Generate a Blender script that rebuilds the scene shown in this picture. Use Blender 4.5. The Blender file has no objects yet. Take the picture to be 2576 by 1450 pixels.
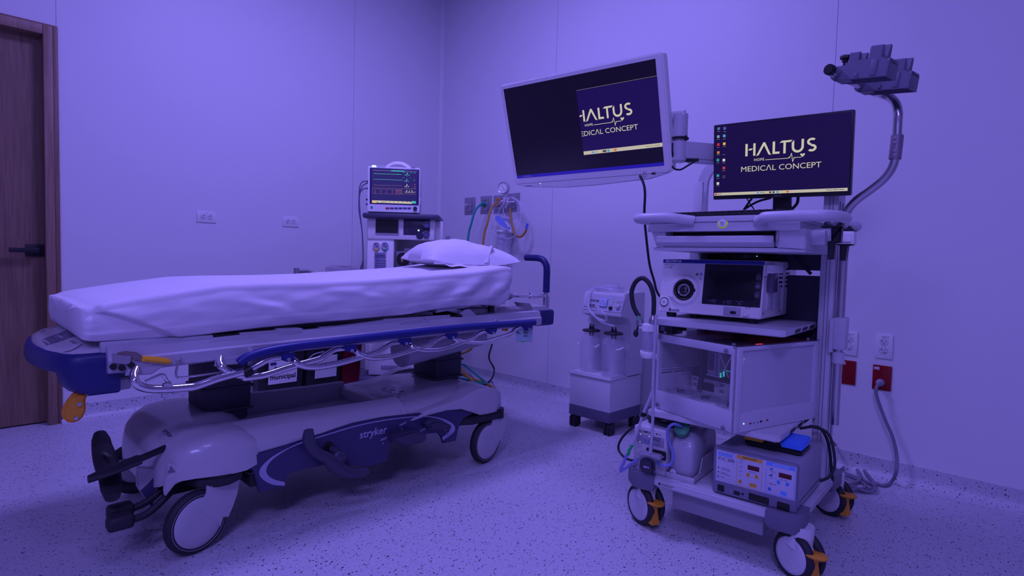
import bpy, bmesh, math, random
from mathutils import Matrix, Vector, noise
random.seed(7)
PI = math.pi
scn = bpy.context.scene
COL = scn.collection
sin, cos, rad = math.sin, math.cos, math.radians

# ------------------------------------------------------------------ camera (real pose of the photographer)
CAM_H, FPX = 0.97, 1458.4
_a, _b, _c = 0.783237, 0.0505448, -0.025799
_F = Vector((cos(_a)*cos(_b), sin(_a)*cos(_b), -sin(_b)))
_r0 = Vector((sin(_a), -cos(_a), 0)); _d0 = _F.cross(_r0)
_R = cos(_c)*_r0 + sin(_c)*_d0
_D = -sin(_c)*_r0 + cos(_c)*_d0
CAM = Vector((0, 0, CAM_H))
def ray(px, py): return _R*(px-1288.) + _D*(py-725.) + _F*FPX
def onpl(p, axis, v, M=None):
    """where the sight line of photo point p meets the plane axis = v of frame M (result in frame M)"""
    r = ray(*p); c = CAM.copy()
    if M is not None:
        Mi = M.inverted(); r = Mi.to_3x3() @ r; c = Mi @ c
    k = 'xyz'.index(axis)
    return c + r*((v-c[k])/r[k])
def WX(px, py, X): return onpl((px, py), 'x', X)
def WY(px, py, Y): return onpl((px, py), 'y', Y)
def WZ(px, py, Z=0.): return onpl((px, py), 'z', Z)

cd = bpy.data.cameras.new('camera'); co = bpy.data.objects.new('camera', cd); COL.objects.link(co)
cd.sensor_width = 36; cd.lens = FPX/2576*36; cd.clip_start = .02
mw = Matrix((_R, -_D, -_F)).transposed().to_4x4(); mw.translation = CAM
co.matrix_world = mw; scn.camera = co

# ------------------------------------------------------------------ materials
MATS = {}
def mat(name, col, rough=.45, metal=0., var=.04, scale=40., bump=0., emit=None, estr=1., alpha=1., trans=0., coat=0., ior=1.45, spec=.5):
    if name in MATS: return MATS[name]
    m = bpy.data.materials.new(name); m.use_nodes = True
    nt = m.node_tree; b = nt.nodes['Principled BSDF']; L = nt.links.new
    b.inputs['Roughness'].default_value = rough; b.inputs['Metallic'].default_value = metal
    b.inputs['Alpha'].default_value = alpha; b.inputs['Transmission Weight'].default_value = trans
    b.inputs['Coat Weight'].default_value = coat; b.inputs['IOR'].default_value = ior
    b.inputs['Specular IOR Level'].default_value = spec
    tc = nt.nodes.new('ShaderNodeTexCoord'); nz = nt.nodes.new('ShaderNodeTexNoise')
    nz.inputs['Scale'].default_value = scale; nz.inputs['Detail'].default_value = 3
    L(tc.outputs['Object'], nz.inputs['Vector'])
    mx = nt.nodes.new('ShaderNodeMix'); mx.data_type = 'RGBA'
    c = tuple(col)
    mx.inputs[6].default_value = tuple(max(0, x*(1-var)) for x in c)+(1,)
    mx.inputs[7].default_value = tuple(min(1, x*(1+var)) for x in c)+(1,)
    L(nz.outputs['Fac'], mx.inputs[0]); L(mx.outputs[2], b.inputs['Base Color'])
    if bump:
        bp = nt.nodes.new('ShaderNodeBump'); bp.inputs['Strength'].default_value = bump; bp.inputs['Distance'].default_value = .002
        L(nz.outputs['Fac'], bp.inputs['Height']); L(bp.outputs['Normal'], b.inputs['Normal'])
    if emit:
        b.inputs['Emission Color'].default_value = tuple(emit)+(1,); b.inputs['Emission Strength'].default_value = estr
    MATS[name] = m; return m

def s(r, g, b):     # sRGB 0-255 -> linear
    f = lambda v: (v/255/12.92 if v <= 10 else ((v/255+.055)/1.055)**2.4)
    return (f(r), f(g), f(b))

# ------------------------------------------------------------------ mesh builder
class MB:
    def __init__(self, M=None): self.bm = bmesh.new(); self.M = M or Matrix()
    def _merge(self, b2, M=None):
        T = self.M @ M if M is not None else self.M
        bmesh.ops.transform(b2, matrix=T, verts=b2.verts)
        me = bpy.data.meshes.new('t'); b2.to_mesh(me); b2.free(); self.bm.from_mesh(me); bpy.data.meshes.remove(me)
        return self
    def box(self, x0, x1, y0, y1, z0, z1, b=0., seg=2, M=None):
        b2 = bmesh.new(); bmesh.ops.create_cube(b2, size=1)
        for v in b2.verts: v.co = Vector((x0+(v.co.x+.5)*(x1-x0), y0+(v.co.y+.5)*(y1-y0), z0+(v.co.z+.5)*(z1-z0)))
        if b: bmesh.ops.bevel(b2, geom=b2.edges[:], offset=min(b, .49*min(abs(x1-x0), abs(y1-y0), abs(z1-z0))), segments=seg, profile=.5, affect='EDGES')
        return self._merge(b2, M)
    def cyl(self, p0, p1, r, r2=None, seg=24, M=None, b=0.):
        p0, p1 = Vector(p0), Vector(p1); d = p1-p0
        b2 = bmesh.new(); bmesh.ops.create_cone(b2, cap_ends=True, segments=seg, radius1=r, radius2=r if r2 is None else r2, depth=d.length)
        if b: bmesh.ops.bevel(b2, geom=[e for e in b2.edges if any(len(f.verts) > 4 for f in e.link_faces)], offset=b, segments=2, affect='EDGES')
        bmesh.ops.transform(b2, matrix=Matrix.Translation((p0+p1)/2) @ d.to_track_quat('Z', 'Y').to_matrix().to_4x4(), verts=b2.verts)
        return self._merge(b2, M)
    def sph(self, c, r, sc=(1, 1, 1), seg=16, M=None):
        b2 = bmesh.new(); bmesh.ops.create_uvsphere(b2, u_segments=seg, v_segments=seg//2+2, radius=r)
        bmesh.ops.transform(b2, matrix=Matrix.Translation(c) @ Matrix.Diagonal(Vector(tuple(sc)+(1,))), verts=b2.verts)
        return self._merge(b2, M)
    def tube(self, pts, r, seg=10, sub=6, M=None, closed=False, flat=1.):
        pts = [Vector(p) for p in pts]
        if sub > 1 and len(pts) > 2: pts = catmull(pts, sub, closed)
        rr = r if callable(r) else (lambda t: r)
        b2 = bmesh.new(); n = len(pts); rings = []; up = None
        for i, p in enumerate(pts):
            a = pts[i-1] if i else (pts[-1] if closed else p); c = pts[(i+1) % n] if (i < n-1 or closed) else p
            t = (c-a).normalized()
            if up is None: up = t.orthogonal().normalized()
            up = (up - t*up.dot(t)); up = up.normalized() if up.length > 1e-6 else t.orthogonal().normalized()
            w = t.cross(up); R_ = rr(i/max(1, n-1))
            rings.append([b2.verts.new(p + up*(R_*cos(2*PI*k/seg)) + w*(R_*flat*sin(2*PI*k/seg))) for k in range(seg)])
        m = n if closed else n-1
        for i in range(m):
            A, B = rings[i], rings[(i+1) % n]
            for k in range(seg): b2.faces.new((A[k], A[(k+1) % seg], B[(k+1) % seg], B[k]))
        if not closed: b2.faces.new(rings[0][::-1]); b2.faces.new(rings[-1])
        bmesh.ops.recalc_face_normals(b2, faces=b2.faces)
        return self._merge(b2, M)
    def lathe(self, prof, M=None, seg=32, a0=0., a1=2*PI):
        b2 = bmesh.new(); full = abs(a1-a0-2*PI) < 1e-6; n = seg if full else seg+1
        rows = [[b2.verts.new((r*cos(a0+(a1-a0)*k/seg), r*sin(a0+(a1-a0)*k/seg), h)) for k in range(n)] for r, h in prof]
        for i in range(len(rows)-1):
            for k in range(seg):
                k2 = (k+1) % n
                try: b2.faces.new((rows[i][k], rows[i][k2], rows[i+1][k2], rows[i+1][k]))
                except ValueError: pass
        bmesh.ops.remove_doubles(b2, verts=b2.verts, dist=1e-6)
        bmesh.ops.recalc_face_normals(b2, faces=b2.faces)
        return self._merge(b2, M)
    def prism(self, poly, pl='xz', d0=0., d1=.01, b=0., M=None, seg=2):
        """polygon in plane pl extruded along the third axis from d0 to d1"""
        ax = {'xz': lambda p, d: (p[0], d, p[1]), 'xy': lambda p, d: (p[0], p[1], d), 'yz': lambda p, d: (d, p[0], p[1])}[pl]
        b2 = bmesh.new()
        A = [b2.verts.new(ax(p, d0)) for p in poly]; B = [b2.verts.new(ax(p, d1)) for p in poly]
        b2.faces.new(A); b2.faces.new(B[::-1])
        for i in range(len(poly)):
            j = (i+1) % len(poly); b2.faces.new((A[i], B[i], B[j], A[j]))
        bmesh.ops.recalc_face_normals(b2, faces=b2.faces)
        if b:
            ed = [e for e in b2.edges if any(len(f.verts) == len(poly) for f in e.link_faces)] if len(poly) != 4 else b2.edges[:]
            bmesh.ops.bevel(b2, geom=ed, offset=b, segments=seg, affect='EDGES')
        return self._merge(b2, M)
    def grid(self, rows, M=None, closed_v=False, flip=False):
        b2 = bmesh.new(); V = [[b2.verts.new(p) for p in r] for r in rows]
        for i in range(len(V)-1):
            n = len(V[i]); m = n if closed_v else n-1
            for k in range(m):
                f = (V[i][k], V[i][(k+1) % n], V[i+1][(k+1) % n], V[i+1][k])
                b2.faces.new(f[::-1] if flip else f)
        return self._merge(b2, M)
    def loft(self, rows, M=None):
        b2 = bmesh.new(); V = [[b2.verts.new(p) for p in r] for r in rows]
        for i in range(len(V)-1):
            n = len(V[i])
            for k in range(n): b2.faces.new((V[i][k], V[i][(k+1) % n], V[i+1][(k+1) % n], V[i+1][k]))
        b2.faces.new(V[0][::-1]); b2.faces.new(V[-1])
        bmesh.ops.recalc_face_normals(b2, faces=b2.faces)
        return self._merge(b2, M)
    def poly(self, pts, M=None):
        b2 = bmesh.new(); f = b2.faces.new([b2.verts.new(p) for p in pts]); return self._merge(b2, M)
    def ring(self, c, r0, r1, y=0., seg=28, a0=0, a1=2*PI, M=None):
        """flat ring in the xz plane facing -y"""
        rows = [[(c[0]+r*cos(a0+(a1-a0)*k/seg), y, c[1]+r*sin(a0+(a1-a0)*k/seg)) for k in range(seg+1)] for r in (r0, r1)]
        return self.grid(rows, M)
    def disc(self, c, r, y=0., seg=24, M=None, sz=1.):
        return self.poly([(c[0]+r*cos(2*PI*k/seg), y, c[1]+sz*r*sin(2*PI*k/seg)) for k in range(seg)], M)
    def rect(self, x0, x1, z0, z1, y=0., M=None): return self.poly([(x0, y, z0), (x1, y, z0), (x1, y, z1), (x0, y, z1)], M)
    def line(self, pts, w, y=0., M=None):
        """flat stroke of width w through xz points, facing -y"""
        for (x0, z0), (x1, z1) in zip(pts, pts[1:]):
            d = Vector((x1-x0, z1-z0)); 
            if d.length < 1e-7: continue
            n = Vector((-d.y, d.x)).normalized()*w/2; e = d.normalized()*w*.3
            self.poly([(x0-e.x-n.x, y, z0-e.y-n.y), (x1+e.x-n.x, y, z1+e.y-n.y), (x1+e.x+n.x, y, z1+e.y+n.y), (x0-e.x+n.x, y, z0-e.y+n.y)], M)
        return self
    def text(self, body, x, z, h, y=0., align='LEFT', M=None, sx=1., bold=0., shear=0., track=1.):
        """lettering laid in the xz plane facing -y, cap height h"""
        key = (body, bold, shear, track)
        if key not in TXT:
            cu = bpy.data.curves.new('t', 'FONT'); cu.body = body; cu.size = 1; cu.offset = bold; cu.shear = shear; cu.space_character = track
            cu.resolution_u = 3
            ob = bpy.data.objects.new('t', cu); COL.objects.link(ob)
            bpy.context.view_layer.update()
            me = bpy.data.meshes.new_from_object(ob.evaluated_get(bpy.context.evaluated_depsgraph_get()))
            TXT[key] = ([v.co.copy() for v in me.vertices], [tuple(p.vertices) for p in me.polygons])
            bpy.data.objects.remove(ob); bpy.data.curves.remove(cu); bpy.data.meshes.remove(me)
        vs, fs = TXT[key]
        if not vs: return self
        k = h/.73; w = max(v.x for v in vs)
        ox = {'LEFT': 0, 'CENTER': -w/2, 'RIGHT': -w}[align]
        b2 = bmesh.new(); V = [b2.verts.new((x+(v.x+ox)*k*sx, y, z+v.y*k)) for v in vs]
        for f in fs:
            try: b2.faces.new([V[i] for i in f])
            except ValueError: pass
        return self._merge(b2, M)
    def clip(self, co, no):
        bmesh.ops.bisect_plane(self.bm, geom=self.bm.verts[:]+self.bm.edges[:]+self.bm.faces[:], plane_co=self.M @ Vector(co), plane_no=self.M.to_3x3() @ Vector(no), clear_outer=True)
        return self
    def build(self, name, m, parent=None, label=None, ang=38, sub=0):
        me = bpy.data.meshes.new(name); self.bm.to_mesh(me); self.bm.free()
        me.materials.append(m if not isinstance(m, str) else MATS[m])
        me.shade_smooth(); me.set_sharp_from_angle(angle=rad(ang))
        o = bpy.data.objects.new(name, me); COL.objects.link(o)
        if parent is not None: o.parent = parent
        if label: o['label'] = label
        if sub:
            md = o.modifiers.new('smooth', 'SUBSURF'); md.levels = md.render_levels = sub
        return o
TXT = {}
def catmull(P, n, closed=False):
    out = []; N = len(P); segs = N if closed else N-1
    for i in range(segs):
        p1, p2 = P[i], P[(i+1) % N]
        p0 = P[i-1] if (i or closed) else p1*2-p2
        p3 = P[(i+2) % N] if (i+2 < N or closed) else p2*2-p1
        for k in range(n):
            t = k/n; t2, t3 = t*t, t*t*t
            out.append(.5*((2*p1)+(p2-p0)*t+(2*p0-5*p1+4*p2-p3)*t2+(3*p1-p0-3*p2+p3)*t3))
    if not closed: out.append(P[-1])
    return out
def interp(x, tab):
    if x <= tab[0][0]: return tab[0][1]
    for (a, u), (b, v) in zip(tab, tab[1:]):
        if x <= b:
            t = (x-a)/(b-a); return u+(v-u)*t
    return tab[-1][1]
def smoothstep(a, b, x):
    t = max(0, min(1, (x-a)/(b-a))); return t*t*(3-2*t)
def tag(o, label=None, cat=None, group=None, kind=None):
    if label: o['label'] = label
    if cat: o['category'] = cat
    if group: o['group'] = group
    if kind: o['kind'] = kind
    return o
def thing(name, label, cat, loc=(0, 0, 0), yaw=0., group=None, M=None):
    o = bpy.data.objects.new(name, None); COL.objects.link(o); o.empty_display_size = .05
    o.matrix_world = M if M is not None else Matrix.Translation(loc) @ Matrix.Rotation(rad(yaw), 4, 'Z')
    return tag(o, label, cat, group)
def TM(o): return o.matrix_world.copy()
def frame(loc, yaw, pitch=0., roll=0.):
    return Matrix.Translation(loc) @ Matrix.Rotation(rad(yaw), 4, 'Z') @ Matrix.Rotation(rad(pitch), 4, 'X') @ Matrix.Rotation(rad(roll), 4, 'Y')
def struct(o): o['kind'] = 'structure'; return o
def dup(root, M=None, label=None, group=None):
    r = root.copy(); COL.objects.link(r)
    if M is not None: r.matrix_world = M
    if label: r['label'] = label
    if group: r['group'] = group
    for ch in list(root.children):
        c = ch.copy(); COL.objects.link(c); c.parent = r
        for g in list(ch.children):
            d = g.copy(); COL.objects.link(d); d.parent = c
    return r

# ------------------------------------------------------------------ palette
WHITE = mat('white_plastic', (.86, .85, .88), .38)
WHITE2 = mat('off_white_metal', (.66, .66, .73), .42)
GREYP = mat('light_grey_plastic', (.42, .42, .50), .42)
MIDG = mat('mid_grey_plastic', (.20, .20, .26), .45)
DARKG = mat('charcoal_plastic', (.045, .042, .07), .5)
BLACK = mat('black_plastic', (.012, .011, .016), .45)
RUBBER = mat('black_rubber', (.02, .018, .03), .6, bump=.1)
BLUE = mat('blue_plastic', (.014, .018, .14), .42)
BLUED = mat('blue_band', (.014, .020, .19), .4)
SKIRT = mat('dark_blue_skirt', (.040, .038, .115), .36)
CHROME = mat('chrome', (.78, .76, .80), .10, 1., var=.02)
STEEL = mat('brushed_steel', (.55, .53, .58), .28, 1., var=.06)
YEL = mat('yellow_plastic', (.90, .48, .03), .5)
ORNG = mat('orange_plastic', (.66, .27, .02), .5)
GREEN = mat('green_plastic', (.02, .30, .14), .5)
TEAL = mat('teal_rubber', (.01, .33, .30), .5)
YHOSE = mat('ochre_rubber', (.46, .26, .06), .5)
RED = mat('red_plastic', (.42, .012, .02), .4)
INK = mat('black_ink', (.01, .01, .015), .6)
INKW = mat('white_ink', (.75, .75, .8), .5)
INKB = mat('blue_ink', (.10, .28, .85), .5)
CLOTH = mat('white_cotton', (.74, .72, .80), .85, scale=350, bump=.12, var=.03)
GLASS = mat('clear_glass', (.9, .92, .95), .03, trans=1., ior=1.25, var=0.)
PVC = mat('clear_tubing', (.72, .72, .85), .2, alpha=.38, var=.02)
SCREEN = mat('dark_screen', (.004, .004, .007), .12, emit=s(14, 8, 34), estr=.35)
# ------------------------------------------------------------------ room shell
XW, YW, ZC = 3.095, 3.985, 3.25
X0, Y0 = -3.2, -2.6
def vinyl(name):
    m = bpy.data.materials.new(name); m.use_nodes = True; nt = m.node_tree; b = nt.nodes['Principled BSDF']; L = nt.links.new
    b.inputs['Roughness'].default_value = .42
    tc = nt.nodes.new('ShaderNodeTexCoord')
    mp = nt.nodes.new('ShaderNodeMapping'); mp.inputs['Rotation'].default_value = (0, 0, .6); mp.inputs['Scale'].default_value = (1, 1.5, 1)
    L(tc.outputs['Object'], mp.inputs['Vector'])
    wn = nt.nodes.new('ShaderNodeTexNoise'); wn.inputs['Scale'].default_value = 90
    L(mp.outputs[0], wn.inputs['Vector'])
    wm = nt.nodes.new('ShaderNodeVectorMath'); wm.operation = 'MULTIPLY_ADD'; wm.inputs[1].default_value = (.012,)*3
    L(wn.outputs['Color'], wm.inputs[0]); L(mp.outputs[0], wm.inputs[2])
    def math_(op, a, bb):
        n = nt.nodes.new('ShaderNodeMath'); n.operation = op
        for i, v in enumerate((a, bb)):
            if isinstance(v, (int, float)): n.inputs[i].default_value = v
            else: L(v, n.inputs[i])
        return n.outputs[0]
    col = None
    prev = None
    base = nt.nodes.new('ShaderNodeMix'); base.data_type = 'RGBA'
    n2 = nt.nodes.new('ShaderNodeTexNoise'); n2.inputs['Scale'].default_value = 3.
    L(tc.outputs['Object'], n2.inputs['Vector']); L(n2.outputs['Fac'], base.inputs[0])
    base.inputs[6].default_value = (.50, .50, .585, 1); base.inputs[7].default_value = (.55, .55, .63, 1)
    prev = base.outputs[2]
    for sc, gate, rmax, c in ((82, .52, .36, (.03, .03, .045, 1)), (125, .58, .36, (.10, .09, .15, 1)), (110, .60, .38, (.32, .29, .38, 1))):
        vo = nt.nodes.new('ShaderNodeTexVoronoi'); vo.inputs['Scale'].default_value = sc
        L(wm.outputs[0], vo.inputs['Vector'])
        sp = nt.nodes.new('ShaderNodeSeparateColor'); L(vo.outputs['Color'], sp.inputs[0])
        on = math_('GREATER_THAN', sp.outputs[0], gate)
        rr = math_('MULTIPLY', sp.outputs[1], rmax)
        inn = math_('LESS_THAN', vo.outputs['Distance'], rr)
        mk = math_('MULTIPLY', on, inn)
        mx = nt.nodes.new('ShaderNodeMix'); mx.data_type = 'RGBA'
        L(mk, mx.inputs[0]); L(prev, mx.inputs[6]); mx.inputs[7].default_value = c
        prev = mx.outputs[2]
    L(prev, b.inputs['Base Color'])
    return m
VINYL = vinyl('speckled_vinyl')
WALLM = mat('painted_wall', (.70, .70, .755), .5, var=.015, scale=6, bump=.03)
WALLD = mat('low_bounce_wall', (.42, .42, .47), .6, var=.015, scale=6)  # grey of the unseen walls, darkened to cut bounced fill light
CEILM = mat('ceiling_paint', (.60, .60, .66), .7, var=.01)
SEAM = mat('seam_line', (.40, .40, .47), .6)
def wood(name, c1, c2):
    m = bpy.data.materials.new(name); m.use_nodes = True; nt = m.node_tree; b = nt.nodes['Principled BSDF']; L = nt.links.new
    b.inputs['Roughness'].default_value = .5
    tc = nt.nodes.new('ShaderNodeTexCoord'); mp = nt.nodes.new('ShaderNodeMapping')
    mp.inputs['Scale'].default_value = (1, 1, .045)
    L(tc.outputs['Object'], mp.inputs['Vector'])
    n1 = nt.nodes.new('ShaderNodeTexNoise'); n1.inputs['Scale'].default_value = 95; n1.inputs['Detail'].default_value = 6; n1.inputs['Roughness'].default_value = .65
    n2 = nt.nodes.new('ShaderNodeTexNoise'); n2.inputs['Scale'].default_value = 14; n2.inputs['Detail'].default_value = 3; n2.inputs['Distortion'].default_value = .6
    L(mp.outputs[0], n1.inputs['Vector']); L(mp.outputs[0], n2.inputs['Vector'])
    ad = nt.nodes.new('ShaderNodeMath'); ad.operation = 'MULTIPLY_ADD'; ad.inputs[1].default_value = .62
    L(n1.outputs['Fac'], ad.inputs[0])
    m2 = nt.nodes.new('ShaderNodeMath'); m2.operation = 'MULTIPLY'; m2.inputs[1].default_value = .38; L(n2.outputs['Fac'], m2.inputs[0]); L(m2.outputs[0], ad.inputs[2])
    cr = nt.nodes.new('ShaderNodeValToRGB'); cr.color_ramp.elements[0].position = .36; cr.color_ramp.elements[1].position = .62
    cr.color_ramp.elements[0].color = c1+(1,); cr.color_ramp.elements[1].color = c2+(1,)
    L(ad.outputs[0], cr.inputs[0]); L(cr.outputs[0], b.inputs['Base Color'])
    return m
OAK = wood('oak_veneer', (.13, .072, .050), (.24, .145, .105))
OAK2 = wood('oak_frame', (.19, .105, .075), (.33, .205, .155))

struct(MB().box(X0, XW, Y0, YW+.3, -.08, 0).build('floor', VINYL))
struct(MB().box(X0-.1, XW+.1, Y0-.1, YW+.3, ZC, ZC+.1).build('ceiling', CEILM))
struct(MB().box(XW, XW+.1, Y0-.1, YW+.3, -.08, ZC).build('wall_right', WALLM))
struct(MB().box(X0-.1, X0, Y0-.1, YW+.3, -.08, ZC).build('wall_side', WALLD))
struct(MB().box(X0, XW, Y0-.1, Y0, -.08, ZC).build('wall_back', WALLD))
# door opening in the left wall
DX1, DX0, DZ = WY(121, 630, YW)[0], WY(121, 630, YW)[0]-.92, WY(110, 84, YW)[2]
struct(MB().box(DX1, XW, YW, YW+.3, 0, ZC).box(X0, DX0, YW, YW+.3, 0, ZC).box(DX0, DX1, YW, YW+.3, DZ, ZC)
       .box(DX0, DX1, YW+.12, YW+.3, 0, DZ).build('wall_left', WALLM))
# thin joints between the wall panels
def seam(name, px0, px1, right):
    A = WX(*px0, XW) if right else WY(*px0, YW)
    m = MB()
    if right: m.box(XW-.0012, XW+.004, A.y-.0011, A.y+.0011, .09, ZC)
    else: m.box(A.x-.0011, A.x+.0011, YW-.0012, YW+.004, .09, ZC)
    struct(m.build(name, SEAM))
seam('trim_1', (886, 560), None, False); seam('trim_2', (1384, 700), None, True); seam('trim_3', (2102, 140), None, True)
seam('trim_4', (141, 40), None, False)
# concave corner bead where the two walls meet
cb = MB(); pr = [(XW, YW)]+[(XW-.035+.035*sin(t*PI/16), YW-.035+.035*cos(t*PI/16)) for t in range(9)][::-1]
cb.prism([(XW, YW), (XW, YW-.03)]+[(XW-.03+.03*cos(t*PI/16), YW-.03+.03*sin(t*PI/16)) for t in range(1, 8)]+[(XW-.03, YW)], 'xy', .09, ZC)
struct(cb.build('trim_5', WALLM))
# coved skirting of the same vinyl
def cove(n=8, h=.09, r=.05, t=.006):
    return [(0, h), (t, h), (t, r)]+[(t+r-r*cos(k*PI/2/n), r-r*sin(k*PI/2/n)) for k in range(1, n+1)]+[(0, 0)]
prof = cove()
E1 = WY(153, 1061, YW)[0]
c1 = MB(); c1.loft([[(x, YW-d, z) for d, z in prof] for x in (E1, XW)]); struct(c1.build('baseboard_left', VINYL))
c2 = MB(); c2.loft([[(XW-d, y, z) for d, z in prof] for y in (Y0, YW)]); struct(c2.build('baseboard_right', VINYL))

# ------------------------------------------------------------------ door
LEAFY = YW+.045
dl = struct(MB().box(DX0, DX1+.004, LEAFY, LEAFY+.045, .008, DZ+.004).build('door_1', OAK))
a = WY(145, 630, YW-.03)[0]; zt = WY(112, 62, YW-.03)[2]
fr = MB()
FRX = WY(140, 630, YW-.03)[0]; FRZ = WY(131, 66, YW-.03)[2]; CX = WY(153, 630, YW-.018)[0]; CZ = WY(142, 65.5, YW-.018)[2]
fr.box(DX1-.012, FRX, YW-.03, YW+.09, 0, FRZ, b=.003).box(DX0-.052, DX0+.012, YW-.03, YW+.09, 0, FRZ, b=.003).box(DX0+.0125, DX1-.0125, YW-.03, YW+.09, DZ-.012, FRZ, b=.003)
f1 = fr.build('door_frame', OAK2, dl)
cs = MB()
cs.box(FRX+.0003, CX, YW-.018, YW+.02, 0, CZ, b=.004).box(DX0-.1, DX0-.0525, YW-.018, YW+.02, 0, CZ, b=.004).box(DX0-.052, FRX, YW-.018, YW+.02, FRZ+.0003, CZ, b=.004)
cs.build('casing', OAK, dl)
hc = WY(88, 630, LEAFY)
hd = MB().box(hc.x-.038, hc.x+.038, LEAFY-.011, LEAFY+.002, hc.z-.033, hc.z+.033, b=.002)
hd.cyl((hc.x, LEAFY, hc.z), (hc.x, LEAFY-.05, hc.z), .011)
l = WY(22, 631, LEAFY-.05)
hd.box(l.x, hc.x+.012, LEAFY-.06, LEAFY-.042, hc.z-.012, hc.z+.012, b=.0015)
hd.build('door_handle', BLACK, dl, 'square black lever handle')

# ------------------------------------------------------------------ sockets
PLATE = mat('ivory_wall_plate', (.74, .74, .78), .35)
def slots(m, cx, cz, k, horiz=False, red=False):
    """20 amp socket holes on the plate front"""
    def R(x0, x1, z0, z1):
        P = [(x0, z0), (x1, z0), (x1, z1), (x0, z1)]
        if horiz: P = [(z, -x) for x, z in P]
        m.poly([(cx+p[0], -.0078, cz+p[1]) for p in (P if not horiz else P)])
    R(-.0075, -.0055, -.001, .008); R(-.0125, -.0075, .0025, .0045); R(.0055, .0075, -.001, .0065)
    P = (0, -.0075)
    if horiz: P = (P[1], -P[0])
    m.disc((cx+P[0], cz+P[1]), .0026, -.0078, 12)
    if k:
        P = (.0075, -.0085)
        if horiz: P = (P[1], -P[0])
        m.disc((cx+P[0], cz+P[1]), .0022, -.0078, 12)
def outlet(M, label, m, w=.07, h=.115, horiz=False, group=None, red=False, tagtxt=None, written=True, holes=True):
    t = thing('wall_outlet', label, 'outlet', M=M, group=group or ('red wall sockets' if red else 'white wall sockets'))
    W, H = (h, w) if horiz else (w, h)
    MB().box(-W/2, W/2, -.006, 0, -H/2, H/2, b=.0025).build('cover_plate', m, t)
    f = MB()
    for sgn in (1, -1):
        c = (-.0195*sgn*-1, 0) if horiz else (0, .0195*sgn)
        if red: continue
        f.prism([(c[0]+.0165*max(-.82 if not horiz else -1, min(.82 if not horiz else 1, 1.0*cos(2*PI*k/28)))*1.0, c[1]+.0165*sin(2*PI*k/28)*.86) for k in range(28)], 'xz', -.0072, -.004)
    if red: f.box(-.0165, .0165, -.0074, -.004, -.0335, .0335, b=.001)
    f.build('receptacle', m if red else mat('socket_face', (.68, .68, .74), .3), t)
    sl = MB()
    if horiz:
        slots(sl, .0195, 0, 0, True); slots(sl, -.0195, 0, 1, True)
    else:
        slots(sl, 0, .0195, 0)
        if holes: slots(sl, 0, -.0195, 1)
    sl.build('slots', INK, t)
    if not red:
        o = MB()
        for sgn in (1, -1):
            c = (.0195*sgn, 0) if horiz else (0, .0195*sgn)
            o.ring(c, .0163, .0172, -.0063)
        o.build('socket_outline', mat('thin_shadow_gap', (.16, .15, .2), .6), t)
    if tagtxt:
        if red:
            MB().rect(-W/2+.005, -W/2+.027, H/2-.021, H/2-.009, -.0066).build('label_sticker', INKW, t)
            MB().text(tagtxt, -W/2+.016, H/2-.018, .0055, -.0069, 'CENTER').build('label_lettering', INK, t)
        elif horiz: MB().text(tagtxt, -.001, .0225, .004, -.0064, 'CENTER').build('label_lettering', INK, t)
        else: MB().text(tagtxt, .003, H/2-.017, .0055, -.0064, 'CENTER').build('label_lettering', INK, t)
    return t
def onleft(px): p = WY(*px, YW); return frame((p.x, p.y, p.z), 0)
def onright(px): p = WX(*px, XW); return frame((p.x, p.y, p.z), -90)
outlet(onleft((519.3, 546.5)), 'white horizontal double socket on the wall nearer the wooden door', PLATE, horiz=True, tagtxt='TABN')
outlet(onleft((731, 558.5)), 'white horizontal double socket on the wall between the door-side socket and the monitor', PLATE, horiz=True)
outlet(onright((2137, 864)), 'white upright double socket just behind the tower cart pole, above a red one', PLATE, tagtxt='TABN CF', group=None)
outlet(onright((2224, 871.5)), 'white upright double socket above the red one with a plug in it', PLATE, tagtxt='TABN CF')
PR = mat('red_wall_plate', (.24, .003, .012), .32)
outlet(onright((2132, 937)), 'red double socket with empty holes and a white sticker, beside the cart pole', PR, red=True, w=.072, tagtxt='TABLE2')
ro = outlet(onright((2219, 951)), 'red double socket with a grey plug pushed into its bottom half', PR, red=True, w=.076, tagtxt='TABLE3', holes=False)
outlet(onright((1270, 767)), 'small white socket low on the wall behind the head of the bed', PLATE)
# ------------------------------------------------------------------ gas outlets on the right wall
GP = mat('brushed_outlet_plate', (.36, .34, .42), .35, .55)
GP2 = mat('outlet_insert', (.40, .37, .45), .3, .6)
def gas(px, w, label, kind):
    M = onright(px); t = thing('gas_outlet', label, 'gas outlet', M=M, group='gas outlets on the wall')
    MB().box(-w/2, w/2, -.006, 0, -.068, .068, b=.0015).build('cover_plate', GP, t)
    MB().box(-.03, .032, -.016, -.004, -.047, .05, b=.003).build('insert', GP2, t)
    if kind == 'plain':
        MB().cyl((-.004, -.014, .004), (-.004, -.03, .004), .016, .012).sph((-.006, -.036, .004), .012).cyl((-.02, -.03, .006), (-.04, -.034, .006), .005).build('valve', CHROME, t)
        MB().text('VACIO', 0, .031, .008, -.0166, 'CENTER').text('OXEQUIP', 0, -.028, .004, -.0166, 'CENTER').build('lettering', mat('engraved_ink', (.16, .1, .14), .6), t)
    else:
        mm = GREEN if kind == 'green' else ORNG
        MB().box(-.026, .024, -.021, -.014, .026, .042, b=.004).build('gas_badge', mm, t)
        MB().cyl((0, -.014, -.002), (0, -.034, -.002), .019, .016).cyl((0, -.034, -.002), (0, -.05, -.002), .009).build('coupler', mm, t)
        MB().text({'green': 'OXIGENO', 'orange': 'AIRE'}[kind], 0, .031, .006, -.0215, 'CENTER').build('lettering', INKW if kind == 'green' else INK, t)
    return t
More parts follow.
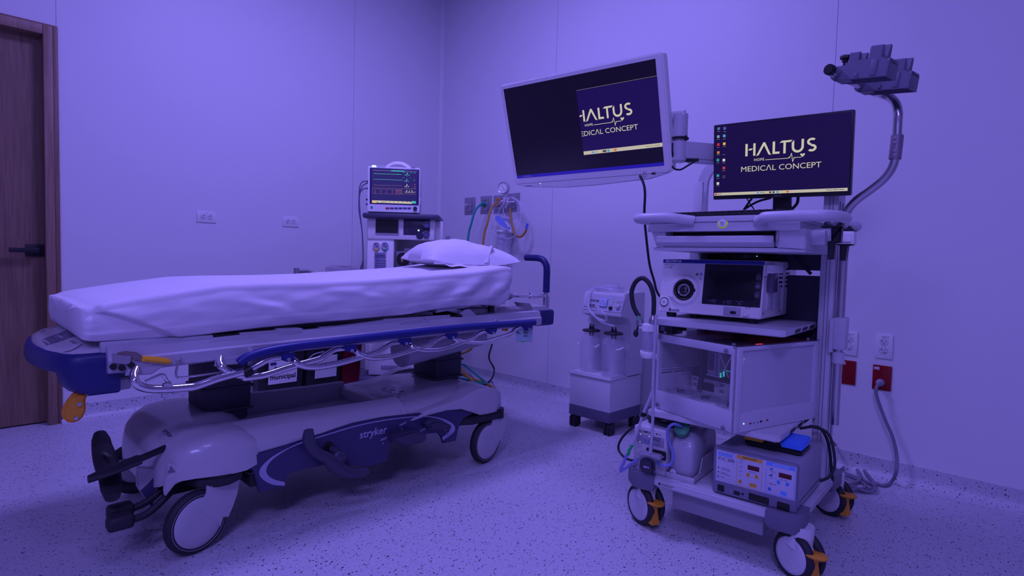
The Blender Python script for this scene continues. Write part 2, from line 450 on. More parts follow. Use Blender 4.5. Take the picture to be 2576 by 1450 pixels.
g1 = gas((1183, 518.5), .127, 'grey steel wall outlet with a bare chrome valve, nearest the room corner', 'plain')
g2 = gas((1223.5, 515.5), .127, 'grey steel wall outlet with green badge feeding the green hose', 'green')
g3 = gas((1257, 514), .13, 'grey steel wall outlet with orange badge feeding the ochre hose', 'orange')
M4 = onright((1292, 509.5)); g4 = thing('gas_outlet', 'grey steel wall outlet behind the round vacuum gauge', 'gas outlet', M=M4, group='gas outlets on the wall')
MB().box(-.066, .066, -.006, 0, -.068, .068, b=.0015).build('cover_plate', GP, g4)
MB().box(-.03, .03, -.016, -.004, -.047, .048, b=.003).build('insert', GP2, g4)
# vacuum regulator: gauge facing the bed / camera
rg = thing('vacuum_regulator', 'chrome vacuum regulator with round white gauge plugged into wall outlet', 'vacuum gauge', M=M4 @ Matrix.Translation((.012, -.016, 0)))
MB().cyl((0, 0, -.005), (0, -.075, -.005), .013).box(-.018, .018, -.095, -.06, -.03, .03, b=.008).cyl((0, -.078, .02), (0, -.078, .052), .009).sph((-.028, -.088, -.002), .013).sph((.03, -.085, -.01), .01).cyl((-.03, -.085, -.002), (.03, -.085, -.008), .006).cyl((0, -.078, -.03), (0, -.078, -.052), .010).build('body', CHROME, rg)
GM = Matrix.Translation((-.004, -.085, .092)) @ Matrix.Rotation(rad(18), 4, 'Z') 
MB(GM).lathe([(0, .0), (.036, .0), (.043, .006), (.043, .034), (.040, .038), (.037, .036), (.037, .033)], Matrix.Rotation(PI/2, 4, 'X')).build('gauge_case', STEEL, rg)
gf = MB(GM).disc((0, 0), .0372, -.034).build('gauge_face', mat('gauge_white', (.85, .85, .86), .4), rg)
tk = MB(GM)
for k in range(27):
    an = rad(-45+270*k/26); r0 = .028 if k % 5 else .025
    tk.line([(r0*cos(an), r0*sin(an)), (.032*cos(an), .032*sin(an))], .0012, -.0346)
tk.line([(-.012, .016), (.018, -.018)], .0028, -.0347).text('VACIO', 0, -.02, .005, -.0345, 'CENTER').build('gauge_marks', INK, rg)
# coiled clear tubing hanging from the regulator
def PXs(pts, X): return [WX(p[0], p[1], X if len(p) < 3 else p[2]) for p in pts]
def z3(pts): return [(1150+p[0]/8.055, 460+p[1]/8.055) for p in pts]
XT = XW-.10
ct = MB()
ct.tube(PXs(z3([(1075, 300), (960, 370), (800, 450), (735, 560), (770, 640), (950, 700), (1090, 725), (1200, 680), (1262, 560), (1260, 430), (1180, 330), (1100, 300)]), XT), .0058, 8)
ct.tube(PXs(z3([(1060, 330), (960, 400), (935, 520), (950, 630), (1010, 700), (1120, 720), (1200, 640), (1235, 500), (1200, 380), (1120, 310)]), XT+.02), .0058, 8)
ct.tube(PXs(z3([(1100, 300), (1220, 350), (1340, 470), (1410, 600), (1440, 720), (1430, 830)]), XT+.01), .0058, 8)
ct.tube(PXs(z3([(1250, 400), (1300, 560), (1280, 800), (1240, 980), (1120, 1110), (960, 1130), (820, 1080), (730, 980), (725, 870), (780, 720), (860, 560), (930, 440)]), XT-.02), .0058, 8)
ct = ct.build('clear_tubing', PVC); tag(ct, 'clear plastic suction tubing looped below the round vacuum gauge', 'tubing')
oh = MB().tube(PXs(z3([(1070, 520), (1080, 640), (1110, 830), (1150, 980), (1210, 1075), (1270, 1095), (1340, 1060), (1390, 980), (1405, 935)]), XT), .0085, 10)
oh = oh.build('vacuum_hose', YHOSE); tag(oh, 'short ochre hose in a U below the round vacuum gauge', 'hose')
MB().cyl(WX(1150+1400/8.055, 460+925/8.055, XT), WX(1150+1425/8.055, 460+825/8.055, XT), .0105, .0085).build('connector', mat('blue_connector', (.12, .18, .75), .35), oh)
# blue mask in clear bag
XB = XT-.05
bag = MB().grid([[WX(*q, XB+.012*sin(i*1.7+j*2.3)) for j, q in enumerate(row)] for i, row in enumerate([
    z3([(630, 680), (760, 665), (880, 680), (960, 760)]), z3([(665, 760), (790, 760), (930, 800), (1020, 840)]), z3([(700, 825), (860, 890), (960, 930), (1090, 900)]), z3([(790, 880), (880, 915), (990, 945), (1110, 915)])])])
bag = bag.build('pouch', mat('clear_film', (.75, .75, .88), .12, alpha=.28, coat=.6), sub=2); tag(bag, 'clear pouch holding a blue mask, propped on the suction canister', 'pouch')
bm_ = MB().loft([[WX(*q, XB+dx) for q in z3([(770, 690), (830, 668), (960, 745), (1040, 830), (1085, 895), (1060, 940), (990, 935), (870, 850), (775, 760)])] for dx in (.022, .004)])
bm_ = bm_.build('mask', mat('blue_nonwoven', (.06, .24, .95), .7)); tag(bm_, 'bright blue folded mask inside the clear pouch', 'mask')
pt = [WX(*q, XB-.006) for q in z3([(965, 785), (1005, 780), (1070, 880), (1035, 915)])]
MB().poly(pt).build('paper_label', INKW, bm_)
# suction canister on the wall
cc = WX(1269, 590, XW-.07)
cn = thing('suction_canister', 'clear wall suction canister with white rim and blue scale print', 'canister', (cc.x, cc.y, 0))
zr = WX(1269, 580, XW-.07)[2]; zb = zr-.24
MB().lathe([(0, zb), (.044, zb), (.05, zb+.02), (.056, zr-.02), (.0545, zr-.02), (.0485, zb+.021), (0, zb+.003)], seg=32).build('jar', mat('clear_jar', (.80, .80, .93), .1, alpha=.25, coat=.5), cn)
MB().lathe([(0, zr), (.06, zr), (.066, zr-.006), (.066, zr-.014), (.06, zr-.02), (.055, zr-.022)], seg=32).box(-.075, .01, -.012, .012, zr-.012, zr-.003, b=.003).build('lid', WHITE, cn)
pm = MB(frame((0, 0, 0), -74))
pm.text('TCOVAC', -.03, zr-.07, .014, -.0565, shear=.2).text('flow meter', -.024, zr-.104, .008, -.0556, shear=.2)
for k in range(8): pm.rect(.022, .03+.004*(k % 2), zr-.05-.018*k, zr-.0475-.018*k, -.0545).rect(-.038, -.031, zr-.06-.018*k, zr-.058-.018*k, -.0545)
pm.build('scale_print', mat('blue_print', (.05, .07, .5), .5), cn)
MB().box(.052, .068, -.02, .02, zr-.1, zr+.02, b=.003).build('bracket', WHITE2, cn)
# green and ochre hoses down to the anaesthesia machine
def hose(name, pts, r, m, label):
    o = MB().tube(pts, r, 10).build(name, m); tag(o, label, 'hose'); return o
hose('oxygen_hose', [M4 @ Vector((0, 0, 0))*0+WX(1222, 514.5, XW-.05), WX(1212, 513, XW-.1), WX(1196, 530, XW-.16), WX(1185, 565, XW-.19), WX(1177, 605, XW-.2), Vector((2.86, 3.38, .62)), Vector((2.80, 3.30, .33)), WZ(1140, 908, .2), WZ(1170, 920, .10), WZ(1200, 945, .05), WZ(1224, 966, .012), WZ(1190, 960, .012), WZ(1150, 952, .012), Vector((2.62, 3.42, .02))], .0085, TEAL, 'teal green gas hose running from the green badged wall outlet to the floor')
hose('air_hose', [WX(1256, 511, XW-.05), WX(1247, 511, XW-.1), WX(1234, 530, XW-.17), WX(1226, 562, XW-.2), WX(1216, 606, XW-.22), Vector((2.83, 3.16, .6)), Vector((2.74, 3.10, .34)), WZ(1140, 900, .2), WZ(1150, 930, .12), WZ(1175, 948, .05), WZ(1215, 962, .014), WZ(1240, 975, .014), WZ(1225, 979, .014), WZ(1200, 970, .014), WZ(1175, 945, .05), WZ(1155, 925, .1), WZ(1135, 925, .1), Vector((2.55, 3.3, .1))], .0085, YHOSE, 'ochre gas hose running from the orange badged wall outlet to the floor')
bc = [WY(1238, 866, 2.9), WY(1230, 900, 2.9), WY(1243, 930, 2.88), WZ(1236, 955, .03), WZ(1215, 970, .008), WZ(1195, 974, .008)]
o = MB().tube(bc, .006, 8).build('power_cable', RUBBER); tag(o, 'thin black cable dropping behind the head end of the bed', 'cable')
# ------------------------------------------------------------------ waste bins behind the bed
def bin_(xa, xb, m, label, ptxt, zt=.40):
    yf, yb = 3.845, 3.925
    t = thing('waste_bin', label, 'bin', ((xa+xb)/2, yf, 0))
    w = (xb-xa)/2
    def rg(k, z, ins=0, f=0): return [(-w*k+ins, -f+ins, z), (w*k-ins, -f+ins, z), (w*k-ins, yb-yf-ins, z), (-w*k+ins, yb-yf-ins, z)]
    MB().loft([rg(.92, .0), rg(1, zt*.6, 0, .02), rg(1, zt, 0, .04), rg(.96, zt, .006, .04), rg(.9, .03, .006)]).box(-w*.98, w*.98, -.052, -.028, zt-.07, zt-.055, b=.004).build('bucket', m, t, ang=30)
    if ptxt:
        PM = Matrix.Translation((0, -.031, 0)) @ Matrix.Rotation(rad(5), 4, 'X')
        MB(PM).rect(-w*.62, w*.62, .095, .255, -.003).build('paper_sign', INKW, t)
        p = MB(PM)
        for (tx, x, z, h) in ptxt: p.text(tx, x, z, h, -.0045, 'CENTER', bold=.02)
        p.build('sign_lettering', INK, t)
        MB(PM).rect(-w*.56, -w*.3, .225, .245, -.0044).build('sign_mark', mat('navy_ink', (.03, .04, .18), .5), t)
    return t
BIN = mat('black_bin_plastic', (.02, .019, .028), .4)
bin_(1.50, 1.815, BIN, 'black waste bin with paper sign reading municipal, behind the bed', [('Residuo', .005, .185, .03), ('municipal', 0, .128, .034)])
bin_(1.835, 2.10, BIN, 'black waste bin with paper sign reading vidrio, behind the bed', [('vidrio', 0, .17, .038)])
rb = bin_(2.115, 2.262, mat('red_bin_plastic', (.14, .003, .02), .35), 'small red sharps bin behind the bed, between black bin and white drawer', None, .42)
MB().rect(.028, .068, .19, .235, -.034).build('hazard_sticker', YEL, rb)
MB().text('RPBI', .048, .196, .01, -.0345, 'CENTER').ring((.048, .22), .004, .009, -.0345).build('hazard_mark', INK, rb)
bl = MB().tube([WY(775, 905, 3.7), WY(790, 892, 3.7), WY(815, 885, 3.72)], .004, 8).build('bin_liner_strap', GREYP); tag(bl, 'pale plastic strip poking out of the bin marked vidrio', 'strip')
# ------------------------------------------------------------------ hospital stretcher (foot on the left, head on the right, long axis = X)
bed = thing('hospital_stretcher', 'white and navy wheeled hospital stretcher with folded chrome side rail', 'stretcher', (1.2, 2.31, 0))
BM = Matrix.Translation((-1.2, -2.31, 0))      # world -> bed frame
def B(): return MB(BM)
YN, YC, YF = 1.985, 2.31, 2.635
BW = mat('stretcher_shell', (.46, .45, .51), .30, coat=.25)
BG = mat('stretcher_frame_grey', (.44, .43, .52), .42)
def P(pts, Y, ox=0., oy=0., sc=1.): return [(lambda w: (w.x, w.z))(WY(ox+p[0]/sc, oy+p[1]/sc, Y)) for p in pts]

# --- base hoods: lofted shells
def hood(stations, name, flip=False):
    rows = []
    for x, w, zt, zb, e in stations:
        r = []
        for k in range(25):
            a = PI*k/24; c, s_ = cos(a), sin(a)
            r.append((x, YC - w*(abs(c)**e)*(1 if c >= 0 else -1), zb+(zt-zb)*(s_**e)))
        for k in range(1, 8):
            y = YC+w-2*w*k/8; r.append((x, y, zb))
        rows.append(r)
    return B().loft(rows).build(name, BW, bed, ang=50)
FH_ = hood([(.484, .15, .29, .19, .6), (.490, .20, .315, .20, .6), (.505, .25, .345, .215, .6), (.535, .295, .370, .235, .58), (.58, .325, .388, .243, .55), (.65, .340, .395, .24, .55), (.70, .341, .393, .236, .55), (.74, .338, .387, .236, .55), (.775, .33, .372, .245, .55), (.80, .318, .345, .255, .55), (.815, .30, .31, .262, .6)], 'foot_hood')
HH_ = hood([(1.375, .25, .33, .285, .5), (1.39, .285, .345, .285, .55), (1.45, .298, .352, .285, .62), (1.55, .302, .362, .28, .66), (1.68, .302, .370, .27, .66), (1.80, .31, .370, .238, .6), (1.88, .31, .355, .235, .55), (1.93, .30, .335, .235, .5), (1.955, .28, .312, .236, .5), (1.965, .26, .29, .24, .55)], 'head_hood')
for sg in (-1, 1):
    F = lambda x, y, z: (x, YC+sg*(y-YC), z)
    rows = []
    for x, zt, zb, yo, yi in ((1.375, .325, .292, 1.992, 2.02), (1.395, .305, .278, 1.985, 2.02), (1.42, .300, .278, 1.982, 2.02), (1.50, .312, .288, 1.980, 2.025), (1.60, .322, .293, 1.978, 2.03), (1.68, .336, .285, 1.976, 2.04), (1.74, .355, .262, 1.973, 2.06), (1.79, .366, .24, 1.971, 2.09), (1.84, .362, .236, 1.971, 2.11), (1.89, .348, .235, 1.974, 2.13), (1.93, .330, .235, 1.984, 2.13), (1.955, .315, .236, 2.004, 2.13), (1.968, .295, .238, 2.03, 2.13)):
        rows.append([F(x, yo, zb), F(x, yo-.003, zb+.004), F(x, yo, zt-.008), F(x, yo+.004, zt-.002), F(x, yo+.010, zt), F(x, yi, zt+(.008 if x > 1.7 else .004)), F(x, yi+.03, zt-.03), F(x, yi, zb)])
    B().loft(rows).build('wheel_fender', BW, bed, ang=32)
# stepped panel edge on the head hood + fender block over the rear wheel
# --- storage trough between the hoods
tr = B()
prof = [(-.322, .255), (-.322, .305), (-.29, .335), (-.245, .362), (-.225, .366), (-.213, .360), (-.205, .30), (-.19, .285), (.19, .285), (.205, .30), (.213, .352), (.225, .357), (.245, .353), (.29, .33), (.322, .30), (.322, .255)]
tr.loft([[(x, YC+p[0], p[1]+(.012*smoothstep(1.3, .8, x) if p[1] > .33 else 0)) for p in prof] for x in (.72, .9, 1.1, 1.3, 1.40)])
tr.build('storage_trough', BW, bed, ang=30)
# --- rubber bumper strips under the hoods
for x0, x1 in ((.56, .742), (1.655, 1.965)):
    for y in (YN+.0, YF-.0):
        sgn = 1 if y < YC else -1
        bs = B()
        bs.prism([(x0, y+sgn*.12), (x0+.03, y+sgn*.01), (x0+.09, y-sgn*.024), (x1-.06, y-sgn*.026), (x1-.012, y+sgn*.0), (x1, y+sgn*.05), (x1, y+sgn*.12)], 'xy', .204, .238, b=.006)
        bs.build('bumper_strip', RUBBER, bed)
# --- skirt panel with stripe and lettering
sc3 = (560, 940, 3.481)
sk = P([(210, 810), (214, 748), (235, 725), (330, 690), (560, 625), (730, 568), (900, 515), (1150, 435), (1400, 385), (1610, 360), (1800, 338), (2000, 316), (2150, 322), (2178, 340), (2180, 360), (2110, 392), (2072, 445), (2055, 520), (2040, 590), (1930, 612), (1915, 560), (1880, 520), (1770, 530), (1755, 590), (1480, 600), (1462, 625), (1440, 760), (1425, 775), (1270, 815), (870, 800), (865, 808), (640, 858), (590, 870), (560, 895), (547, 940), (543, 985), (330, 1048), (318, 1035), (305, 1000), (290, 930), (262, 850)], YN, *sc3)
B().prism(sk, 'xz', YN-.004, YN+.012, b=.003).build('skirt_panel', SKIRT, bed, 'dark blue side skirt')
skf = [(x, z) for x, z in sk]
B().prism(skf, 'xz', YF-.012, YF+.004, b=.003).build('skirt_panel', SKIRT, bed)
so = P([(545, 985), (440, 975), (360, 935), (322, 885), (332, 830), (375, 780), (450, 720), (560, 660), (700, 597), (900, 535), (1200, 448), (1500, 393), (1750, 374), (1890, 385), (1985, 420), (2034, 468), (2020, 520), (1930, 588)], YN-.0055, *sc3)
si = P([(545, 952), (460, 932), (405, 900), (383, 860), (392, 815), (430, 762), (495, 712), (590, 655), (720, 603), (905, 545), (1200, 458), (1500, 402), (1750, 382), (1875, 396), (1950, 428), (1985, 465), (1980, 510), (1920, 562)], YN-.0055, *sc3)
so2 = [(v.x, v.z) for v in catmull([Vector((a, 0, b)) for a, b in so], 4)]; si2 = [(v.x, v.z) for v in catmull([Vector((a, 0, b)) for a, b in si], 4)]
B().grid([[(a, YN-.0055, b) for a, b in so2], [(a, YN-.0055, b) for a, b in si2]]).build('accent_stripe', mat('lilac_stripe', (.36, .35, .55), .4), bed, 'pale curved stripe on the skirt')
lo = WY(902, 1101, YN); l2 = WY(967, 1076, YN)
LT = B().text('stryker', lo.x, lo.z-.004, .031, YN-.0058, M=None, sx=1., bold=.012, shear=.12)
# small pictograms on the skirt
for (px, py, up) in ((1010, 1068, True), (963, 1105, True), (1060, 1083, False), (1122, 1079, False)):
    q = WY(px, py, YN); 
    LT2 = B().line([(q.x-.014, q.z-.004), (q.x+.016, q.z+.002)], .0025, YN-.0058).line([(q.x-.012, q.z+.001), (q.x+.004, q.z+.005), (q.x+.012, q.z+.006)], .003, YN-.0058).disc((q.x+.016, q.z+.009), .003, YN-.0058, 10)
    LT2.poly([(q.x-.005, YN-.0058, q.z-.014), (q.x+.001, YN-.0058, q.z-.014), (q.x-.002, YN-.0058, q.z-.022)]).build('pictogram', mat('lilac_ink', (.42, .41, .60), .4), bed)
LT.build('logo_lettering', mat('lilac_ink', (.42, .41, .60), .4), bed)
# logo on the foot hood
def on_surface(host, m, name, mt_, up, px, off=.0012):
    # lay the flat drawing m (xz, facing -y, centred on 0,0) on the host surface around the sight point px
    from mathutils.bvhtree import BVHTree
    T = BVHTree.FromPolygons([v.co for v in host.data.vertices], [tuple(p.vertices) for p in host.data.polygons])
    loc = bed.matrix_world.translation
    h, n, i, d = T.ray_cast(CAM-loc, ray(*px).normalized())
    if n.dot(ray(*px)) > 0: n = -n
    z = (up-n*up.dot(n)).normalized(); x = z.cross(n); x = -x if x.dot(n.cross(z)) > 0 else x
    x = (-n).cross(z)*-1
    x = z.cross(n)*-1 if False else n.cross(z)*-1
    for v in m.bm.verts:
        p = h+x*v.co.x+z*v.co.z
        q = T.ray_cast(p+n*.08, -n)
        v.co = (q[0] if q[0] is not None else p)+n*off
    bmesh.ops.subdivide_edges
    m.bm.normal_update(); return m.build(name, mt_, bed)
HINK = mat('hood_ink', (.10, .09, .16), .5)
on_surface(FH_, MB().text('stryker', 0, -.008, .017, 0, 'CENTER', bold=.012, shear=.12, sx=1.0), 'hood_logo', HINK, Vector((1, 0, .6)), (423, 1090))
on_surface(FH_, MB().ring((0, 0), .0345, .0355, 0, 40), 'hood_ring', mat('hood_line', (.38, .37, .44), .4), Vector((1, 0, .6)), (425, 1092), .0006)
# --- lift columns
for cx_, zb, zt in ((.765, .34, .60), (1.80, .33, .60)):
    m = B()
    m.box(cx_-.075, cx_+.075, YC-.085, YC+.085, zb, zb+.05, b=.012).box(cx_-.084, cx_+.084, YC-.094, YC+.094, zb+.045, zt-.02, b=.014).box(cx_-.09, cx_+.09, YC-.10, YC+.10, zb+.042, zb+.052, b=.004).box(cx_-.09, cx_+.09, YC-.10, YC+.10, zb+.125, zb+.135, b=.004)
    m.build('lift_column', DARKG, bed)
# cylinder housing at the head under the litter
B().cyl((1.50, YC-.10, .535), (2.0, YC-.10, .575), .075, .055, b=.006).build('actuator_housing', BG, bed)
# --- litter frame beams
for y in (1.965, YF+.02):
    sgn = 1 if y < YC else -1
    m = B()
    pf = [(0, .624), (-.008*sgn, .63), (-.008*sgn, .662), (-.002*sgn, .668), (.006*sgn, .695), (.03*sgn, .698), (.034*sgn, .624)]
    m.loft([[(x, y+p[0], p[1]+zo) for p in pf] for x, zo in ((.352, -.012), (.37, -.012), (.9, .0), (1.4, .006), (2.185, .012))])
    m.build('frame_beam', BG, bed, ang=25)
B().box(.37, 2.17, 1.99, YF, .628, .664, b=.01).box(.36, .44, 2.0, YF-.02, .60, .67, b=.01).build('litter_deck', mat('deck_grey', (.16, .155, .22), .5), bed)
# litter back plates and rests seen between mattress and beam
rs = B()
yb = 1.968
rs.prism(P([(320, 228), (335, 215), (500, 208), (513, 214), (515, 262), (506, 290), (330, 325), (300, 302)], yb, 600, 760, 3.1415), 'xz', yb, yb+.05, b=.004)
rs.prism(P([(515, 236), (1255, 138), (1270, 150), (1272, 205), (1258, 208), (1265, 198), (1210, 200), (1112, 196), (1075, 238), (1020, 255), (940, 218), (890, 258), (790, 272), (760, 240), (715, 285), (580, 298), (572, 285), (515, 298)], yb, 600, 760, 3.1415), 'xz', yb+.004, yb+.05, b=.003)
rs.prism(P([(1272, 158), (1335, 142), (1462, 124), (1470, 140), (1440, 198), (1308, 212), (1300, 200), (1272, 198)], yb, 600, 760, 3.1415), 'xz', yb, yb+.05, b=.003)
rs.prism(P([(1650, 690), (1680, 668), (2035, 630), (2050, 648), (2048, 698), (1720, 735), (1645, 735)], yb, 0, 640, 3.153), 'xz', yb, yb+.06, b=.004)
rs.build('litter_rest', BG, bed)
mb_ = B().prism(P([(1480, 125), (1505, 115), (1508, 175), (1475, 180)], yb, 600, 760, 3.1415), 'xz', yb, yb+.01)
mb_.build('support_bracket', BG, bed)
mb_ = B().prism(P([(1740, 100), (1800, 60), (1830, 60), (1890, 112), (1780, 135)], yb+.03, 600, 760, 3.1415), 'xz', yb+.03, yb+.04)
mb_.build('support_bracket', BG, bed)
mb_ = B().prism(P([(2000, 120), (2060, 48), (2090, 48), (2280, 60), (2275, 95), (2180, 97)], yb+.07, 600, 760, 3.1415), 'xz', yb+.07, yb+.085)
mb_.build('support_bracket', BG, bed)
mb_ = B().box(.34, 1.28, 1.995, 2.02, .668, .70, b=.004).box(1.28, 1.62, 1.995, 2.0, .672, .715)
mb_.build('support_bracket', BG, bed)
B().box(1.5, 1.72, 2.02, 2.06, .675, .712).cyl((1.66, 1.98, .70), (1.70, 2.2, .705), .018).cyl((1.90, 2.03, .712), (1.90, 2.03, .745), .016).box(.94, 1.0, 1.985, 2.02, .676, .70).box(.64, .72, 1.985, 2.2, .672, .70).build('mechanism', BLACK, bed)
# recline back tray under the head of the mattress
hb = B().loft([[(1.55, y, .727), (1.95, y, .765), (1.99, y, .80), (2.0, y, .81), (1.98, y, .80), (1.93, y, .785), (1.55, y, .75)] for y in (2.0, 2.62)])
hb.build('back_rest_plate', BW, bed)
B().rect(0, .055, 0, .010, 0, M=Matrix.Translation((1.80, 1.992, .735)) @ Matrix.Rotation(rad(-12), 4, 'Y')).build('dark_label', DARKG, bed)
# --- foot bumper
def ringp(ins=0.):
    base = [(.382, 1.988), (.30, 1.988), (.272, 1.996), (.253, 2.02), (.222, 2.12), (.207, 2.24), (.204, 2.31), (.207, 2.38), (.222, 2.50), (.253, 2.60), (.272, 2.624), (.30, 2.632), (.382, 2.632)]
    c = Vector((.382, YC))
    return [tuple(Vector(p)+(c-Vector(p)).normalized()*ins) for p in base]
fb = B()
def pr3(ins, z): return [(x, y, z) for x, y in ringp(ins)]
fb.loft([pr3(.012, .612), pr3(.0, .617), pr3(-.004, .63), pr3(-.002, .655), pr3(.006, .667), pr3(.016, .670), pr3(.03, .668)])
for ya, sgn in ((1.988, 1), (2.632, -1)):
    pl = [(.386, ya-sgn*.002), (.31, ya-sgn*.002), (.275, ya+sgn*.006), (.257, ya+sgn*.03), (.245, ya+sgn*.085), (.27, ya+sgn*.12), (.386, ya+sgn*.12)]
    fb.loft([[(x+(.05 if x < .3 else -.004), y+sgn*.010, .549) for x, y in pl], [(x+(.03 if x < .3 else 0), y+sgn*.003, .555) for x, y in pl], [(x+(.012 if x < .3 else 0), y, .575) for x, y in pl], [(x, y, .615) for x, y in pl], [(x, y, .655) for x, y in pl], [(x, y+sgn*.006, .664) for x, y in pl]])
fb.build('foot_bumper', BLUE, bed, 'navy blue foot bumper', ang=45)
# white cap over the bumper
cap = B(); rows = []
base = ringp(.014)
for k, (f, dz) in enumerate(((0, 0), (.03, .012), (.10, .022), (.3, .034), (.6, .042), (.9, .045))):
    rows.append([(x+(.40-x)*f*.9, y+(YC-y)*f, .664+dz) for x, y in base])
cap.grid(rows, flip=True)
CAPO = cap.build('foot_cap', BW, bed, ang=60)
def drape(host, corners, nu, nv, off=.0008):
    """patch between four sight points laid on the surface of a part; returns a grid of points"""
    from mathutils.bvhtree import BVHTree
    T = BVHTree.FromPolygons([v.co for v in host.data.vertices], [tuple(p.vertices) for p in host.data.polygons])
    o = CAM-bed.matrix_world.translation; rows = []
    for j in range(nv+1):
        r = []
        for i in range(nu+1):
            u, v = i/nu, j/nv
            px = [corners[0][k]*(1-u)*(1-v)+corners[1][k]*u*(1-v)+corners[2][k]*u*v+corners[3][k]*(1-u)*v for k in (0, 1)]
            d = ray(*px).normalized(); h = T.ray_cast(o, d)[0]
            if h is not None: r.append(h-d*off*2.5)
        if len(r) == nu+1: rows.append(r)
    return rows
def patch(host, corners, name, m, nu=10, nv=6, label=None):
    r = drape(host, corners, nu, nv)
    if len(r) > 1: MB().grid(r).build(name, m, bed, label)
def zf(x, y): return (60+x/5.1775, 800+y/5.1775)
patch(CAPO, [zf(222, 285), zf(300, 362), zf(690, 235), zf(575, 152)], 'control_panel', mat('slate_label', (.12, .12, .2), .4), label='slate control panel sticker')
pd_ = mat('pale_line', (.30, .29, .42), .45)
for q in ([(250, 290), (262, 282), (345, 335), (333, 345)], [(330, 245), (345, 240), (395, 300), (380, 303)], [(395, 235), (405, 232), (455, 282), (443, 285)], [(480, 210), (560, 185), (600, 205), (510, 230)]):
    patch(CAPO, [zf(*p) for p in q], 'panel_print', pd_, 3, 2)
for q in ([(215, 190), (225, 192), (330, 140), (325, 132)], [(325, 132), (330, 140), (470, 106), (470, 100)], [(470, 100), (470, 106), (605, 106), (605, 101)], [(508, 446), (510, 452), (610, 435), (606, 424)], [(606, 424), (610, 435), (690, 400), (683, 386)], [(683, 386), (690, 400), (770, 345), (762, 338)]):
    patch(CAPO, [zf(*p) for p in q], 'cap_groove', HINK, 5, 2)
on_surface(CAPO, MB().text('stryker', 0, -.004, .012, 0, 'CENTER', bold=.012, shear=.12), 'cap_logo', mat('cap_ink', (.16, .15, .24), .5), Vector((1, .1, 0)), zf(645, 318))
# yellow release handle below the foot bumper
yh = P([(640, 985), (870, 962), (822, 1010), (800, 1060), (808, 1140), (800, 1210), (765, 1290), (710, 1340), (640, 1362), (570, 1358), (510, 1310), (490, 1250), (510, 1170), (560, 1080)], 2.03, 60, 800, 5.1775)
yo = B().prism(yh, 'xz', 2.02, 2.045, b=.006).build('release_handle', ORNG, bed, 'ochre paddle release handle', ang=50)
q1, q2 = P([(720, 1125), (677, 1307)], 2.02, 60, 800, 5.1775)
B().cyl((q1[0], 2.014, q1[1]), (q1[0], 2.022, q1[1]), .0055).cyl((q2[0], 2.014, q2[1]), (q2[0], 2.022, q2[1]), .0055).build('screw', STEEL, yo)
# equipment box below the beam at the foot
B().prism(P([(1050, 930), (1150, 960), (1385, 915), (1397, 770), (1160, 790)], 2.06, 60, 800, 5.1775), 'xz', 2.05, 2.2, b=.004).build('under_box', BG, bed)
# chrome foot latch, yellow rail release lever
Y1 = 1.945
B().prism(P([(1165, 475), (1400, 495), (1385, 608), (1160, 590)], Y1, 60, 800, 5.1775), 'xz', Y1, Y1+.03, b=.002).cyl((*P([(1300, 525)], Y1, 60, 800, 5.1775)[0][:1], Y1-.003, P([(1300, 525)], Y1, 60, 800, 5.1775)[0][1]), (P([(1300, 525)], Y1, 60, 800, 5.1775)[0][0], Y1+.001, P([(1300, 525)], Y1, 60, 800, 5.1775)[0][1]), .004).build('latch_block', STEEL, bed)
B().prism(P([(1205, 460), (1330, 435), (1470, 450), (1560, 505), (1535, 565), (1440, 555), (1390, 500), (1230, 475)], Y1+.005, 60, 800, 5.1775), 'xz', Y1+.004, Y1+.014, b=.002).build('latch_lever', mat('bronze_steel', (.30, .22, .22), .35, .6), bed)
B().prism(P([(1548, 503), (1620, 503), (1780, 518), (1900, 540), (1925, 565), (1918, 598), (1880, 602), (1740, 590), (1536, 566)], Y1, 60, 800, 5.1775), 'xz', Y1-.004, Y1+.018, b=.005).build('rail_release_lever', YEL, bed, 'yellow rail release lever', ang=50)
bj = B()
for px in ((1165, 640), (1400, 615), (1280, 655)):
    q = P([px], 1.95, 60, 800, 5.1775)[0]; bj.cyl((q[0], 1.945, q[1]), (q[0], 1.965, q[1]), .0085)
bj.build('pivot_bolt', BLACK, bed)
# raised bosses on the beam + thin wire loop
for pts in ([(1330, 660), (1790, 615), (1800, 640), (1660, 735), (1320, 755)],):
    B().prism(P(pts, 1.955, 60, 800, 5.1775), 'xz', 1.950, 1.96, b=.003).build('beam_boss', BG, bed)
B().prism(P([(1710, 830), (1930, 800), (1935, 850), (1905, 870), (1700, 890)], 1.955, 0, 640, 3.153), 'xz', 1.950, 1.96, b=.003).build('beam_boss', BG, bed)
for px in ((97, 378), (2040, 152)):
    q = P([px], 1.95, 600, 760, 3.1415)[0]; B().cyl((q[0], 1.947, q[1]), (q[0], 1.958, q[1]), .008).build('beam_bolt', BG, bed)
wl = B()
q = lambda pts, Y=1.935: [WY(0+p[0]/3.153, 640+p[1]/3.153, Y) for p in pts]
wl.tube(q([(1411, 822), (1411, 860), (1398, 930), (1398, 965), (1425, 978), (1560, 965), (1760, 938)]), .0035, 8, 5)
wl.cyl(q([(1411, 822)], 1.928)[0], q([(1411, 822)], 1.957)[0], .0075)
wl.build('wire_loop', STEEL, bed)
B().cyl(q([(1987, 760)], 1.928)[0], q([(1987, 760)], 1.957)[0], .0075).tube(q([(1987, 760), (1985, 810), (1970, 880)]), .0035, 8, 4).build('wire_hook', STEEL, bed)
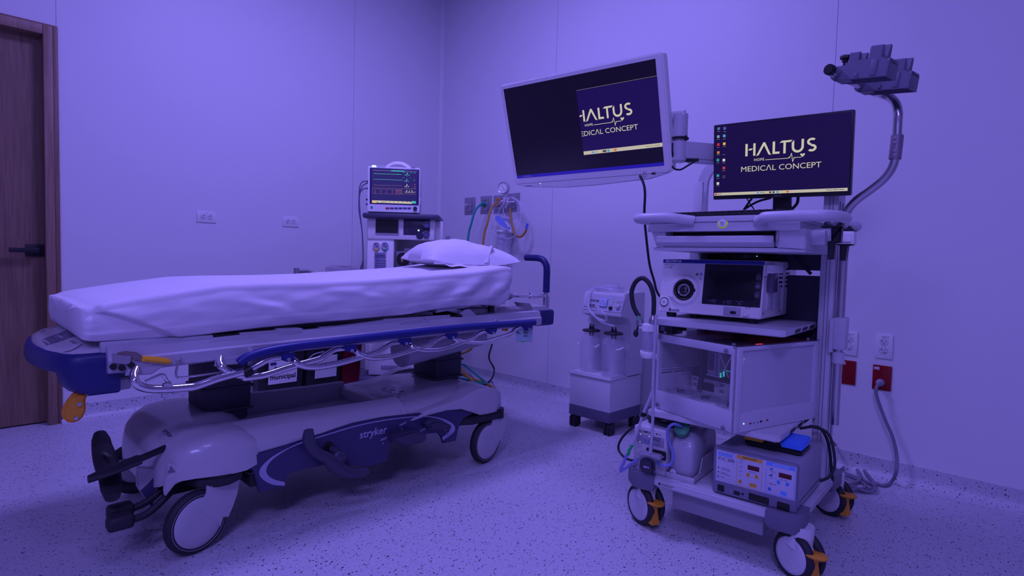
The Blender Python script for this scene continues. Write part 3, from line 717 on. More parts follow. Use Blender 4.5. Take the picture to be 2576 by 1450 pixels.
# --- folded side rail: blue top bar with lugs and six bent chrome links
YR = 1.915
c4 = lambda pts, Y=YR: [WY(600+p[0]/3.1415, 760+p[1]/3.1415, Y) for p in pts]
c1_ = lambda pts, Y=YR: [WY(p[0]/3.153, 640+p[1]/3.153, Y) for p in pts]
side = thing_rail = None
rail = B()
bar = [c4([(5, 485)])[0], c4([(40, 455)])[0], c4([(110, 425)])[0], c4([(250, 385)])[0], c4([(480, 348)])[0], c4([(900, 298)])[0], c4([(1300, 252)])[0], c4([(1800, 200)])[0], c4([(2338, 162)])[0]]
rail.tube(bar, .0155, 14, 8)
rl = rail.build('rail_bar', BLUED, bed, 'navy blue folded rail bar', ang=60)
LU = [(385, 450), (885, 380), (1315, 325), (1685, 280), (2000, 240), (2285, 210)]
for (x, y), f in zip(LU, (1.1, 1., .92, .85, .8, .75)):
    pp = P([(x-50*f, y-35*f), (x+55*f, y-45*f), (x+50*f, y-10*f), (x+28*f, y+16*f), (x, y+22*f), (x-28*f, y+14*f), (x-38*f, y-5*f)], YR-.006, 600, 760, 3.1415)
    lug = B().prism(pp, 'xz', YR-.010, YR+.006, b=.003).build('rail_lug', BLUED, rl)
pins = B()
for x, y in LU:
    q = c4([(x, y+2)])[0]; pins.cyl((q.x, YR-.016, q.z), (q.x, YR-.006, q.z), .0062, b=.002)
pins.build('rail_pin', mat('grey_rivet', (.32, .31, .40), .4), rl)
links = [c1_([(1105, 925), (1075, 965), (1068, 1005), (1095, 1040), (1190, 1068), (1330, 1068), (1480, 1057), (1560, 1045), (1720, 990), (1900, 940), (1965, 922)])+c4([(60, 545), (130, 510), (235, 455), (330, 440)]),
         c1_([(1790, 838), (1772, 872), (1775, 905), (1830, 940), (1900, 965), (1960, 972)])+c4([(60, 605), (160, 593), (230, 580), (450, 510), (640, 458), (700, 425), (770, 385), (850, 372)]),
         c4([(456, 430), (448, 455), (470, 490), (540, 515), (620, 518), (690, 510), (800, 488), (960, 445), (1100, 402), (1160, 365), (1220, 332), (1285, 322)]),
         c4([(950, 360), (940, 385), (960, 412), (1030, 438), (1110, 443), (1215, 432), (1370, 388), (1510, 345), (1560, 310), (1620, 280), (1665, 276)]),
         c4([(1385, 322), (1378, 345), (1400, 365), (1470, 380), (1560, 380), (1630, 368), (1750, 328), (1855, 290), (1890, 262), (1940, 238), (1985, 236)]),
         c4([(1720, 265), (1715, 285), (1740, 305), (1810, 318), (1890, 322), (1960, 316), (2070, 285), (2160, 252), (2190, 222), (2230, 202), (2275, 204)])]
for i, L_ in enumerate(links):
    dy = [0, .012, .008, .008, .008, .008][i]
    n = len(L_)
    pts = [Vector((v.x, v.y+dy+(.035*(1-k/2) if k < 2 else 0), v.z)) for k, v in enumerate(L_)]
    r0 = (.0125, .0118, .0115, .0112, .011, .0105)[i]
    B().tube(pts, (lambda t, r0=r0: r0*(1 if t < .8 else 1-.25*(t-.8)/.2)), 12, 6).build('rail_link', CHROME, rl, 'bent chrome rail link', ang=70)
q = c1_([(1930, 950), (1995, 912)], YR-.0)
B().cyl(q[0], q[1], .0175, b=.003).build('rail_clamp', BLACK, rl)
# triangular chrome stirrup near the foot
B().tube(c1_([(1150, 1010), (1205, 985), (1275, 957), (1300, 965), (1320, 1000), (1350, 1030)]), .0055, 8, 3).box(0, 0.001, 0, 0.001, 0, 0.001, M=Matrix.Translation(c1_([(1320, 1030)])[0])).prism(P([(1290, 1030), (1320, 1022), (1375, 1035), (1350, 1045), (1300, 1045)], YR-.006, 0, 640, 3.153), 'xz', YR-.012, YR).build('stirrup', CHROME, rl)
# --- head bumpers
def hbump(ya, sgn):
    pl = [(2.175, ya-sgn*.0), (2.275, ya-sgn*.004), (2.315, ya+sgn*.01), (2.335, ya+sgn*.05), (2.335, ya+sgn*.14), (2.175, ya+sgn*.14)]
    m = B().loft([[(x, y, .630) for x, y in pl], [(x+.004, y-sgn*.001, .638) for x, y in pl], [(x+.006, y-sgn*.002, .692) for x, y in pl], [(x, y, .706) for x, y in pl], [(x-.006, y+sgn*.004, .708) for x, y in pl]])
    o = m.build('head_bumper', BLUE, bed, 'navy blue head corner bumper', ang=35)
    pt = [(2.165, ya+sgn*.015), (2.262, ya+sgn*.008), (2.30, ya+sgn*.02), (2.325, ya+sgn*.055), (2.325, ya+sgn*.13), (2.165, ya+sgn*.13)]
    B().loft([[(x, y, .702) for x, y in pt], [(x-.004, y+sgn*.004, .728 if x < 2.28 else .713) for x, y in pt], [(x-.012, y+sgn*.012, .744 if x < 2.25 else .720) for x, y in pt]]).build('corner_cap', BW, o, 'white corner cap', ang=30)
hbump(1.985, 1); hbump(2.635, -1)
B().box(2.17, 2.30, 2.10, 2.52, .64, .70, b=.01).build('head_crossbar', BG, bed)
B().tube([(1.75, 2.05, .72), (1.95, 2.06, .712), (2.18, 2.08, .705)], .02, 12, 4).build('deck_rail', BG, bed)
# push handle at the head end
B().cyl((2.318, 2.05, .70), (2.318, 2.05, .775), .0165).cyl((2.318, 2.05, .77), (2.318, 2.05, .80), .0115).build('handle_post', STEEL, bed)
ph = B().tube([(2.318, 2.05, .795), (2.318, 2.05, .85), (2.318, 2.05, .91), (2.318, 2.056, .942), (2.318, 2.078, .966), (2.318, 2.11, .976), (2.318, 2.16, .978), (2.318, 2.205, .978)], .0178, 16, 6)
ph.lathe([(.0185, 0), (.0185, .002), (.0178, .003), (.0178, 0)], Matrix.Translation((2.318, 2.05, .848)))
ph.build('push_handle', BLUE, bed, 'navy blue bent push handle', ang=60)
B().tube([(2.02, 2.10, .795), (2.05, 2.08, .79), (2.07, 2.07, .785), (2.06, 2.1, .775), (2.0, 2.2, .77)], .017, 10, 4).build('fowler_handle', BW, bed)
B().cyl((2.06, 2.075, .787), (2.20, 2.062, .779), .0105).cyl((2.20, 2.062, .779), (2.255, 2.056, .777), .0145, b=.002).cyl((2.255, 2.056, .777), (2.31, 2.05, .775), .009).build('folded_rod', CHROME, bed)
# --- wheels
def caster(x, y, near, yaw=0.):
    M = BM @ Matrix.Translation((x, y, .1015)) @ Matrix.Rotation(rad(yaw), 4, 'Z')
    RX = Matrix.Rotation(PI/2, 4, 'X')
    k = 1 if near else -1
    o = MB(M).lathe([(.07, -.016), (.088, -.0185), (.096, -.015), (.1005, -.008), (.1015, 0), (.1005, .008), (.096, .015), (.088, .0185), (.07, .016), (.06, 0), (.07, -.016)], RX, 48).build('wheel', RUBBER, bed, 'black tyred wheel with pale disc', ang=60)
    MB(M).lathe([(0, .0195*k), (.03, .0225*k), (.06, .0225*k), (.077, .0195*k), (.081, .0165*k), (.081, .01*k), (0, .01*k)], RX, 48).build('wheel_disc', BW, o, ang=50)
    MB(M).lathe([(.0835, .0155*k), (.0865, .019*k), (.0895, .0165*k)], RX, 48).build('rim', GREYP, o)
    # fork shell running from disc up to the hood
    pl = [(.080, -.012), (.070, -.04), (.03, -.0), (-.008, .05), (.012, .072), (.022, .09), (.024, .112), (.142, .112), (.140, .095), (.130, .05), (.114, .01), (.098, -.018)]
    MB(M).prism(pl, 'xz', -.0235*k, -.014*k, b=.003).build('fork_shell', BW, o, ang=50)
    MB(M).cyl((.08, .0, .10), (.08, 0, .145), .035).build('swivel', BLACK, o)
    return o
caster(.588, 1.990, True, 14); caster(1.845, 1.988, True, 8); caster(.56, 2.645, False, -14); caster(1.80, 2.645, False, 6)
# --- chassis under the hoods
B().box(.52, 1.93, 2.10, 2.52, .16, .26, b=.01).box(.76, .80, 1.995, 2.1, .165, .25).box(1.62, 1.66, 2.0, 2.1, .19, .25).tube([(.74, 1.99, .225), (.76, 1.985, .215), (.785, 1.985, .225)], .003, 6, 4).build('chassis', BLACK, bed)
# --- foot end pedals
def pad(m, pts, r, fl=.45, n=6): m.tube(pts, r, 14, n, flat=fl)
sp = B(); 
rows = []
for t in range(13):
    k = t/12; y = 2.46-.44*k; x = .415-.045*k; z = .29-.025*k-.035*smoothstep(.8, 1, k)+.02*(1-smoothstep(0, .2, k))
    w = .034*(.75+.25*sin(PI*min(1, max(0, k))))*(1 if .04 < k < .96 else .8)
    rows.append([(x+w*cos(a), y, z+.013*sin(a)) for a in [2*PI*j/12 for j in range(12)]])
sp.loft(rows).build('steer_pedal', RUBBER, bed, 'black rocker steer pedal', ang=60)
ST = frame((.395, 2.24, .295), 97, 0) @ Matrix.Rotation(rad(-90), 4, 'X')
B().rect(-.035, .035, -.007, .007, -.0035, M=ST).build('pedal_badge', mat('green_badge', (.0, .10, .05), .5), bed)
B().text('STEER', 0, -.004, .009, -.0045, 'CENTER', M=ST).build('pedal_lettering', INKW, bed)
br = B()
rows = []
for t in range(11):
    k = t/10; x = .315+.13*k; y = 2.045; w = .03*(.35+.65*sin(PI*min(.5, k*.9+.03)))
    rows.append([(x, y+w*1.25*cos(a), .292+.03*k+.011*sin(a)) for a in [2*PI*j/12 for j in range(12)]])
br.loft(rows).tube([(.40, 2.04, .315), (.46, 2.05, .325), (.53, 2.09, .33)], .011, 8, 4)
B().tube([(.40, 2.22, .272), (.45, 2.22, .27), (.54, 2.2, .26)], .007, 8, 4).build('steer_arm', STEEL, bed)
br.build('brake_pedal', RUBBER, bed, 'black brake pedal with ridged pad', ang=60)
for dy, dz in ((0, 0), (.06, .01)):
    B().box(.355+dy*.2, .425+dy*.2, 2.005+dy, 2.055+dy, .125+dz, .17+dz, b=.012).tube([(.40, 2.03+dy, .145+dz), (.46, 2.03+dy, .15+dz), (.52, 2.04+dy, .19), (.56, 2.07+dy, .21)], .012, 8, 4).build('lower_pedal', RUBBER, bed, ang=50)
# pointed white apron pieces round the pedal slots with dark decal
ap = B()
ap.prism(P([(640, 540), (870, 560), (985, 480), (1040, 470), (1035, 620), (990, 640), (900, 640), (835, 1075), (680, 870), (635, 800)], 2.05, 220, 1070, 5.18), 'xz', 2.045, 2.06, b=.003) if False else None
ap.prism(P([(1040, 480), (1035, 600), (1005, 740), (990, 850), (1000, 915), (1025, 920), (1065, 870), (1140, 775), (1240, 725), (1330, 705), (1330, 600), (1200, 500)], 2.02, 220, 1070, 5.18), 'xz', 2.015, 2.03, b=.004)
ap.prism(P([(640, 540), (640, 800), (680, 865), (835, 1078), (850, 1060), (930, 640), (900, 560)], 2.10, 220, 1070, 5.18), 'xz', 2.10, 2.115, b=.004)
ap.build('apron', BW, bed, ang=50)
B().prism(P([(690, 862), (790, 770), (870, 680), (915, 640), (850, 1050), (832, 1060)], 2.097, 220, 1070, 5.18), 'xz', 2.096, 2.1).build('apron_decal', SKIRT, bed)
t_ = WY(430, 1185, 2.014)
B().poly([(t_.x-.005, 2.012, t_.z+.006), (t_.x+.005, 2.012, t_.z+.006), (t_.x, 2.012, t_.z+.016)]).rect(t_.x-.012, t_.x+.012, t_.z-.006, t_.z-.004, 2.012).rect(t_.x-.009, t_.x+.009, t_.z-.001, t_.z+.002, 2.012).build('apron_mark', mat('hood_ink', (.10, .09, .16), .5), bed)
# --- side pump pedal: S-shaped lever in front of the skirt
sc6 = (640, 1000, 5.5775)
YP = 1.93
def Q6(p, Y=YP): return WY(sc6[0]+p[0]/sc6[2], sc6[1]+p[1]/sc6[2], Y)
ctr = [(725, 440), (735, 560), (790, 690), (890, 790), (1010, 850), (1110, 930), (1220, 1020), (1340, 1060), (1450, 1050), (1545, 1010)]
wid = [60, 85, 85, 75, 80, 110, 95, 70, 75, 55]
rows = []
cc_ = catmull([Q6(p) for p in ctr], 4); ww = catmull([Vector((w, 0, 0)) for w in wid], 4)
for i, p in enumerate(cc_):
    a = cc_[max(0, i-1)]; b_ = cc_[min(len(cc_)-1, i+1)]; t = (b_-a).normalized(); n = Vector((-t.z, 0, t.x))
    w = ww[i].x/5.5775/1320*p.y*1.02; k = i/(len(cc_)-1); out = .018*(1-abs(2*k-1))
    dep = .016
    rows.append([p+n*(w*cos(2*PI*j/12))+Vector((0, dep*sin(2*PI*j/12)-.02*abs(2*k-1)**2+.0, 0)) for j in range(12)])
pp = B().loft(rows)
h = Q6((1060, 700), YN-.004); pp.cyl((h.x+.02, YN-.03, h.z-.02), (h.x, YN+.02, h.z), .014).sph((h.x+.012, YP+.005, h.z-.03), .026, (1.2, .7, 1))
pp.build('pump_pedal', mat('dark_pedal', (.04, .037, .078), .4, coat=.3), bed, 'S-shaped dark pump pedal', ang=70)
B().cyl((h.x-.006, YN-.0062, h.z+.002), (h.x-.006, YN+.002, h.z+.002), .021).build('pedal_hole', BLACK, bed)
for (x0, x1, py0, py1, pts) in ((0, 0, 0, 0, [(1480, 545), (1660, 495), (1740, 510), (1768, 530), (1765, 580), (1730, 600), (1570, 632), (1480, 585)]), (0, 0, 0, 0, [(1775, 440), (1850, 405), (1930, 420), (1985, 450), (1985, 480), (1900, 490), (1800, 488)])):
    q = P(pts, 1.945, *sc3)
    B().prism(q, 'xz', 1.925, 1.995, b=.008).build('tilt_pedal', mat('dark_pedal', (.04, .037, .078), .4, coat=.3), bed, ang=50)
# coloured oval mark on the head hood
q_ = WY(1137, 1009, 2.005)
EM = Matrix.Translation((q_.x, 2.005, q_.z)) @ Matrix.Rotation(rad(-35), 4, 'X')
eo = [(.026*cos(a), .017*sin(a)) for a in [rad(40+i*280/20) for i in range(21)]]
on_surface(HH_, MB().line(eo, .0045).line([(-.024, -.002), (.006, -.001)], .0025), 'red_mark', mat('red_ink', (.30, .01, .03), .5), Vector((0, .6, 1)), (1142, 1006), .0025)
on_surface(HH_, MB().line([(-.01, -.017), (.0, -.008), (.016, -.004)], .003), 'green_mark', mat('green_ink', (.02, .3, .2), .5), Vector((0, .6, 1)), (1142, 1006), .0028)
# sticker on the trough end by the head column
SM = frame((1.44, 2.17, .349), 0, -75)
sk_ = B()
rr = random.Random(3)
for i in range(16):
    x = -.04+.09*rr.random(); z = -.05+.1*rr.random(); sk_.rect(x, x+.01+.02*rr.random(), z, z+.004, -.012, M=SM)
sk_.build('spec_sticker_print', HINK, bed)
B().text('stryker', -.045, .05, .008, -.012, M=SM).build('sticker_logo', mat('hood_ink', (.10, .09, .16), .5), bed)
# far side rail (folded, seen only under the litter)
B().tube([(.75, YF+.055, .62), (.9, YF+.055, .645), (2.1, YF+.055, .66)], .0155, 10, 4).build('rail_bar', BLUED, bed)
# ------------------------------------------------------------------ sheeted mattress
ZT = [(.30, .800), (.36, .815), (.50, .838), (.67, .862), (.80, .866), (1.0, .868), (1.2, .874), (1.5, .892), (1.75, .908), (1.95, .932), (2.03, .932)]
ZH = [(.30, .703), (.45, .700), (.60, .702), (.8, .714), (1.05, .720), (1.35, .727), (1.62, .750), (1.80, .752), (1.92, .742), (2.03, .79)]
XA, XB_ = .312, 1.985
def wr(x, u, amp=1.):
    return amp*(.006*noise.noise((x*5, u*7, 1.3))+.003*noise.noise((x*13, u*17, 4.1)))
rows = []
NX, NS, NTP = 230, 28, 22
for i in range(NX+1):
    x = XA+(XB_-XA)*i/NX
    zt = interp(x, ZT); zh = interp(x, ZH)
    ef = smoothstep(XA-.002, XA+.03, x); eh = 1-smoothstep(XB_-.05, XB_+.001, x); e = min(ef, eh)
    r = []
    def side(k, near):
        # k 0 hem .. 1 top edge ; returns y offset outward and z
        z = zh+(zt-.020-zh)*k
        bul = .012*sin(PI*min(1, k*1.02))-.010*(1-k)**2
        f = 0.
        # hospital corner flap near the foot: diagonal fold
        if near:
            kd = 1-(x-.335)/.20      # line from top corner down to the hem
            d = (k-kd)
            if x < .62: f += .010*smoothstep(-.010, .010, d)*(1-smoothstep(.48, .62, x))-.011*smoothstep(.01, -.06, d)*smoothstep(.30, .34, x)
            # diagonal drag folds
            f += .0105*sin((x*15-k*2.6)*1.9+.9*noise.noise((x*3, k*2, 0)))*smoothstep(1.25, 1.75, x)*(.35+.65*(1-abs(2*k-1)))
            f += .009*max(0, sin((x*7+k*2.2)*2.1+1.4*noise.noise((x*3, k*3, 7))))**2*smoothstep(.55, .8, x)*(1-smoothstep(1.15, 1.35, x))*sin(PI*k)
            f += .0035*smoothstep(.30, .27, k)     # hem band seam
        return bul+f+wr(x, k*.3+(0 if near else 5)), z
    rc = .014
    for k in range(NS+1):
        o, z = side(k/NS, True); y = 1.985-o
        r.append([y, z])
    yn = r[-1][0]
    for k in range(1, 6):
        a = PI/2*k/5; r.append([yn+rc*(1-cos(a)), zt-.020+.020*sin(a)])
    for k in range(1, NTP):
        t = k/NTP; y = yn+rc+(2.615-(yn+rc))*t
        r.append([y, zt+.006*sin(PI*t)+.0022*noise.noise((x*2.2, y*26, .7))+.003*noise.noise((x*4, y*6, 9))])
    for k in range(5, -1, -1):
        a = PI/2*k/5; r.append([2.64-rc*(1-cos(a)) if k else 2.64, zt-.020+.020*sin(a)])
    for k in range(NS-1, -1, -2):
        o, z = side(k/NS, False); r.append([2.64+o, z])
    # round the ends
    zm = (zt+zh)/2
    out = []
    for y, z in r:
        dx = 0
        q = 1-e
        y2 = YC+(y-YC)*(1-.018*q**2.2); z2 = zm+(z-zm)*(1-.06*q**2.2)
        out.append((x, y2, z2))
    rows.append(out)
mt = MB()
b2 = bmesh.new(); V = [[b2.verts.new(p) for p in r] for r in rows]
for i in range(len(V)-1):
    for k in range(len(V[i])-1): b2.faces.new((V[i][k], V[i+1][k], V[i+1][k+1], V[i][k+1]))
    b2.faces.new((V[i][-1], V[i+1][-1], V[i+1][0], V[i][0]))
def endcap(r, sgn):
    n = len(r); prev = r
    cy = sum(v.co.y for v in r)/n; cz = sum(v.co.z for v in r)/n
    for f, dx in ((.975, .010), (.93, .016), (.6, .021), (.15, .022)):
        new = [b2.verts.new((v.co.x+sgn*(dx+.004*noise.noise((v.co.y*14, v.co.z*10, sgn)))-(.04*(v.co.z-.76) if sgn < 0 else -.02*(v.co.z-.84)), cy+(v.co.y-cy)*f if abs(v.co.y-cy) < .30 else cy+(v.co.y-cy)*(1-(1-f)*.55), cz+(v.co.z-cz)*f)) for v in r]
        for k in range(n):
            q = (prev[k], prev[(k+1) % n], new[(k+1) % n], new[k]); b2.faces.new(q if sgn > 0 else q[::-1])
        prev = new
    b2.faces.new(prev)
endcap(V[0], -1); endcap(V[-1], 1)
bmesh.ops.recalc_face_normals(b2, faces=b2.faces)
mt._merge(b2)
mo = thing('mattress', 'stretcher mattress under a tightly tucked white sheet', 'mattress', (1.15, 2.31, .70))
mt.M = Matrix.Translation((-1.15, -2.31, -.70))
bmesh.ops.transform(mt.bm, matrix=mt.M, verts=mt.bm.verts)
mt.build('fitted_sheet', CLOTH, mo, ang=75)
pdm = MB(Matrix.Translation((-1.15, -2.31, -.70)))
pdm.loft([[(x, y, interp(x, ZH)+dz) for y, dz in ((2.01, -.004), (2.01, .02), (2.61, .02), (2.61, -.004))] for x in (.40, .7, 1.0, 1.3, 1.6, 1.8, 1.9)])
pdm.build('underside_pad', DARKG, mo, 'charcoal mattress underside')

# ------------------------------------------------------------------ pillow
PWC = Vector((1.936, 2.315, .923))
pil = thing('pillow', 'plump white pillow with an open folded case lying at the head of the mattress', 'pillow', PWC, -14)
def pillow(W=.248, Dp=.21, Hh=.118):
    N, M_ = 36, 28
    top, bot = [], []
    for j in range(M_+1):
        v = -1+2*j/M_; rt, rb = [], []
        for i in range(N+1):
            u = -1+2*i/N
            cu = 1-.09*(1-abs(v)**2)*abs(u)**3; cv = 1-.10*(1-abs(u)**2)*abs(v)**3
            x, y = W*u*cv*1.0, Dp*v*cu
            h = ((1-abs(u)**2.6)*(1-abs(v)**2.4))**.52
            w = .012*noise.noise((x*9, y*11, 2))*h+.006*noise.noise((x*22, y*26, 5))*h
            bend = .020*max(0, abs(u)-.55)**1.3*3
            rt.append((x, y, .014+bend+Hh*h*(1-.15*u)+w)); rb.append((x, y, .013+bend-.012*h))
        top.append(rt); bot.append(rb)
    b = bmesh.new(); T = [[b.verts.new(p) for p in r] for r in top]; Bv = [[b.verts.new(p) for p in r] for r in bot]
    for j in range(M_):
        for i in range(N):
            b.faces.new((T[j][i], T[j][i+1], T[j+1][i+1], T[j+1][i])); b.faces.new((Bv[j][i], Bv[j+1][i], Bv[j+1][i+1], Bv[j][i+1]))
    bmesh.ops.remove_doubles(b, verts=b.verts, dist=.002)
    be = [e for e in b.edges if len(e.link_faces) == 1]
    if be: bmesh.ops.bridge_loops(b, edges=be) if False else bmesh.ops.holes_fill(b, edges=be, sides=0)
    bmesh.ops.recalc_face_normals(b, faces=b.faces)
    return b
m = MB(); m._merge(pillow()); m.build('cushion', CLOTH, pil, ang=80)
# loose open end of the case: folded flap on the near side
fl = []
for i in range(19):
    u = i/18; x = -.236+.275*u
    yb = -.200-.012*sin(PI*u)
    z0 = .042-.026*smoothstep(0, .35, u)+.003*sin(u*17); w = .012*noise.noise((x*12, 0, 3))
    fl.append([(x, yb+.03, z0+.020), (x, yb+.010+w*.3, z0+.006), (x+.004, yb-.006+w*.4, z0-.014), (x+.006, yb+.004, .012)])
m = MB(); m.grid(fl); m.build('case_hem', CLOTH, pil, ang=80)
m = MB(); rws = []
for i in range(12):
    u = i/11; x = .045+.055*u; yb = -.20+.02*u; z = .02+.085*u
    rws.append([(x-.02, yb+.015*u, z+.0), (x-.004, yb-.014+.02*u, z+.006), (x+.012, yb-.012+.035*u, z+.002), (x+.022, yb+.006+.05*u, z-.006)])
m.grid(rws); m.build('case_fold', CLOTH, pil, ang=80)

# ------------------------------------------------------------------ paper tags on the head end
t1 = thing('hanging_tag', 'pale printed paper tag with green edge hanging at the head end of the side rail', 'tag', WY(1320, 840, 1.93))
o = TM(t1).inverted()
q = lambda pts, Y=1.93: [o @ WY(1260+p[0]/5.575, 620+p[1]/5.575, Y) for p in pts]
a = q([(210, 1190), (205, 1330), (300, 1345), (440, 1340), (450, 1130), (330, 1130)])
MB().loft([[v+Vector((0, d, 0)) for v in a] for d in (-.0006, .0006)]).build('paper', mat('pale_paper', (.42, .60, .68), .6), t1)
pr_ = MB(); rr = random.Random(5)
for y in (1185, 1205, 1212, 1222, 1240, 1260):
    x = 315 if y != 1222 else 218; v = q([(x, y+6), (x+55+20*rr.random(), y+6), (x+55, y), (x, y)], 1.928); pr_.poly(v)
v = q([(218, 1198), (262, 1202), (262, 1210), (218, 1206)], 1.928); pr_.poly(v); pr_.build('print', INK, t1)
MB().poly(q([(215, 1330), (300, 1345), (420, 1341), (300, 1333)], 1.928)).build('green_edge', mat('green_edge', (.02, .75, .12), .5), t1)
a = [WY(1260+p[0]/5.575, 620+p[1]/5.575, 1.985) for p in [(25, 1140), (105, 1140), (98, 1190), (20, 1186)]]
ot = MB().loft([[v+Vector((0, d, 0)) for v in a] for d in (0, .004)]).build('strap_tab', ORNG); tag(ot, 'small orange tab sticking out below the blue rail near the head', 'tab')
# ------------------------------------------------------------------ anaesthesia machine in the corner
AM = frame((2.205, 3.252, 0), -42)
an = thing('anaesthesia_machine', 'white anaesthesia machine with dark top shelf, black screen and two gauges in the corner', 'medical machine', M=AM)
def A(px, py, y): v = onpl((px, py), 'y', y, AM); return v
def AR(m, x0, y0, x1, y1, y, d=.004, b=0.):
    xm, ym = (x0+x1)/2, (y0+y1)/2; a, c = A(x0, ym, y).x, A(x1, ym, y).x; t, u_ = A(xm, y0, y).z, A(xm, y1, y).z; return m.box(min(a, c), max(a, c), y-d, y+.004, min(t, u_), max(t, u_), b=b)
SHELF = mat('slate_shelf', (.07, .065, .13), .4)
MB().box(-.2525, .2525, 0, .41, 1.216, 1.25, b=.012).build('top_shelf', SHELF, an)
L0 = A(924, 600, .05).x; R0 = A(1092, 606, .05).x
zl = A(1000, 603, .05).z
hb_ = MB().box(L0, R0, .05, .40, zl, 1.218, b=.006)
hb_.box(R0-.02, R0+.05, .14, .42, .18, 1.216, b=.01).box(L0-.012, L0+.03, .09, .42, .18, 1.216, b=.01).box(L0-.002, R0+.02, .36, .42, .18, zl+.02)
hb_.build('housing', WHITE, an)
# column with gauges on the left
c0 = A(924, 640, .06).x; c1 = A(990, 640, .06).x
MB().box(c0, c1, .06, .38, .36, zl+.005, b=.004).box(c0, R0+.03, .10, .40, .36, A(1000, 672, .1).z-.03).build('column', WHITE, an)
m = MB(); AR(m, 944, 551, 1004, 592, .05, .004, .004); m.build('screen_bezel', GREYP, an)
m = MB(); AR(m, 945.5, 552.5, 1001.5, 586, .045, .002); m.build('display', BLACK, an)
m = MB(); AR(m, 1015, 551, 1081.5, 592, .05, .003, .003); k0 = A(1056, 593, .047)
m.cyl((k0.x, .046, k0.z), (k0.x, .05, k0.z), .024).cyl((k0.x, .040, k0.z), (k0.x, .05, k0.z), .02)
m.build('control_panel', mat('navy_panel', (.035, .032, .085), .35), an)
kn = MB()
for px, py in ((1073.5, 568), (1072.5, 592)):
    v = A(px, py, .045); kn.cyl((v.x, .047, v.z), (v.x, .022, v.z), .023, .019, b=.003)
    kk = MB().cyl((v.x, .047, v.z), (v.x, .022, v.z), .021, .018, b=.003).build('dial_knob', mat('blue_grey_knob', (.11, .10, .26), .4), an)
    MB().ring((v.x, v.z), .025, .028, .0462, 24, 0, PI).build('knob_scale', INKW, kk)
kn.bm.free()
bt = MB()
for px, py in ((1024, 560.5), (1042.5, 560.5), (1024, 571.5), (1042, 572), (1023.5, 582.5)):
    v = A(px, py, .0465); w, h = .0195, .0105
    bt.line([(v.x-w, v.z-h), (v.x+w, v.z-h), (v.x+w, v.z+h), (v.x-w, v.z+h), (v.x-w, v.z-h)], .0016, .0465).ring((v.x, v.z), .003, .0045, .0465, 12)
bt.build('button_outline', mat('bronze_line', (.25, .16, .22), .5), an)
v = A(1053, 580, .045); MB().sph((v.x, .045, v.z), .005).build('status_light', mat('green_led', (.5, 1, .8), .4, emit=(.55, 1, .75), estr=4), an)
for px, c, mm in ((947.5, YEL, 'y'), (969, TEAL, 't')):
    v = A(px, 618.5, .06)
    g = MB().lathe([(.0, .0), (.023, .0), (.0255, .006), (.024, .012), (.021, .013), (.020, .009), (0, .009)], Matrix.Translation((v.x, .06, v.z)) @ Matrix.Rotation(PI/2, 4, 'X')).build('gauge', WHITE, an, 'round pressure gauge')
    MB().ring((v.x, v.z), .0235, .0262, .0485).box(v.x-.010, v.x+.010, .046, .06, v.z-.034, v.z-.024, b=.003).build('gauge_rim', c, g)
    q = MB().disc((v.x, v.z), .0198, .0495).build('gauge_face', mat('lilac_dial', (.36, .34, .55), .4), g)
    nd = MB().line([(v.x-.008, v.z+.012), (v.x+.007, v.z-.011)], .003, .048)
    for k in range(11):
        a_ = rad(-45+27*k); nd.line([(v.x+.015*cos(a_), v.z+.015*sin(a_)), (v.x+.018*cos(a_), v.z+.018*sin(a_))], .0016, .0485)
    nd.build('gauge_needle', INK, g)
m = MB(); a_, b_ = A(944, 636, .06), A(969, 690, .06); m.box(a_.x-.006, b_.x+.006, .054, .062, b_.z-.2, a_.z+.004, b=.003); m.build('flow_window', GREYP, an)
m = MB().box(a_.x, b_.x, .050, .056, b_.z-.2, a_.z, b=.002).box(a_.x, b_.x, .047, .056, A(950, 647, .06).z, a_.z, b=.002); m.build('flow_meter', mat('lilac_meter', (.20, .19, .36), .3), an)
fm = MB().text('N2O', a_.x+.006, A(950, 644, .05).z, .007, .0465).text('Medicare', a_.x+.028, A(950, 644, .05).z, .007, .0465)
for i in range(4):
    for j in range(5): fm.rect(a_.x+.008+.018*i, a_.x+.018+.018*i, a_.z-.055-.017*j, a_.z-.052-.017*j, .0495)
fm.build('flow_print', INK, an)
# vaporiser
v = A(1013, 652, .05)
vp = MB().box(v.x-.05, v.x+.06, .07, .25, v.z-.12, v.z+.052, b=.004).box(v.x+.005, v.x+.05, .08, .15, v.z+.052, v.z+.072, b=.002).build('vaporiser', MIDG, an)
MB().cyl((v.x, .07, v.z), (v.x, .045, v.z), .044, .041, seg=32, b=.003).build('vaporiser_dial', BLACK, vp)
MB().poly([(v.x-.004+.007*cos(t*PI/8), .0445, v.z+.022*sin(t*PI/8)) for t in range(16)]).build('dial_mark', mat('mustard', (.42, .28, .10), .5), vp)
# lower drawers with recessed grip, base and casters
dz0, dz1 = .16, .40
MB().box(-.205, R0+.03, .03, .40, dz0, dz1, b=.008).build('drawer', WHITE, an)
v = A(990, 925, .03)
MB().box(v.x-.085, v.x+.085, .026, .032, v.z-.014, v.z+.014, b=.005).build('drawer_grip', mat('lilac_recess', (.34, .33, .44), .5), an)
MB().box(-.26, .26, -.02, .42, .09, .155, b=.02).build('base', mat('slate_base', (.13, .12, .22), .45), an)
for x, y in ((-.21, .04), (.21, .04), (-.21, .36), (.21, .36)):
    MB().cyl((x-.012, y, .046), (x+.012, y, .046), .046, b=.008).box(x-.018, x+.018, y-.018, y+.018, .05, .10, b=.004).build('caster', RUBBER, an)
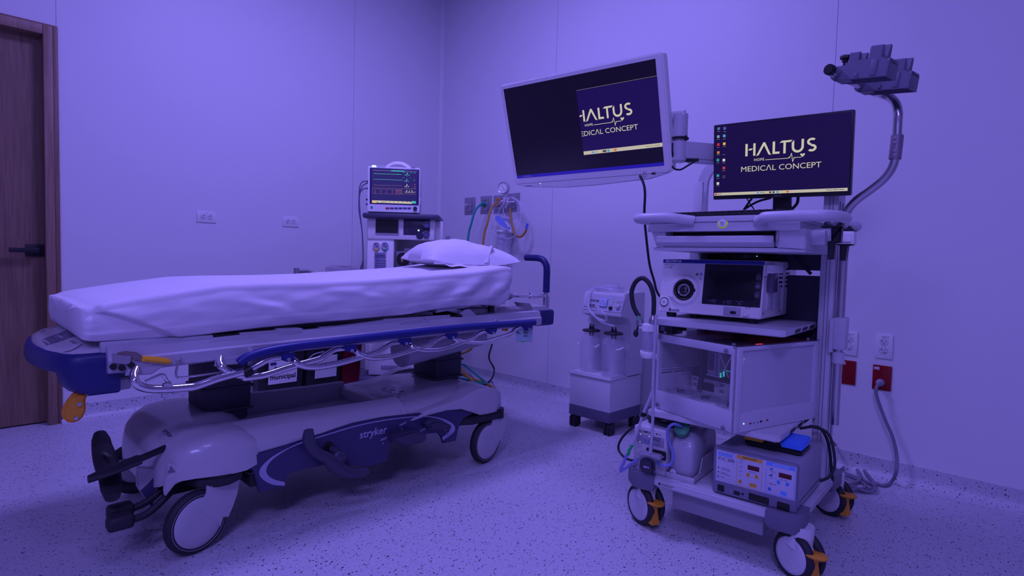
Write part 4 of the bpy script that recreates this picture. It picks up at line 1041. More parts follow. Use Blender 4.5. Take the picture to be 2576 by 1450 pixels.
# absorber arm and canister poking above the mattress on the left
v = WY(746, 681, 3.1); Ai = AM.inverted()
bx = MB(Ai).cyl((v.x, 3.1, v.z-.25), (v.x, 3.1, v.z+.014), .0155, seg=16)
e = WY(784, 686, 3.1)
bx.tube([(v.x+.01, 3.1, v.z-.004), (v.x+.05, 3.1, v.z-.004), (e.x-.02, 3.1, v.z-.006), (e.x+.005, 3.1, v.z-.02), (e.x+.02, 3.11, v.z-.08), (e.x+.10, 3.2, v.z-.22), (2.0, 3.38, v.z-.25)], .011, 12, 5).box(v.x-.01, v.x+.03, 3.08, 3.14, v.z-.26, v.z-.22).box(v.x, 2.1, 3.10, 3.14, v.z-.26, v.z-.225)
bx.build('breathing_arm', STEEL, an)
v = WY(859, 680, 3.25)
ab = MB(Ai).box(v.x-.085, v.x+.085, 3.19, 3.31, v.z-.2, v.z+.024, b=.02).box(v.x-.04, v.x+.04, 3.2, 3.3, v.z+.022, v.z+.028, b=.002)
ab.build('absorber_canister', mat('smoky_clear', (.40, .36, .50), .15, alpha=.45, coat=.4), an)
MB(Ai).box(v.x-.07, v.x+.07, 3.20, 3.30, v.z-.26, v.z-.2).box(v.x, 2.1, 3.22, 3.28, v.z-.25, v.z-.2).build('absorber_mount', MIDG, an)
# post right of the machine
w = WY(1127, 598, 3.0)
MB(Ai).cyl((w.x, 3.0, .50), (w.x, 3.0, w.z+.01), .0145, seg=16).box(w.x-.05, w.x+.02, 2.99, 3.16, .5, .53).sph((w.x-.11, 3.02, w.z-.075), .012).build('side_post', STEEL, an)

# ------------------------------------------------------------------ patient monitor on the top shelf
_p = WZ(989, 537.5, 1.2505)
PMM = frame((_p.x, _p.y, 1.2505), -40, 2) 
pm = thing('patient_monitor', 'white patient monitor with film-covered screen standing on the anaesthesia machine', 'monitor', M=PMM)
def Q(px, py, y=0.): return onpl((px, py), 'y', y, PMM)
tl, br_ = Q(927, 418), Q(1052, 536)
xl, xr, zt_, zb_ = Q(925, 470).x, Q(1056, 470).x, Q(985, 420).z, .0
MB().prism([(-.005, .01), (.0, zt_-.006), (.008, zt_), (.14, zt_-.012), (.15, .05), (.12, 0), (.02, 0)], 'yz', xl, xr, b=.005).build('housing', WHITE, pm)
MB().box(xr-.004, xr+.006, .02, .10, .06, .11, b=.003).box(xr-.004, xr+.004, .03, .11, .02, zt_-.03, b=.004).build('side_panel', WHITE2, pm)
s0, s1 = Q(930, 470, -.004), Q(1054, 470, -.004); s0.z, s1.z = Q(991, 424.5, -.004).z, Q(991, 515.5, -.004).z
MB().box(s0.x, s1.x, -.006, .004, s1.z, s0.z, b=.003).build('screen_bezel', mat('indigo_bezel', (.045, .035, .14), .25), pm)
d0, d1 = Q(935, 470, -.0065), Q(1048.5, 470, -.0065); d0.z, d1.z = Q(991, 427.5, -.0065).z, Q(991, 513.5, -.0065).z
DW, DH = d1.x-d0.x, d0.z-d1.z
dp = MB().rect(d0.x, d1.x, d1.z, d0.z, -.0066).build('display', mat('monitor_glow', (.01, .01, .03), .1, emit=s(26, 20, 92), estr=.7, coat=.5), pm)
def dis(px, py): v = Q(890+px/9.0625, 400+py/9.0625, -.007); return (v.x, v.z)
def E_(name, c, st=1.): return mat('glow_'+name, (.02, .02, .02), .4, emit=c, estr=st)
def DR(m, x0, y0, x1, y1, y=-.0072):
    xm, ym = (x0+x1)/2, (y0+y1)/2; a, b = dis(x0, ym)[0], dis(x1, ym)[0]; t, u_ = dis(xm, y0)[1], dis(xm, y1)[1]
    m.poly([(a, y, u_), (b, y, u_), (b, y, t), (a, y, t)])
m = MB(); DR(m, 415, 960, 1320, 1010); m.build('menu_bar', E_('cream', s(205, 195, 165)), dp)
m = MB(); DR(m, 430, 265, 1440, 285); m.build('status_bar', E_('slate', s(80, 72, 140)), dp)
m = MB(); DR(m, 850, 265, 1150, 288, -.0075); DR(m, 1322, 965, 1415, 1015, -.0075); m.build('banner', E_('teal', s(60, 185, 175)), dp)
m = MB()
for a, b, y0, y1 in ((445, 1090, 343, 350),): DR(m, a, y0, b, y1-2)
def T(m, t, x, y, h, al='CENTER', b=.0): v = dis(x, y); m.text(t, v[0], v[1], h*DH, -.0076, al, bold=b)
T(m, '-?-', 1213, 393, .112); DR(m, 997, 335, 1003, 362)
for x, y in ((1290, 315), (1370, 318), (1130, 310)): DR(m, x, y, x+40, y+5)
m.build('green_readout', E_('green', s(90, 225, 165)), dp)
m = MB(); T(m, '-?-', 1200, 530, .10); T(m, '-?-', 1378, 500, .042); DR(m, 445, 472, 1110, 477)
DR(m, 1105, 430, 1145, 434); DR(m, 1275, 432, 1300, 436); m.build('cyan_readout', E_('cyan', s(95, 205, 190)), dp)
m = MB(); T(m, '-?-', 1205, 655, .108); T(m, '-?-/-?-', 1262, 780, .09); T(m, '-?-', 1388, 772, .04); m.build('cream_readout', E_('cream2', s(235, 225, 180)), dp)
m = MB(); DR(m, 440, 600, 840, 605); DR(m, 855, 606, 1090, 611)
for y in (668, 692, 796): DR(m, 430, y, 1085, y+3)
for p in ([(1090, 680), (1425, 684)], [(1090, 800), (1425, 810)]): DR(m, p[0][0], p[0][1], p[1][0], p[0][1]+5)
DR(m, 1088, 680, 1094, 804); DR(m, 428, 668, 431, 798); m.build('amber_lines', E_('amber', s(150, 105, 95)), dp)
m = MB()
for x in (485, 615, 745, 878):
    for y in (708, 728, 748, 770, 790): DR(m, x-10, y, x+14, y+5)
for y in (708, 725, 745, 768, 792): DR(m, 950, y, 1085, y+5)
for x, y in ((1380, 575), (1380, 615), (1380, 655)): DR(m, x, y, x+26, y+12); DR(m, 1330, y, 1350, y+3)
m.build('coral_readout', E_('coral', s(165, 85, 110)), dp)
m = MB(); DR(m, 418, 965, 515, 1005, -.0076); m.build('amber_key', E_('gold', s(225, 175, 85)), dp)
m = MB()
for x in (540, 640, 690, 735, 815, 910, 1015, 1115, 1215, 1290): DR(m, x-14, 975, x+14, 992, -.0078)
for x in (520, 620, 665, 765, 865, 965, 1062, 1165, 1265): DR(m, x, 960, x+2, 1012, -.0078)
m.build('menu_icons', E_('ink', s(60, 80, 90)), dp)
# wrinkled protective film reflections: creased film sheet
rws = []
for j in range(15):
    rws.append([(d0.x+DW*i/18, -.0105-.0018*noise.noise((i*.55, j*.6, 2))-.0012*abs(noise.noise((i*.9+j*.5, j*.35, 6))), d1.z+DH*(1-j/14)) for i in range(19)])
MB().grid(rws, flip=True).build('protective_film', mat('film', (.8, .8, .9), .16, alpha=.05, coat=1.), pm, 'wrinkled clear film')
# keys
for i, x in enumerate((768, 867, 966, 1065, 1165, 1263)):
    v = Q(890+x/9.0625, 400+1126/9.0625, -.002); MB().box(v.x-.0125, v.x+.0125, -.008, .004, v.z-.0065, v.z+.0065, b=.003).build('key', mat('red_key', (.55, .05, .05), .45) if i == 0 else mat('slate_key', (.10, .10, .27), .45), pm, 'red oval key' if i == 0 else None)
v = Q(890+410/9.0625, 400+1112/9.0625, 0); MB().cyl((v.x, .002, v.z), (v.x, -.006, v.z), .0095, b=.0015).build('power_button', mat('green_button', (.03, .35, .25), .4), pm)
v = Q(890+1400/9.0625, 400+1135/9.0625, 0); MB().cyl((v.x, .002, v.z), (v.x, -.02, v.z), .0145, .0125, b=.002).build('rotary_knob', mat('navy_knob', (.03, .03, .07), .4), pm)
v = Q(890+1348/9.0625, 400+213/9.0625, -.0062); MB().text('lifee', v.x, v.z, .0065, -.0062, bold=.03).build('brand_lettering', INK, pm)
v = Q(890+1325/9.0625, 400+204/9.0625, -.0062); MB().poly([(v.x, -.0062, v.z-.004), (v.x+.005, -.0062, v.z+.002), (v.x+.0025, -.0062, v.z+.004), (v.x, -.0062, v.z+.002), (v.x-.0025, -.0062, v.z+.004), (v.x-.005, -.0062, v.z+.002)]).build('heart_mark', mat('crimson', (.35, .01, .08), .5), pm)
v = Q(890+457/9.0625, 400+165/9.0625, .0); MB().box(v.x-.0115, v.x+.0115, -.002, .03, zt_-.004, zt_+.006, b=.002).build('alarm_light', mat('cyan_lamp', (.6, 1, 1), .4, emit=(.45, 1, .95), estr=2.2), pm)
v = Q(890+650/9.0625, 400+165/9.0625, .0); MB().box(v.x-.035, v.x+.02, -.001, .03, zt_-.004, zt_+.005, b=.002).build('alarm_lens', WHITE2, pm)
a_, b_ = Q(890+735/9.0625, 400+150/9.0625, .06), Q(890+1285/9.0625, 400+150/9.0625, .06); c_ = Q(890+1000/9.0625, 400+92/9.0625, .06)
MB().tube([(a_.x, .06, zt_-.012), (a_.x+.01, .06, zt_+.010), (a_.x+.05, .06, c_.z-.003), ((a_.x+b_.x)/2, .06, c_.z), (b_.x-.05, .06, c_.z-.003), (b_.x-.01, .06, zt_+.010), (b_.x, .06, zt_-.012)], .0065, 10, 5, flat=2.2).build('carry_handle', WHITE, pm)
cb_ = MB(); pl = MB()
for k, y in enumerate((507, 540, 670)):
    p0 = Q(890+322/9.0625, 400+(y+5)/9.0625, .06)
    pts = [p0, Q(890+(200, 215, 230)[k]/9.0625, 400+(y+[15, 60, 12][k])/9.0625, .06), Q(890+(135, 150, 150)[k]/9.0625, 400+(640, 720, 760)[k]/9.0625, .06), Q(890+(118, 120, 128)[k]/9.0625, 400+900/9.0625, .06), Q(890+(122, 130, 140)[k]/9.0625, 400+1200/9.0625, .06)]
    tail = [(911, 585), (913.5, 650), (906+k*4, 678), (903+k*6, 700), (905+k*5, 730)]
    pts += [Q(*p, .06) for p in tail]
    cb_.tube(pts, .0038, 8, 6); pl.cyl(p0+Vector((.02, 0, 0)), p0-Vector((.006, 0, 0)), .0085, .006)
cb_.build('sensor_cable', mat('grey_cable', (.13, .12, .22), .5), pm)
for y in (928, 1035):
    v = Q(890+298/9.0625, 400+y/9.0625, .06); pl.sph(v, .007)
pl.build('cable_plug', DARKG, pm)
# ------------------------------------------------------------------ portable suction pump by the right wall
SMX = frame((2.63, 1.98, 0), -90)
su = thing('suction_pump', 'white wheeled suction pump with slanted gauge panel and two glass jars', 'suction pump', M=SMX)
def S(px, py, y): return onpl((px, py), 'y', y, SMX)
def c6(x, y): return (1400+x/3.297, 680+y/3.297)
SW = mat('pump_white', (.60, .60, .67), .35)
xl, xr = S(1431, 1030, 0).x, S(1533, 1040, 0).x
z1 = S(*c6(450, 1195), 0).z; z0 = S(*c6(440, 1280), 0).z; zl = S(*c6(460, 915), 0).z
MB().box(xl, xr, 0, .31, z0, z1+.004, b=.004).build('plinth', mat('slate_plinth', (.10, .095, .17), .45), su)
MB().box(xl+.001, xr-.001, .001, .31, z1, zl-.006, b=.004).build('lower_cabinet', SW, su)
MB().box(xl-.005, xr+.004, -.006, .16, zl-.008, zl+.004, b=.003).box(xl+.01, xr-.004, .004, .16, zl+.002, zl+.012, b=.01).build('jar_ledge', SW, su)
yb = .075
pb = S(*c6(540, 372), yb).z; ptp = S(*c6(580, 215), yb+.025).z
xL = S(*c6(207, 330), yb).x; xR = S(*c6(541, 370), yb).x
MB().prism([(.16, zl), (.165, pb-.06), (.14, pb-.03), (yb, pb-.012), (yb-.002, pb), (yb+.025, ptp), (yb+.035, ptp+.012), (.30, ptp+.018), (.31, ptp+.008), (.31, zl)], 'yz', xL, xR, b=.005).build('cabinet', SW, su)
pnl = []
for p, y in (((262, 190), yb+.023), ((572, 222), yb+.023), ((535, 355), yb+.001), ((218, 320), yb+.001)): pnl.append(S(*c6(*p), y-.0015))
rc = MB()
rc.loft([[v+Vector((0, d, 0)) for v in pnl] for d in (-.0015, .004)]).build('front_panel', mat('panel_lilac', (.55, .55, .66), .4), su)
ang = math.degrees(math.atan2(.025, ptp-pb))
v = S(*c6(395, 270), yb+.011)
PM = Matrix.Translation((v.x, v.y-.004, v.z)) @ Matrix.Rotation(rad(-ang), 4, 'X')
g = MB(PM).box(-.026, .026, -.006, .006, -.025, .025, b=.004).build('vacuum_gauge', mat('gauge_frame', (.35, .40, .62), .3), su)
MB(PM).box(-.022, .022, -.0066, 0, -.021, .021, b=.002).build('gauge_face', mat('gauge_sky', (.55, .66, .95), .3), g)
gm = MB(PM).ring((0, -.002), .0135, .0148, -.0072, 24, rad(-40), rad(220))
for k in range(14): a_ = rad(-40+20*k); gm.line([(.0155*cos(a_), -.002+.0155*sin(a_)), (.018*cos(a_), -.002+.018*sin(a_))], .0012, -.0072)
gm.line([(.009, -.013), (-.006, .006)], .002, -.0074).build('gauge_marks', INK, g)
def L_(x, y): w = S(*c6(x, y), yb+.010); q = PM.inverted() @ w; return q.x, q.z
ltr = MB(PM)
x, z = L_(282, 256); ltr.text('HERGOM', x, z, .0105, -.002, bold=.02, shear=.1)
x, z = L_(272, 295); ltr.text('7A-23B', x, z, .0105, -.002, bold=.03, shear=.25)
x, z = L_(238, 302); ltr.text('ELECTRIC SUCTION APPARATUS', x, z-.002, .0045, -.002, bold=.03)
x, z = L_(530, 268); ltr.text('VACUUM REGULATOR', x, z, .0035, -.002, 'CENTER', bold=.02)
x, z = L_(475, 242); ltr.text('POWER', x, z, .0032, -.002, 'CENTER').text('ON', L_(463, 292)[0], L_(463, 292)[1], .004, -.002, 'CENTER').text('OFF', L_(450, 343)[0], L_(450, 343)[1], .004, -.002, 'CENTER')
x, z = L_(516, 300); ltr.ring((x, z), .0165, .0175, -.002, 16, rad(-20), rad(150))
ltr.build('panel_lettering', INK, su)
x, z = L_(516, 305)
kb = MB(PM).cyl((x, .004, z), (x, -.010, z), .0145, .0125, b=.002).build('regulator_knob', SW, su)
MB(PM).box(x-.012, x+.012, -.013, -.008, z-.002, z+.002, M=None).build('knob_mark', WHITE2, kb)
x, z = L_(474, 257); MB(PM).sph((x, -.001, z), .0045).build('power_light', mat('dim_green', (.02, .2, .1), .3, emit=(.02, .35, .15), estr=.5), su)
x, z = L_(456, 318); MB(PM).box(x-.0105, x+.0105, -.005, .002, z-.009, z+.009, b=.0015).build('rocker_switch', BLACK, su)
# casters
for px, py, x, y in ((0, 0, xl+.025, .03), (0, 0, xr-.02, .03), (0, 0, xl+.025, .28), (0, 0, xr-.02, .28)):
    MB().box(x-.016, x+.016, y-.016, y+.016, z0-.012, z0+.002).prism([(y-.03, .006), (y-.015, .0), (y+.015, 0), (y+.03, .008), (y+.03, z0-.012), (y+.018, z0-.004), (y-.018, z0-.004), (y-.03, z0-.012)], 'yz', x-.021, x-.004, b=.004).prism([(y-.03, .006), (y-.015, .0), (y+.015, 0), (y+.03, .008), (y+.03, z0-.012), (y+.018, z0-.004), (y-.018, z0-.004), (y-.03, z0-.012)], 'yz', x+.004, x+.021, b=.004).box(x-.006, x+.006, y-.02, y+.02, .014, z0-.004).build('caster', RUBBER, su)
# jars
JG = mat('jar_glass', (.70, .70, .86), .06, alpha=.13, coat=1.)
def jar(pxc, pyb, pyt, w, label, y):
    v = S(pxc, pyb, y); t = S(pxc, pyt, y); r = w/2; H = t.z-v.z
    j = thing('suction_jar', label, 'jar', M=SMX @ Matrix.Translation((v.x, y, zl+.0125)), group='suction jars on the pump')
    MB().lathe([(0, .001), (r*.9, .001), (r, .008), (r, H*.70), (r*.96, H*.78), (r*.72, H*.90), (r*.64, H*.93), (r*.64, H*.97), (r*.61, H*.97), (r*.61, H*.93), (r*.68, H*.90), (r*.93, H*.77), (r*.965, H*.70), (r*.965, .010), (0, .006)], seg=40).build('glass', JG, j, ang=60)
    ld = MB().lathe([(0, H*.955), (r*.8, H*.955), (r*.84, H*.965), (r*.84, H*.985), (r*.78, H*1.0), (0, H*1.005)], seg=36)
    for dx, dy in ((-.2, .1), (.3, -.15)): ld.cyl((r*dx, r*dy, H), (r*dx, r*dy, H*1.07), .0075).cyl((r*dx, r*dy, H*1.06), (r*dx, r*dy, H*1.13), .0042).cyl((r*dx, r*dy, H*.84), (r*dx, r*dy, H*.96), .006)
    ld.build('lid', RUBBER, j)
    sc = MB(frame((0, 0, 0), 25))
    for k in range(8): sc.rect(-.003, .006, .02+.011*k, .0212+.011*k, -r*1.005)
    sc.build('scale_print', INKW, j)
    return j
jar(1484.5, 927, 822.5, .122, 'glass suction jar with black lid on the pump ledge, the one nearer the bed', .075)
jar(1540, 938, 829, .130, 'glass suction jar with black lid on the pump ledge, the one nearer the tower cart', .062)
cl = MB()
for (x0, x1, yy) in ((310, 358, 640), (485, 560, 665), (180, 190, 620)):
    a = S(*c6(x0, yy), .0); b_ = S(*c6(x1, yy-6), .10); m_ = S(*c6((x0+x1)/2, yy), .02)
    cl.tube([b_, S(*c6(x1-6, yy-18), .05), S(*c6((x0+x1)/2, yy-4), .008), S(*c6(x0+8, yy), .004)], .0055, 8, 5, flat=1.)
cl.build('jar_clip', mat('clip_white', (.68, .68, .74), .4), su)
# clear tubes
tb = MB(SMX)
tb.tube([S(*c6(*p), y) for p, y in (((275, 440), .07), ((275, 400), .06), ((340, 345), .03), ((400, 360), .03), ((410, 420), .04), ((340, 400), .03), ((300, 365), .03), ((265, 310), .04), ((270, 220), .07), ((290, 165), .10), ((350, 140), .16), ((450, 150), .2))], .0075, 8)
tb.tube([S(*c6(*p), y) for p, y in (((480, 465), .06), ((440, 455), .05), ((370, 430), .03), ((320, 385), .025), ((300, 360), .03))], .0065, 8)
zt2 = ptp+.018+.008
for k in range(4): tb.tube([(-.02+(.085-.006*k)*cos(a_)*1.15, .19+(.06-.004*k)*sin(a_), zt2+.004*k+.004*sin(2*a_+k)+.004) for a_ in [2*PI*i/14 for i in range(14)]], .0062, 7, 4, closed=True)
tb.tube([(.02, .2, zt2+.014), (.05, .17, zt2+.026), (.075, .15, zt2+.045)], .005, 7)
o = tb.build('suction_tubing', PVC); tag(o, 'milky clear tubing coiled on top of the suction pump and down to its jars', 'tubing')
# ------------------------------------------------------------------ endoscopy tower cart
CM = frame((1.836, .87, 0), -85.5)
ct = thing('tower_cart', 'white endoscopy tower cart with four big casters and ochre brake pedals', 'equipment cart', M=CM)
def K(px, py, axis, v, M=CM): return onpl((px, py), axis, v, M)
CW = mat('cart_white', (.58, .58, .66), .38)
CG = mat('cart_grey', (.17, .165, .245), .5)
ZB = .2
bp = [(-.294, .02), (-.28, .004), (-.23, .0), (.22, .0), (.268, .004), (.282, .02), (.284, .53), (.27, .552), (-.28, .552), (-.296, .53)]
MB().prism(bp, 'xy', .168, ZB, b=.006).build('base_plate', CW, ct)
cbx = MB()
def cbump(sx, sy):
    X = .284 if sx > 0 else -.298; Y = .0 if sy < 0 else .555; ex = sx*.012; ey = sy*.012
    o = [(X-sx*.10, Y+ey*.4), (X-sx*.05, Y+ey), (X-sx*.012, Y+ey*.9), (X+ex*.9, Y-sy*.012), (X+ex, Y-sy*.05), (X+ex*.4, Y-sy*.10)]
    i = [(X-sx*.022, Y-sy*.10), (X-sx*.03, Y-sy*.045), (X-sx*.045, Y-sy*.03), (X-sx*.10, Y-sy*.02)]
    lo = [(X+(x-X)*.82-sx*.008, Y+(y-Y)*.82-sy*.008) for x, y in o+i]
    MB().loft([[(x, y, .143) for x, y in lo], [(x, y, .160) for x, y in o+i], [(x, y, .198) for x, y in o+i], [(x-(x-X)*.06, y, .206) for x, y in o+i]]).build('corner_bumper', CG, ct, 'slate rubber corner bumper', ang=50)
for sx in (-1, 1):
    for sy in (-1, 1): cbump(sx, sy)
MB().box(-.15, .165, .05, .30, .088, .17, b=.003).build('transformer_box', mat('underbox_grey', (.34, .335, .41), .45), ct)
vb = MB()
for k in range(4): vb.prism([(.09+.05*k, .12), (.12+.05*k, .135), (.125+.05*k, .148), (.095+.05*k, .132)], 'yz', .163, .1655)
vb.build('vent_slots', BLACK, ct)
v = K(1650, 1211, 'y', -.0005); MB().rect(-.183, -.125, .176, .188, -.0012).build('small_sticker', mat('sticker_white', (.66, .66, .72), .4), ct)
m = MB(); m.rect(-.181, -.173, .178, .186, -.0016)
for k in range(3): m.rect(-.170, -.13+.004*k, .1785+.003*k, .1797+.003*k, -.0016)
m.build('sticker_print', INK, ct)
# casters
def tower_caster(x, y, az):
    """x, y: centre of the outward disc in cart frame"""
    w = CM @ Vector((x, y, 0)); a = rad(az); ax = Vector((cos(a), sin(a), 0))
    ctr = w-ax*.034; yaw = az+90       # local -y = axle direction
    M = CM.inverted() @ frame((ctr.x, ctr.y, .0735), yaw)
    RX = Matrix.Rotation(PI/2, 4, 'X')
    def wheel(y0):
        return MB(M).lathe([(.048, y0-.013), (.062, y0-.0135), (.0695, y0-.010), (.0735, y0-.003), (.0735, y0+.003), (.0695, y0+.010), (.062, y0+.0135), (.048, y0+.013), (.04, y0), (.048, y0-.013)], RX, 44)
    o = wheel(.022).build('caster_wheel', RUBBER, ct, ang=60)
    MB(M).lathe([(0, .036), (.045, .0375), (.0555, .036), (.057, .034), (.057, .02), (0, .02)], RX, 44).build('wheel_disc', CW, o, ang=50)
    MB(M).sph((-.03, -.0365, .042), .003).build('disc_stud', STEEL, o)
    o2 = wheel(-.024).build('caster_wheel', RUBBER, ct, ang=60)
    MB(M).lathe([(0, -.008), (.056, -.008), (.058, .006), (.058, .012), (0, .012)], RX, 44).build('caster_body', WHITE2, o2, ang=40)
    MB(M).cyl((.0, .0, .03), (.008, 0, .072), .042, .034).cyl((.008, 0, .06), (.008, 0, .095), .034).build('caster_neck', WHITE2, ct)
    # brake pedal toward the aisle
    pd = MB(M)
    R2 = Matrix.Translation((.0, 0, 0))
    pd.loft([[(.058+.042*cos(t)*c_, .030*sin(t)*c_-.006, .028+.004*h-.012*(.0)) for t in [2*PI*i/20 for i in range(20)]] for h, c_ in ((-1.2, .92), (-.4, 1), (.5, 1), (1, .9))])
    pd.loft([[(.064+dx, -.012+dy, z) for dx, dy in ((-.011*f, -.014*f), (.011*f, -.014*f), (.011*f, .014*f), (-.011*f, .014*f))] for z, f in ((.026, .9), (.0, .7), (-.03, .95), (-.048, 1.25))])
    pd.build('brake_pedal', ORNG, ct, 'ochre brake pedal', ang=50)
for px, py, hint, az in (((1607), 1275, (-.268, .02), 160), (1990, 1405, (.262, .01), 158), (2085, 1250, (.235, .60), 162)):
    tower_caster(hint[0], hint[1], az)
tower_caster(-.275, .54, 160)
# columns, back panel, shelves
cl = MB()
for x0, x1 in ((.218, .266), (-.27, -.222)):
    cl.box(x0, x1, .385, .50, ZB-.01, 1.30 if x0 > 0 else 1.12, b=.006)
cl.build('column', CW, ct)
gr = MB()
for x0 in (.2185, .2665):
    gr.box(x0-.0012 if x0 < .25 else x0-.001, x0+.0012, .41, .414, ZB, 1.2).box(x0-.0012, x0+.0012, .455, .459, ZB, 1.2)
for x in (.238, .249): gr.box(x, x+.0015, .3835, .387, ZB, 1.28)
gr.build('column_groove', mat('groove_grey', (.15, .14, .2), .5), ct)
MB().box(-.225, .22, .46, .475, .44, .935).box(-.225, -.13, .46, .475, .93, 1.04).box(-.10, .02, .46, .475, .945, 1.04).box(-.225, .22, .46, .475, .955, 1.04).build('back_panel', mat('slate_back', (.05, .047, .085), .5), ct)
def shelf(z, x0, x1, name):
    MB().prism([(x0, .045), (x0+.012, .035), (x1-.012, .035), (x1, .047), (x1, .46), (x0, .46)], 'xy', z-.022, z, b=.003).build(name, CW, ct)
shelf(.766, -.255, .205, 'shelf'); shelf(.429, -.255, .205, 'shelf')
sv = MB()
for z in (.766, .429):
    for k in range(3): sv.prism([(.15+.09*k, z-.017), (.21+.09*k, z-.017), (.225+.09*k, z-.006), (.165+.09*k, z-.006)], 'yz', .2035, .2062)
sv.build('shelf_slots', BLACK, ct)
# work top with loop handles
TT = 1.128
MB().prism([(-.262, .0), (-.25, -.012), (.25, -.012), (.262, .0), (.262, .46), (-.262, .46)], 'xy', 1.104, TT, b=.006).prism([(-.255, -.008), (.245, -.008), (.245, .45), (-.255, .45)], 'xy', 1.078, 1.106).build('work_top', CW, ct, ang=30)
MB().prism([(-.222, 1.02), (-.20, 1.02), (-.19, 1.08), (-.245, 1.08)], 'xz', .0, .45).prism([(.178, 1.023), (.262, 1.017), (.262, 1.085), (.178, 1.085)], 'xz', -.004, .45, b=.004).box(-.235, .26, .0, .45, 1.012, 1.024).build('drawer_case', CW, ct, ang=30)
MB().box(-.2, .178, .06, .40, 1.024, 1.08).build('drawer_cavity', BLACK, ct)
dr = MB().prism([(-.012, 1.036), (-.017, 1.041), (-.016, 1.06), (-.010, 1.0625), (-.006, 1.060), (-.004, 1.045), (.30, 1.045), (.30, 1.026), (.0, 1.026)], 'yz', -.218, .172, b=.002).build('drawer', CW, ct, 'shallow pull-out drawer', ang=40)
MB().box(.176, .186, -.006, .06, 1.03, 1.078, b=.002).cyl((.181, -.007, 1.045), (.181, -.007, 1.065), .005).build('drawer_runner', STEEL, ct)
for pts in ([(-.085, -.012, 1.113), (-.12, -.03, 1.118), (-.16, -.05, 1.123), (-.23, -.055, 1.124), (-.272, -.045, 1.124), (-.292, -.01, 1.124), (-.297, .06, 1.124), (-.292, .16, 1.124), (-.26, .22, 1.122)],
            [(.125, -.012, 1.11), (.145, -.035, 1.113), (.16, -.05, 1.117), (.24, -.062, 1.117), (.305, -.055, 1.117), (.335, -.03, 1.117), (.348, .02, 1.117), (.345, .10, 1.117), (.30, .19, 1.116), (.262, .21, 1.115)]):
    MB().tube(pts, .0165, 14, 6).build('loop_handle', CW, ct, ang=60)
bu = MB()
v = K(1818, 562, 'y', -.008)
bn = MB().cyl((v.x, -.004, v.z), (v.x, -.014, v.z), .0135, .0125, b=.002).build('power_button', WHITE, ct, 'round power button with lime ring')
MB().ring((v.x, v.z), .0128, .0165, -.0092).build('lime_ring', mat('lime_ring', (.55, .75, .02), .4, emit=(.35, .55, .0), estr=.35), bn)
MB().ring((v.x, v.z), .0042, .0052, -.0146, 16).rect(v.x-.0006, v.x+.0006, v.z-.002, v.z+.002, -.0146).build('power_mark', INK, bn)
# clear dome lens in the drawer
v = K(1795, 592, 'y', .03); MB().sph((v.x, .05, 1.046), .028, (1, 1, .75)).build('clear_dome', mat('dome_clear', (.7, .7, .9), .05, alpha=.3, coat=1.), dr)
# arch carrying the monitor arm
MB().tube([(-.245, .44, 1.10), (-.245, .44, 1.20), (-.245, .44, 1.28), (-.238, .44, 1.325), (-.21, .44, 1.365), (-.17, .44, 1.38), (-.05, .44, 1.385), (.15, .44, 1.385)], .024, 4, 6, flat=1.6).build('support_arch', CW, ct, ang=50)
MB().box(-.262, -.225, .385, .40, 1.12, 1.30, b=.003).build('arch_front', WHITE2, ct)
# monitor arm
hb2 = WX(1707, 300, 2.04); hb3 = WX(1707, 395, 2.04)
aj = CM.inverted()
a1 = aj @ WX(1716, 380, 2.06); a2 = aj @ Vector((2.33, 1.0, WX(1760, 378, 2.16)[2]))
arm = MB()
w0 = aj @ WX(1708, 372, 2.05)
arm.cyl((w0.x, w0.y, w0.z-.055), (w0.x, w0.y, w0.z+.025), .029, b=.004)
d = (a2-w0); d.z = 0; L = d.length; AYW = math.degrees(math.atan2(d.y, d.x))
AFM = Matrix.Translation(w0) @ Matrix.Rotation(rad(AYW), 4, 'Z') @ Matrix.Rotation(-math.atan2(a2.z-w0.z, L), 4, 'Y')
arm.box(.0, L, -.026, .026, -.042, .022, b=.004, M=AFM).box(.05, L, -.02, .02, -.054, -.04, b=.003, M=AFM)
arm.cyl((a2.x, a2.y, 1.36), (a2.x, a2.y, a2.z+.01), .03)
arm.build('monitor_arm', CW, ct, ang=40)
hz = (aj @ WX(1707, 284, 2.05)).z
MB().cyl((w0.x, w0.y, w0.z+.024), (w0.x, w0.y, hz), .030, b=.008).build('arm_hub', CW, ct)
MB().tube([(w0.x+.031*cos(t), w0.y+.031*sin(t), w0.z+.034) for t in [2*PI*i/16 for i in range(16)]], .005, 8, 3, closed=True).box(w0.x+.026, w0.x+.034, w0.y-.012, w0.y-.002, w0.z+.026, w0.z+.042, b=.001).build('cable_strap', RUBBER, ct)
# right-hand pole with clamp and scope hanger
px_, py_ = .288, .40
pole = MB().cyl((px_, py_, K(2098, 1068, 'y', py_).z), (px_, py_, 1.10), .0142, seg=20)
pole.build('pole', STEEL, ct)
z_ = lambda py: K(2100, py, 'y', .4).z
MB().box(.262, .275, .36, .46, z_(885), z_(800), b=.003).box(.272, .312, .372, .428, z_(878), z_(797), b=.006).cyl((px_, py_, z_(914)), (px_, py_, z_(884)), .0205, b=.003).build('pole_clamp', CW, ct)
sc_ = MB()
for dy in (.385, .43):
    for zz in (z_(875), z_(812)): sc_.cyl((.2745, dy-.02, zz), (.2765, dy-.02, zz), .003)
hp = [K(*p, 'y', .4) for p in ((2119, 640), (2120, 585), (2124, 555), (2134, 528), (2156, 503), (2190, 478), (2222, 452), (2243, 424), (2252, 395), (2255, 355))]
MB().tube([(px_, py_, 1.06)]+hp[1:], .0142, 16, 6).build('pole', STEEL, ct, ang=70)
j0, j1 = K(2251, 402, 'y', .4), K(2258, 340, 'y', .4)
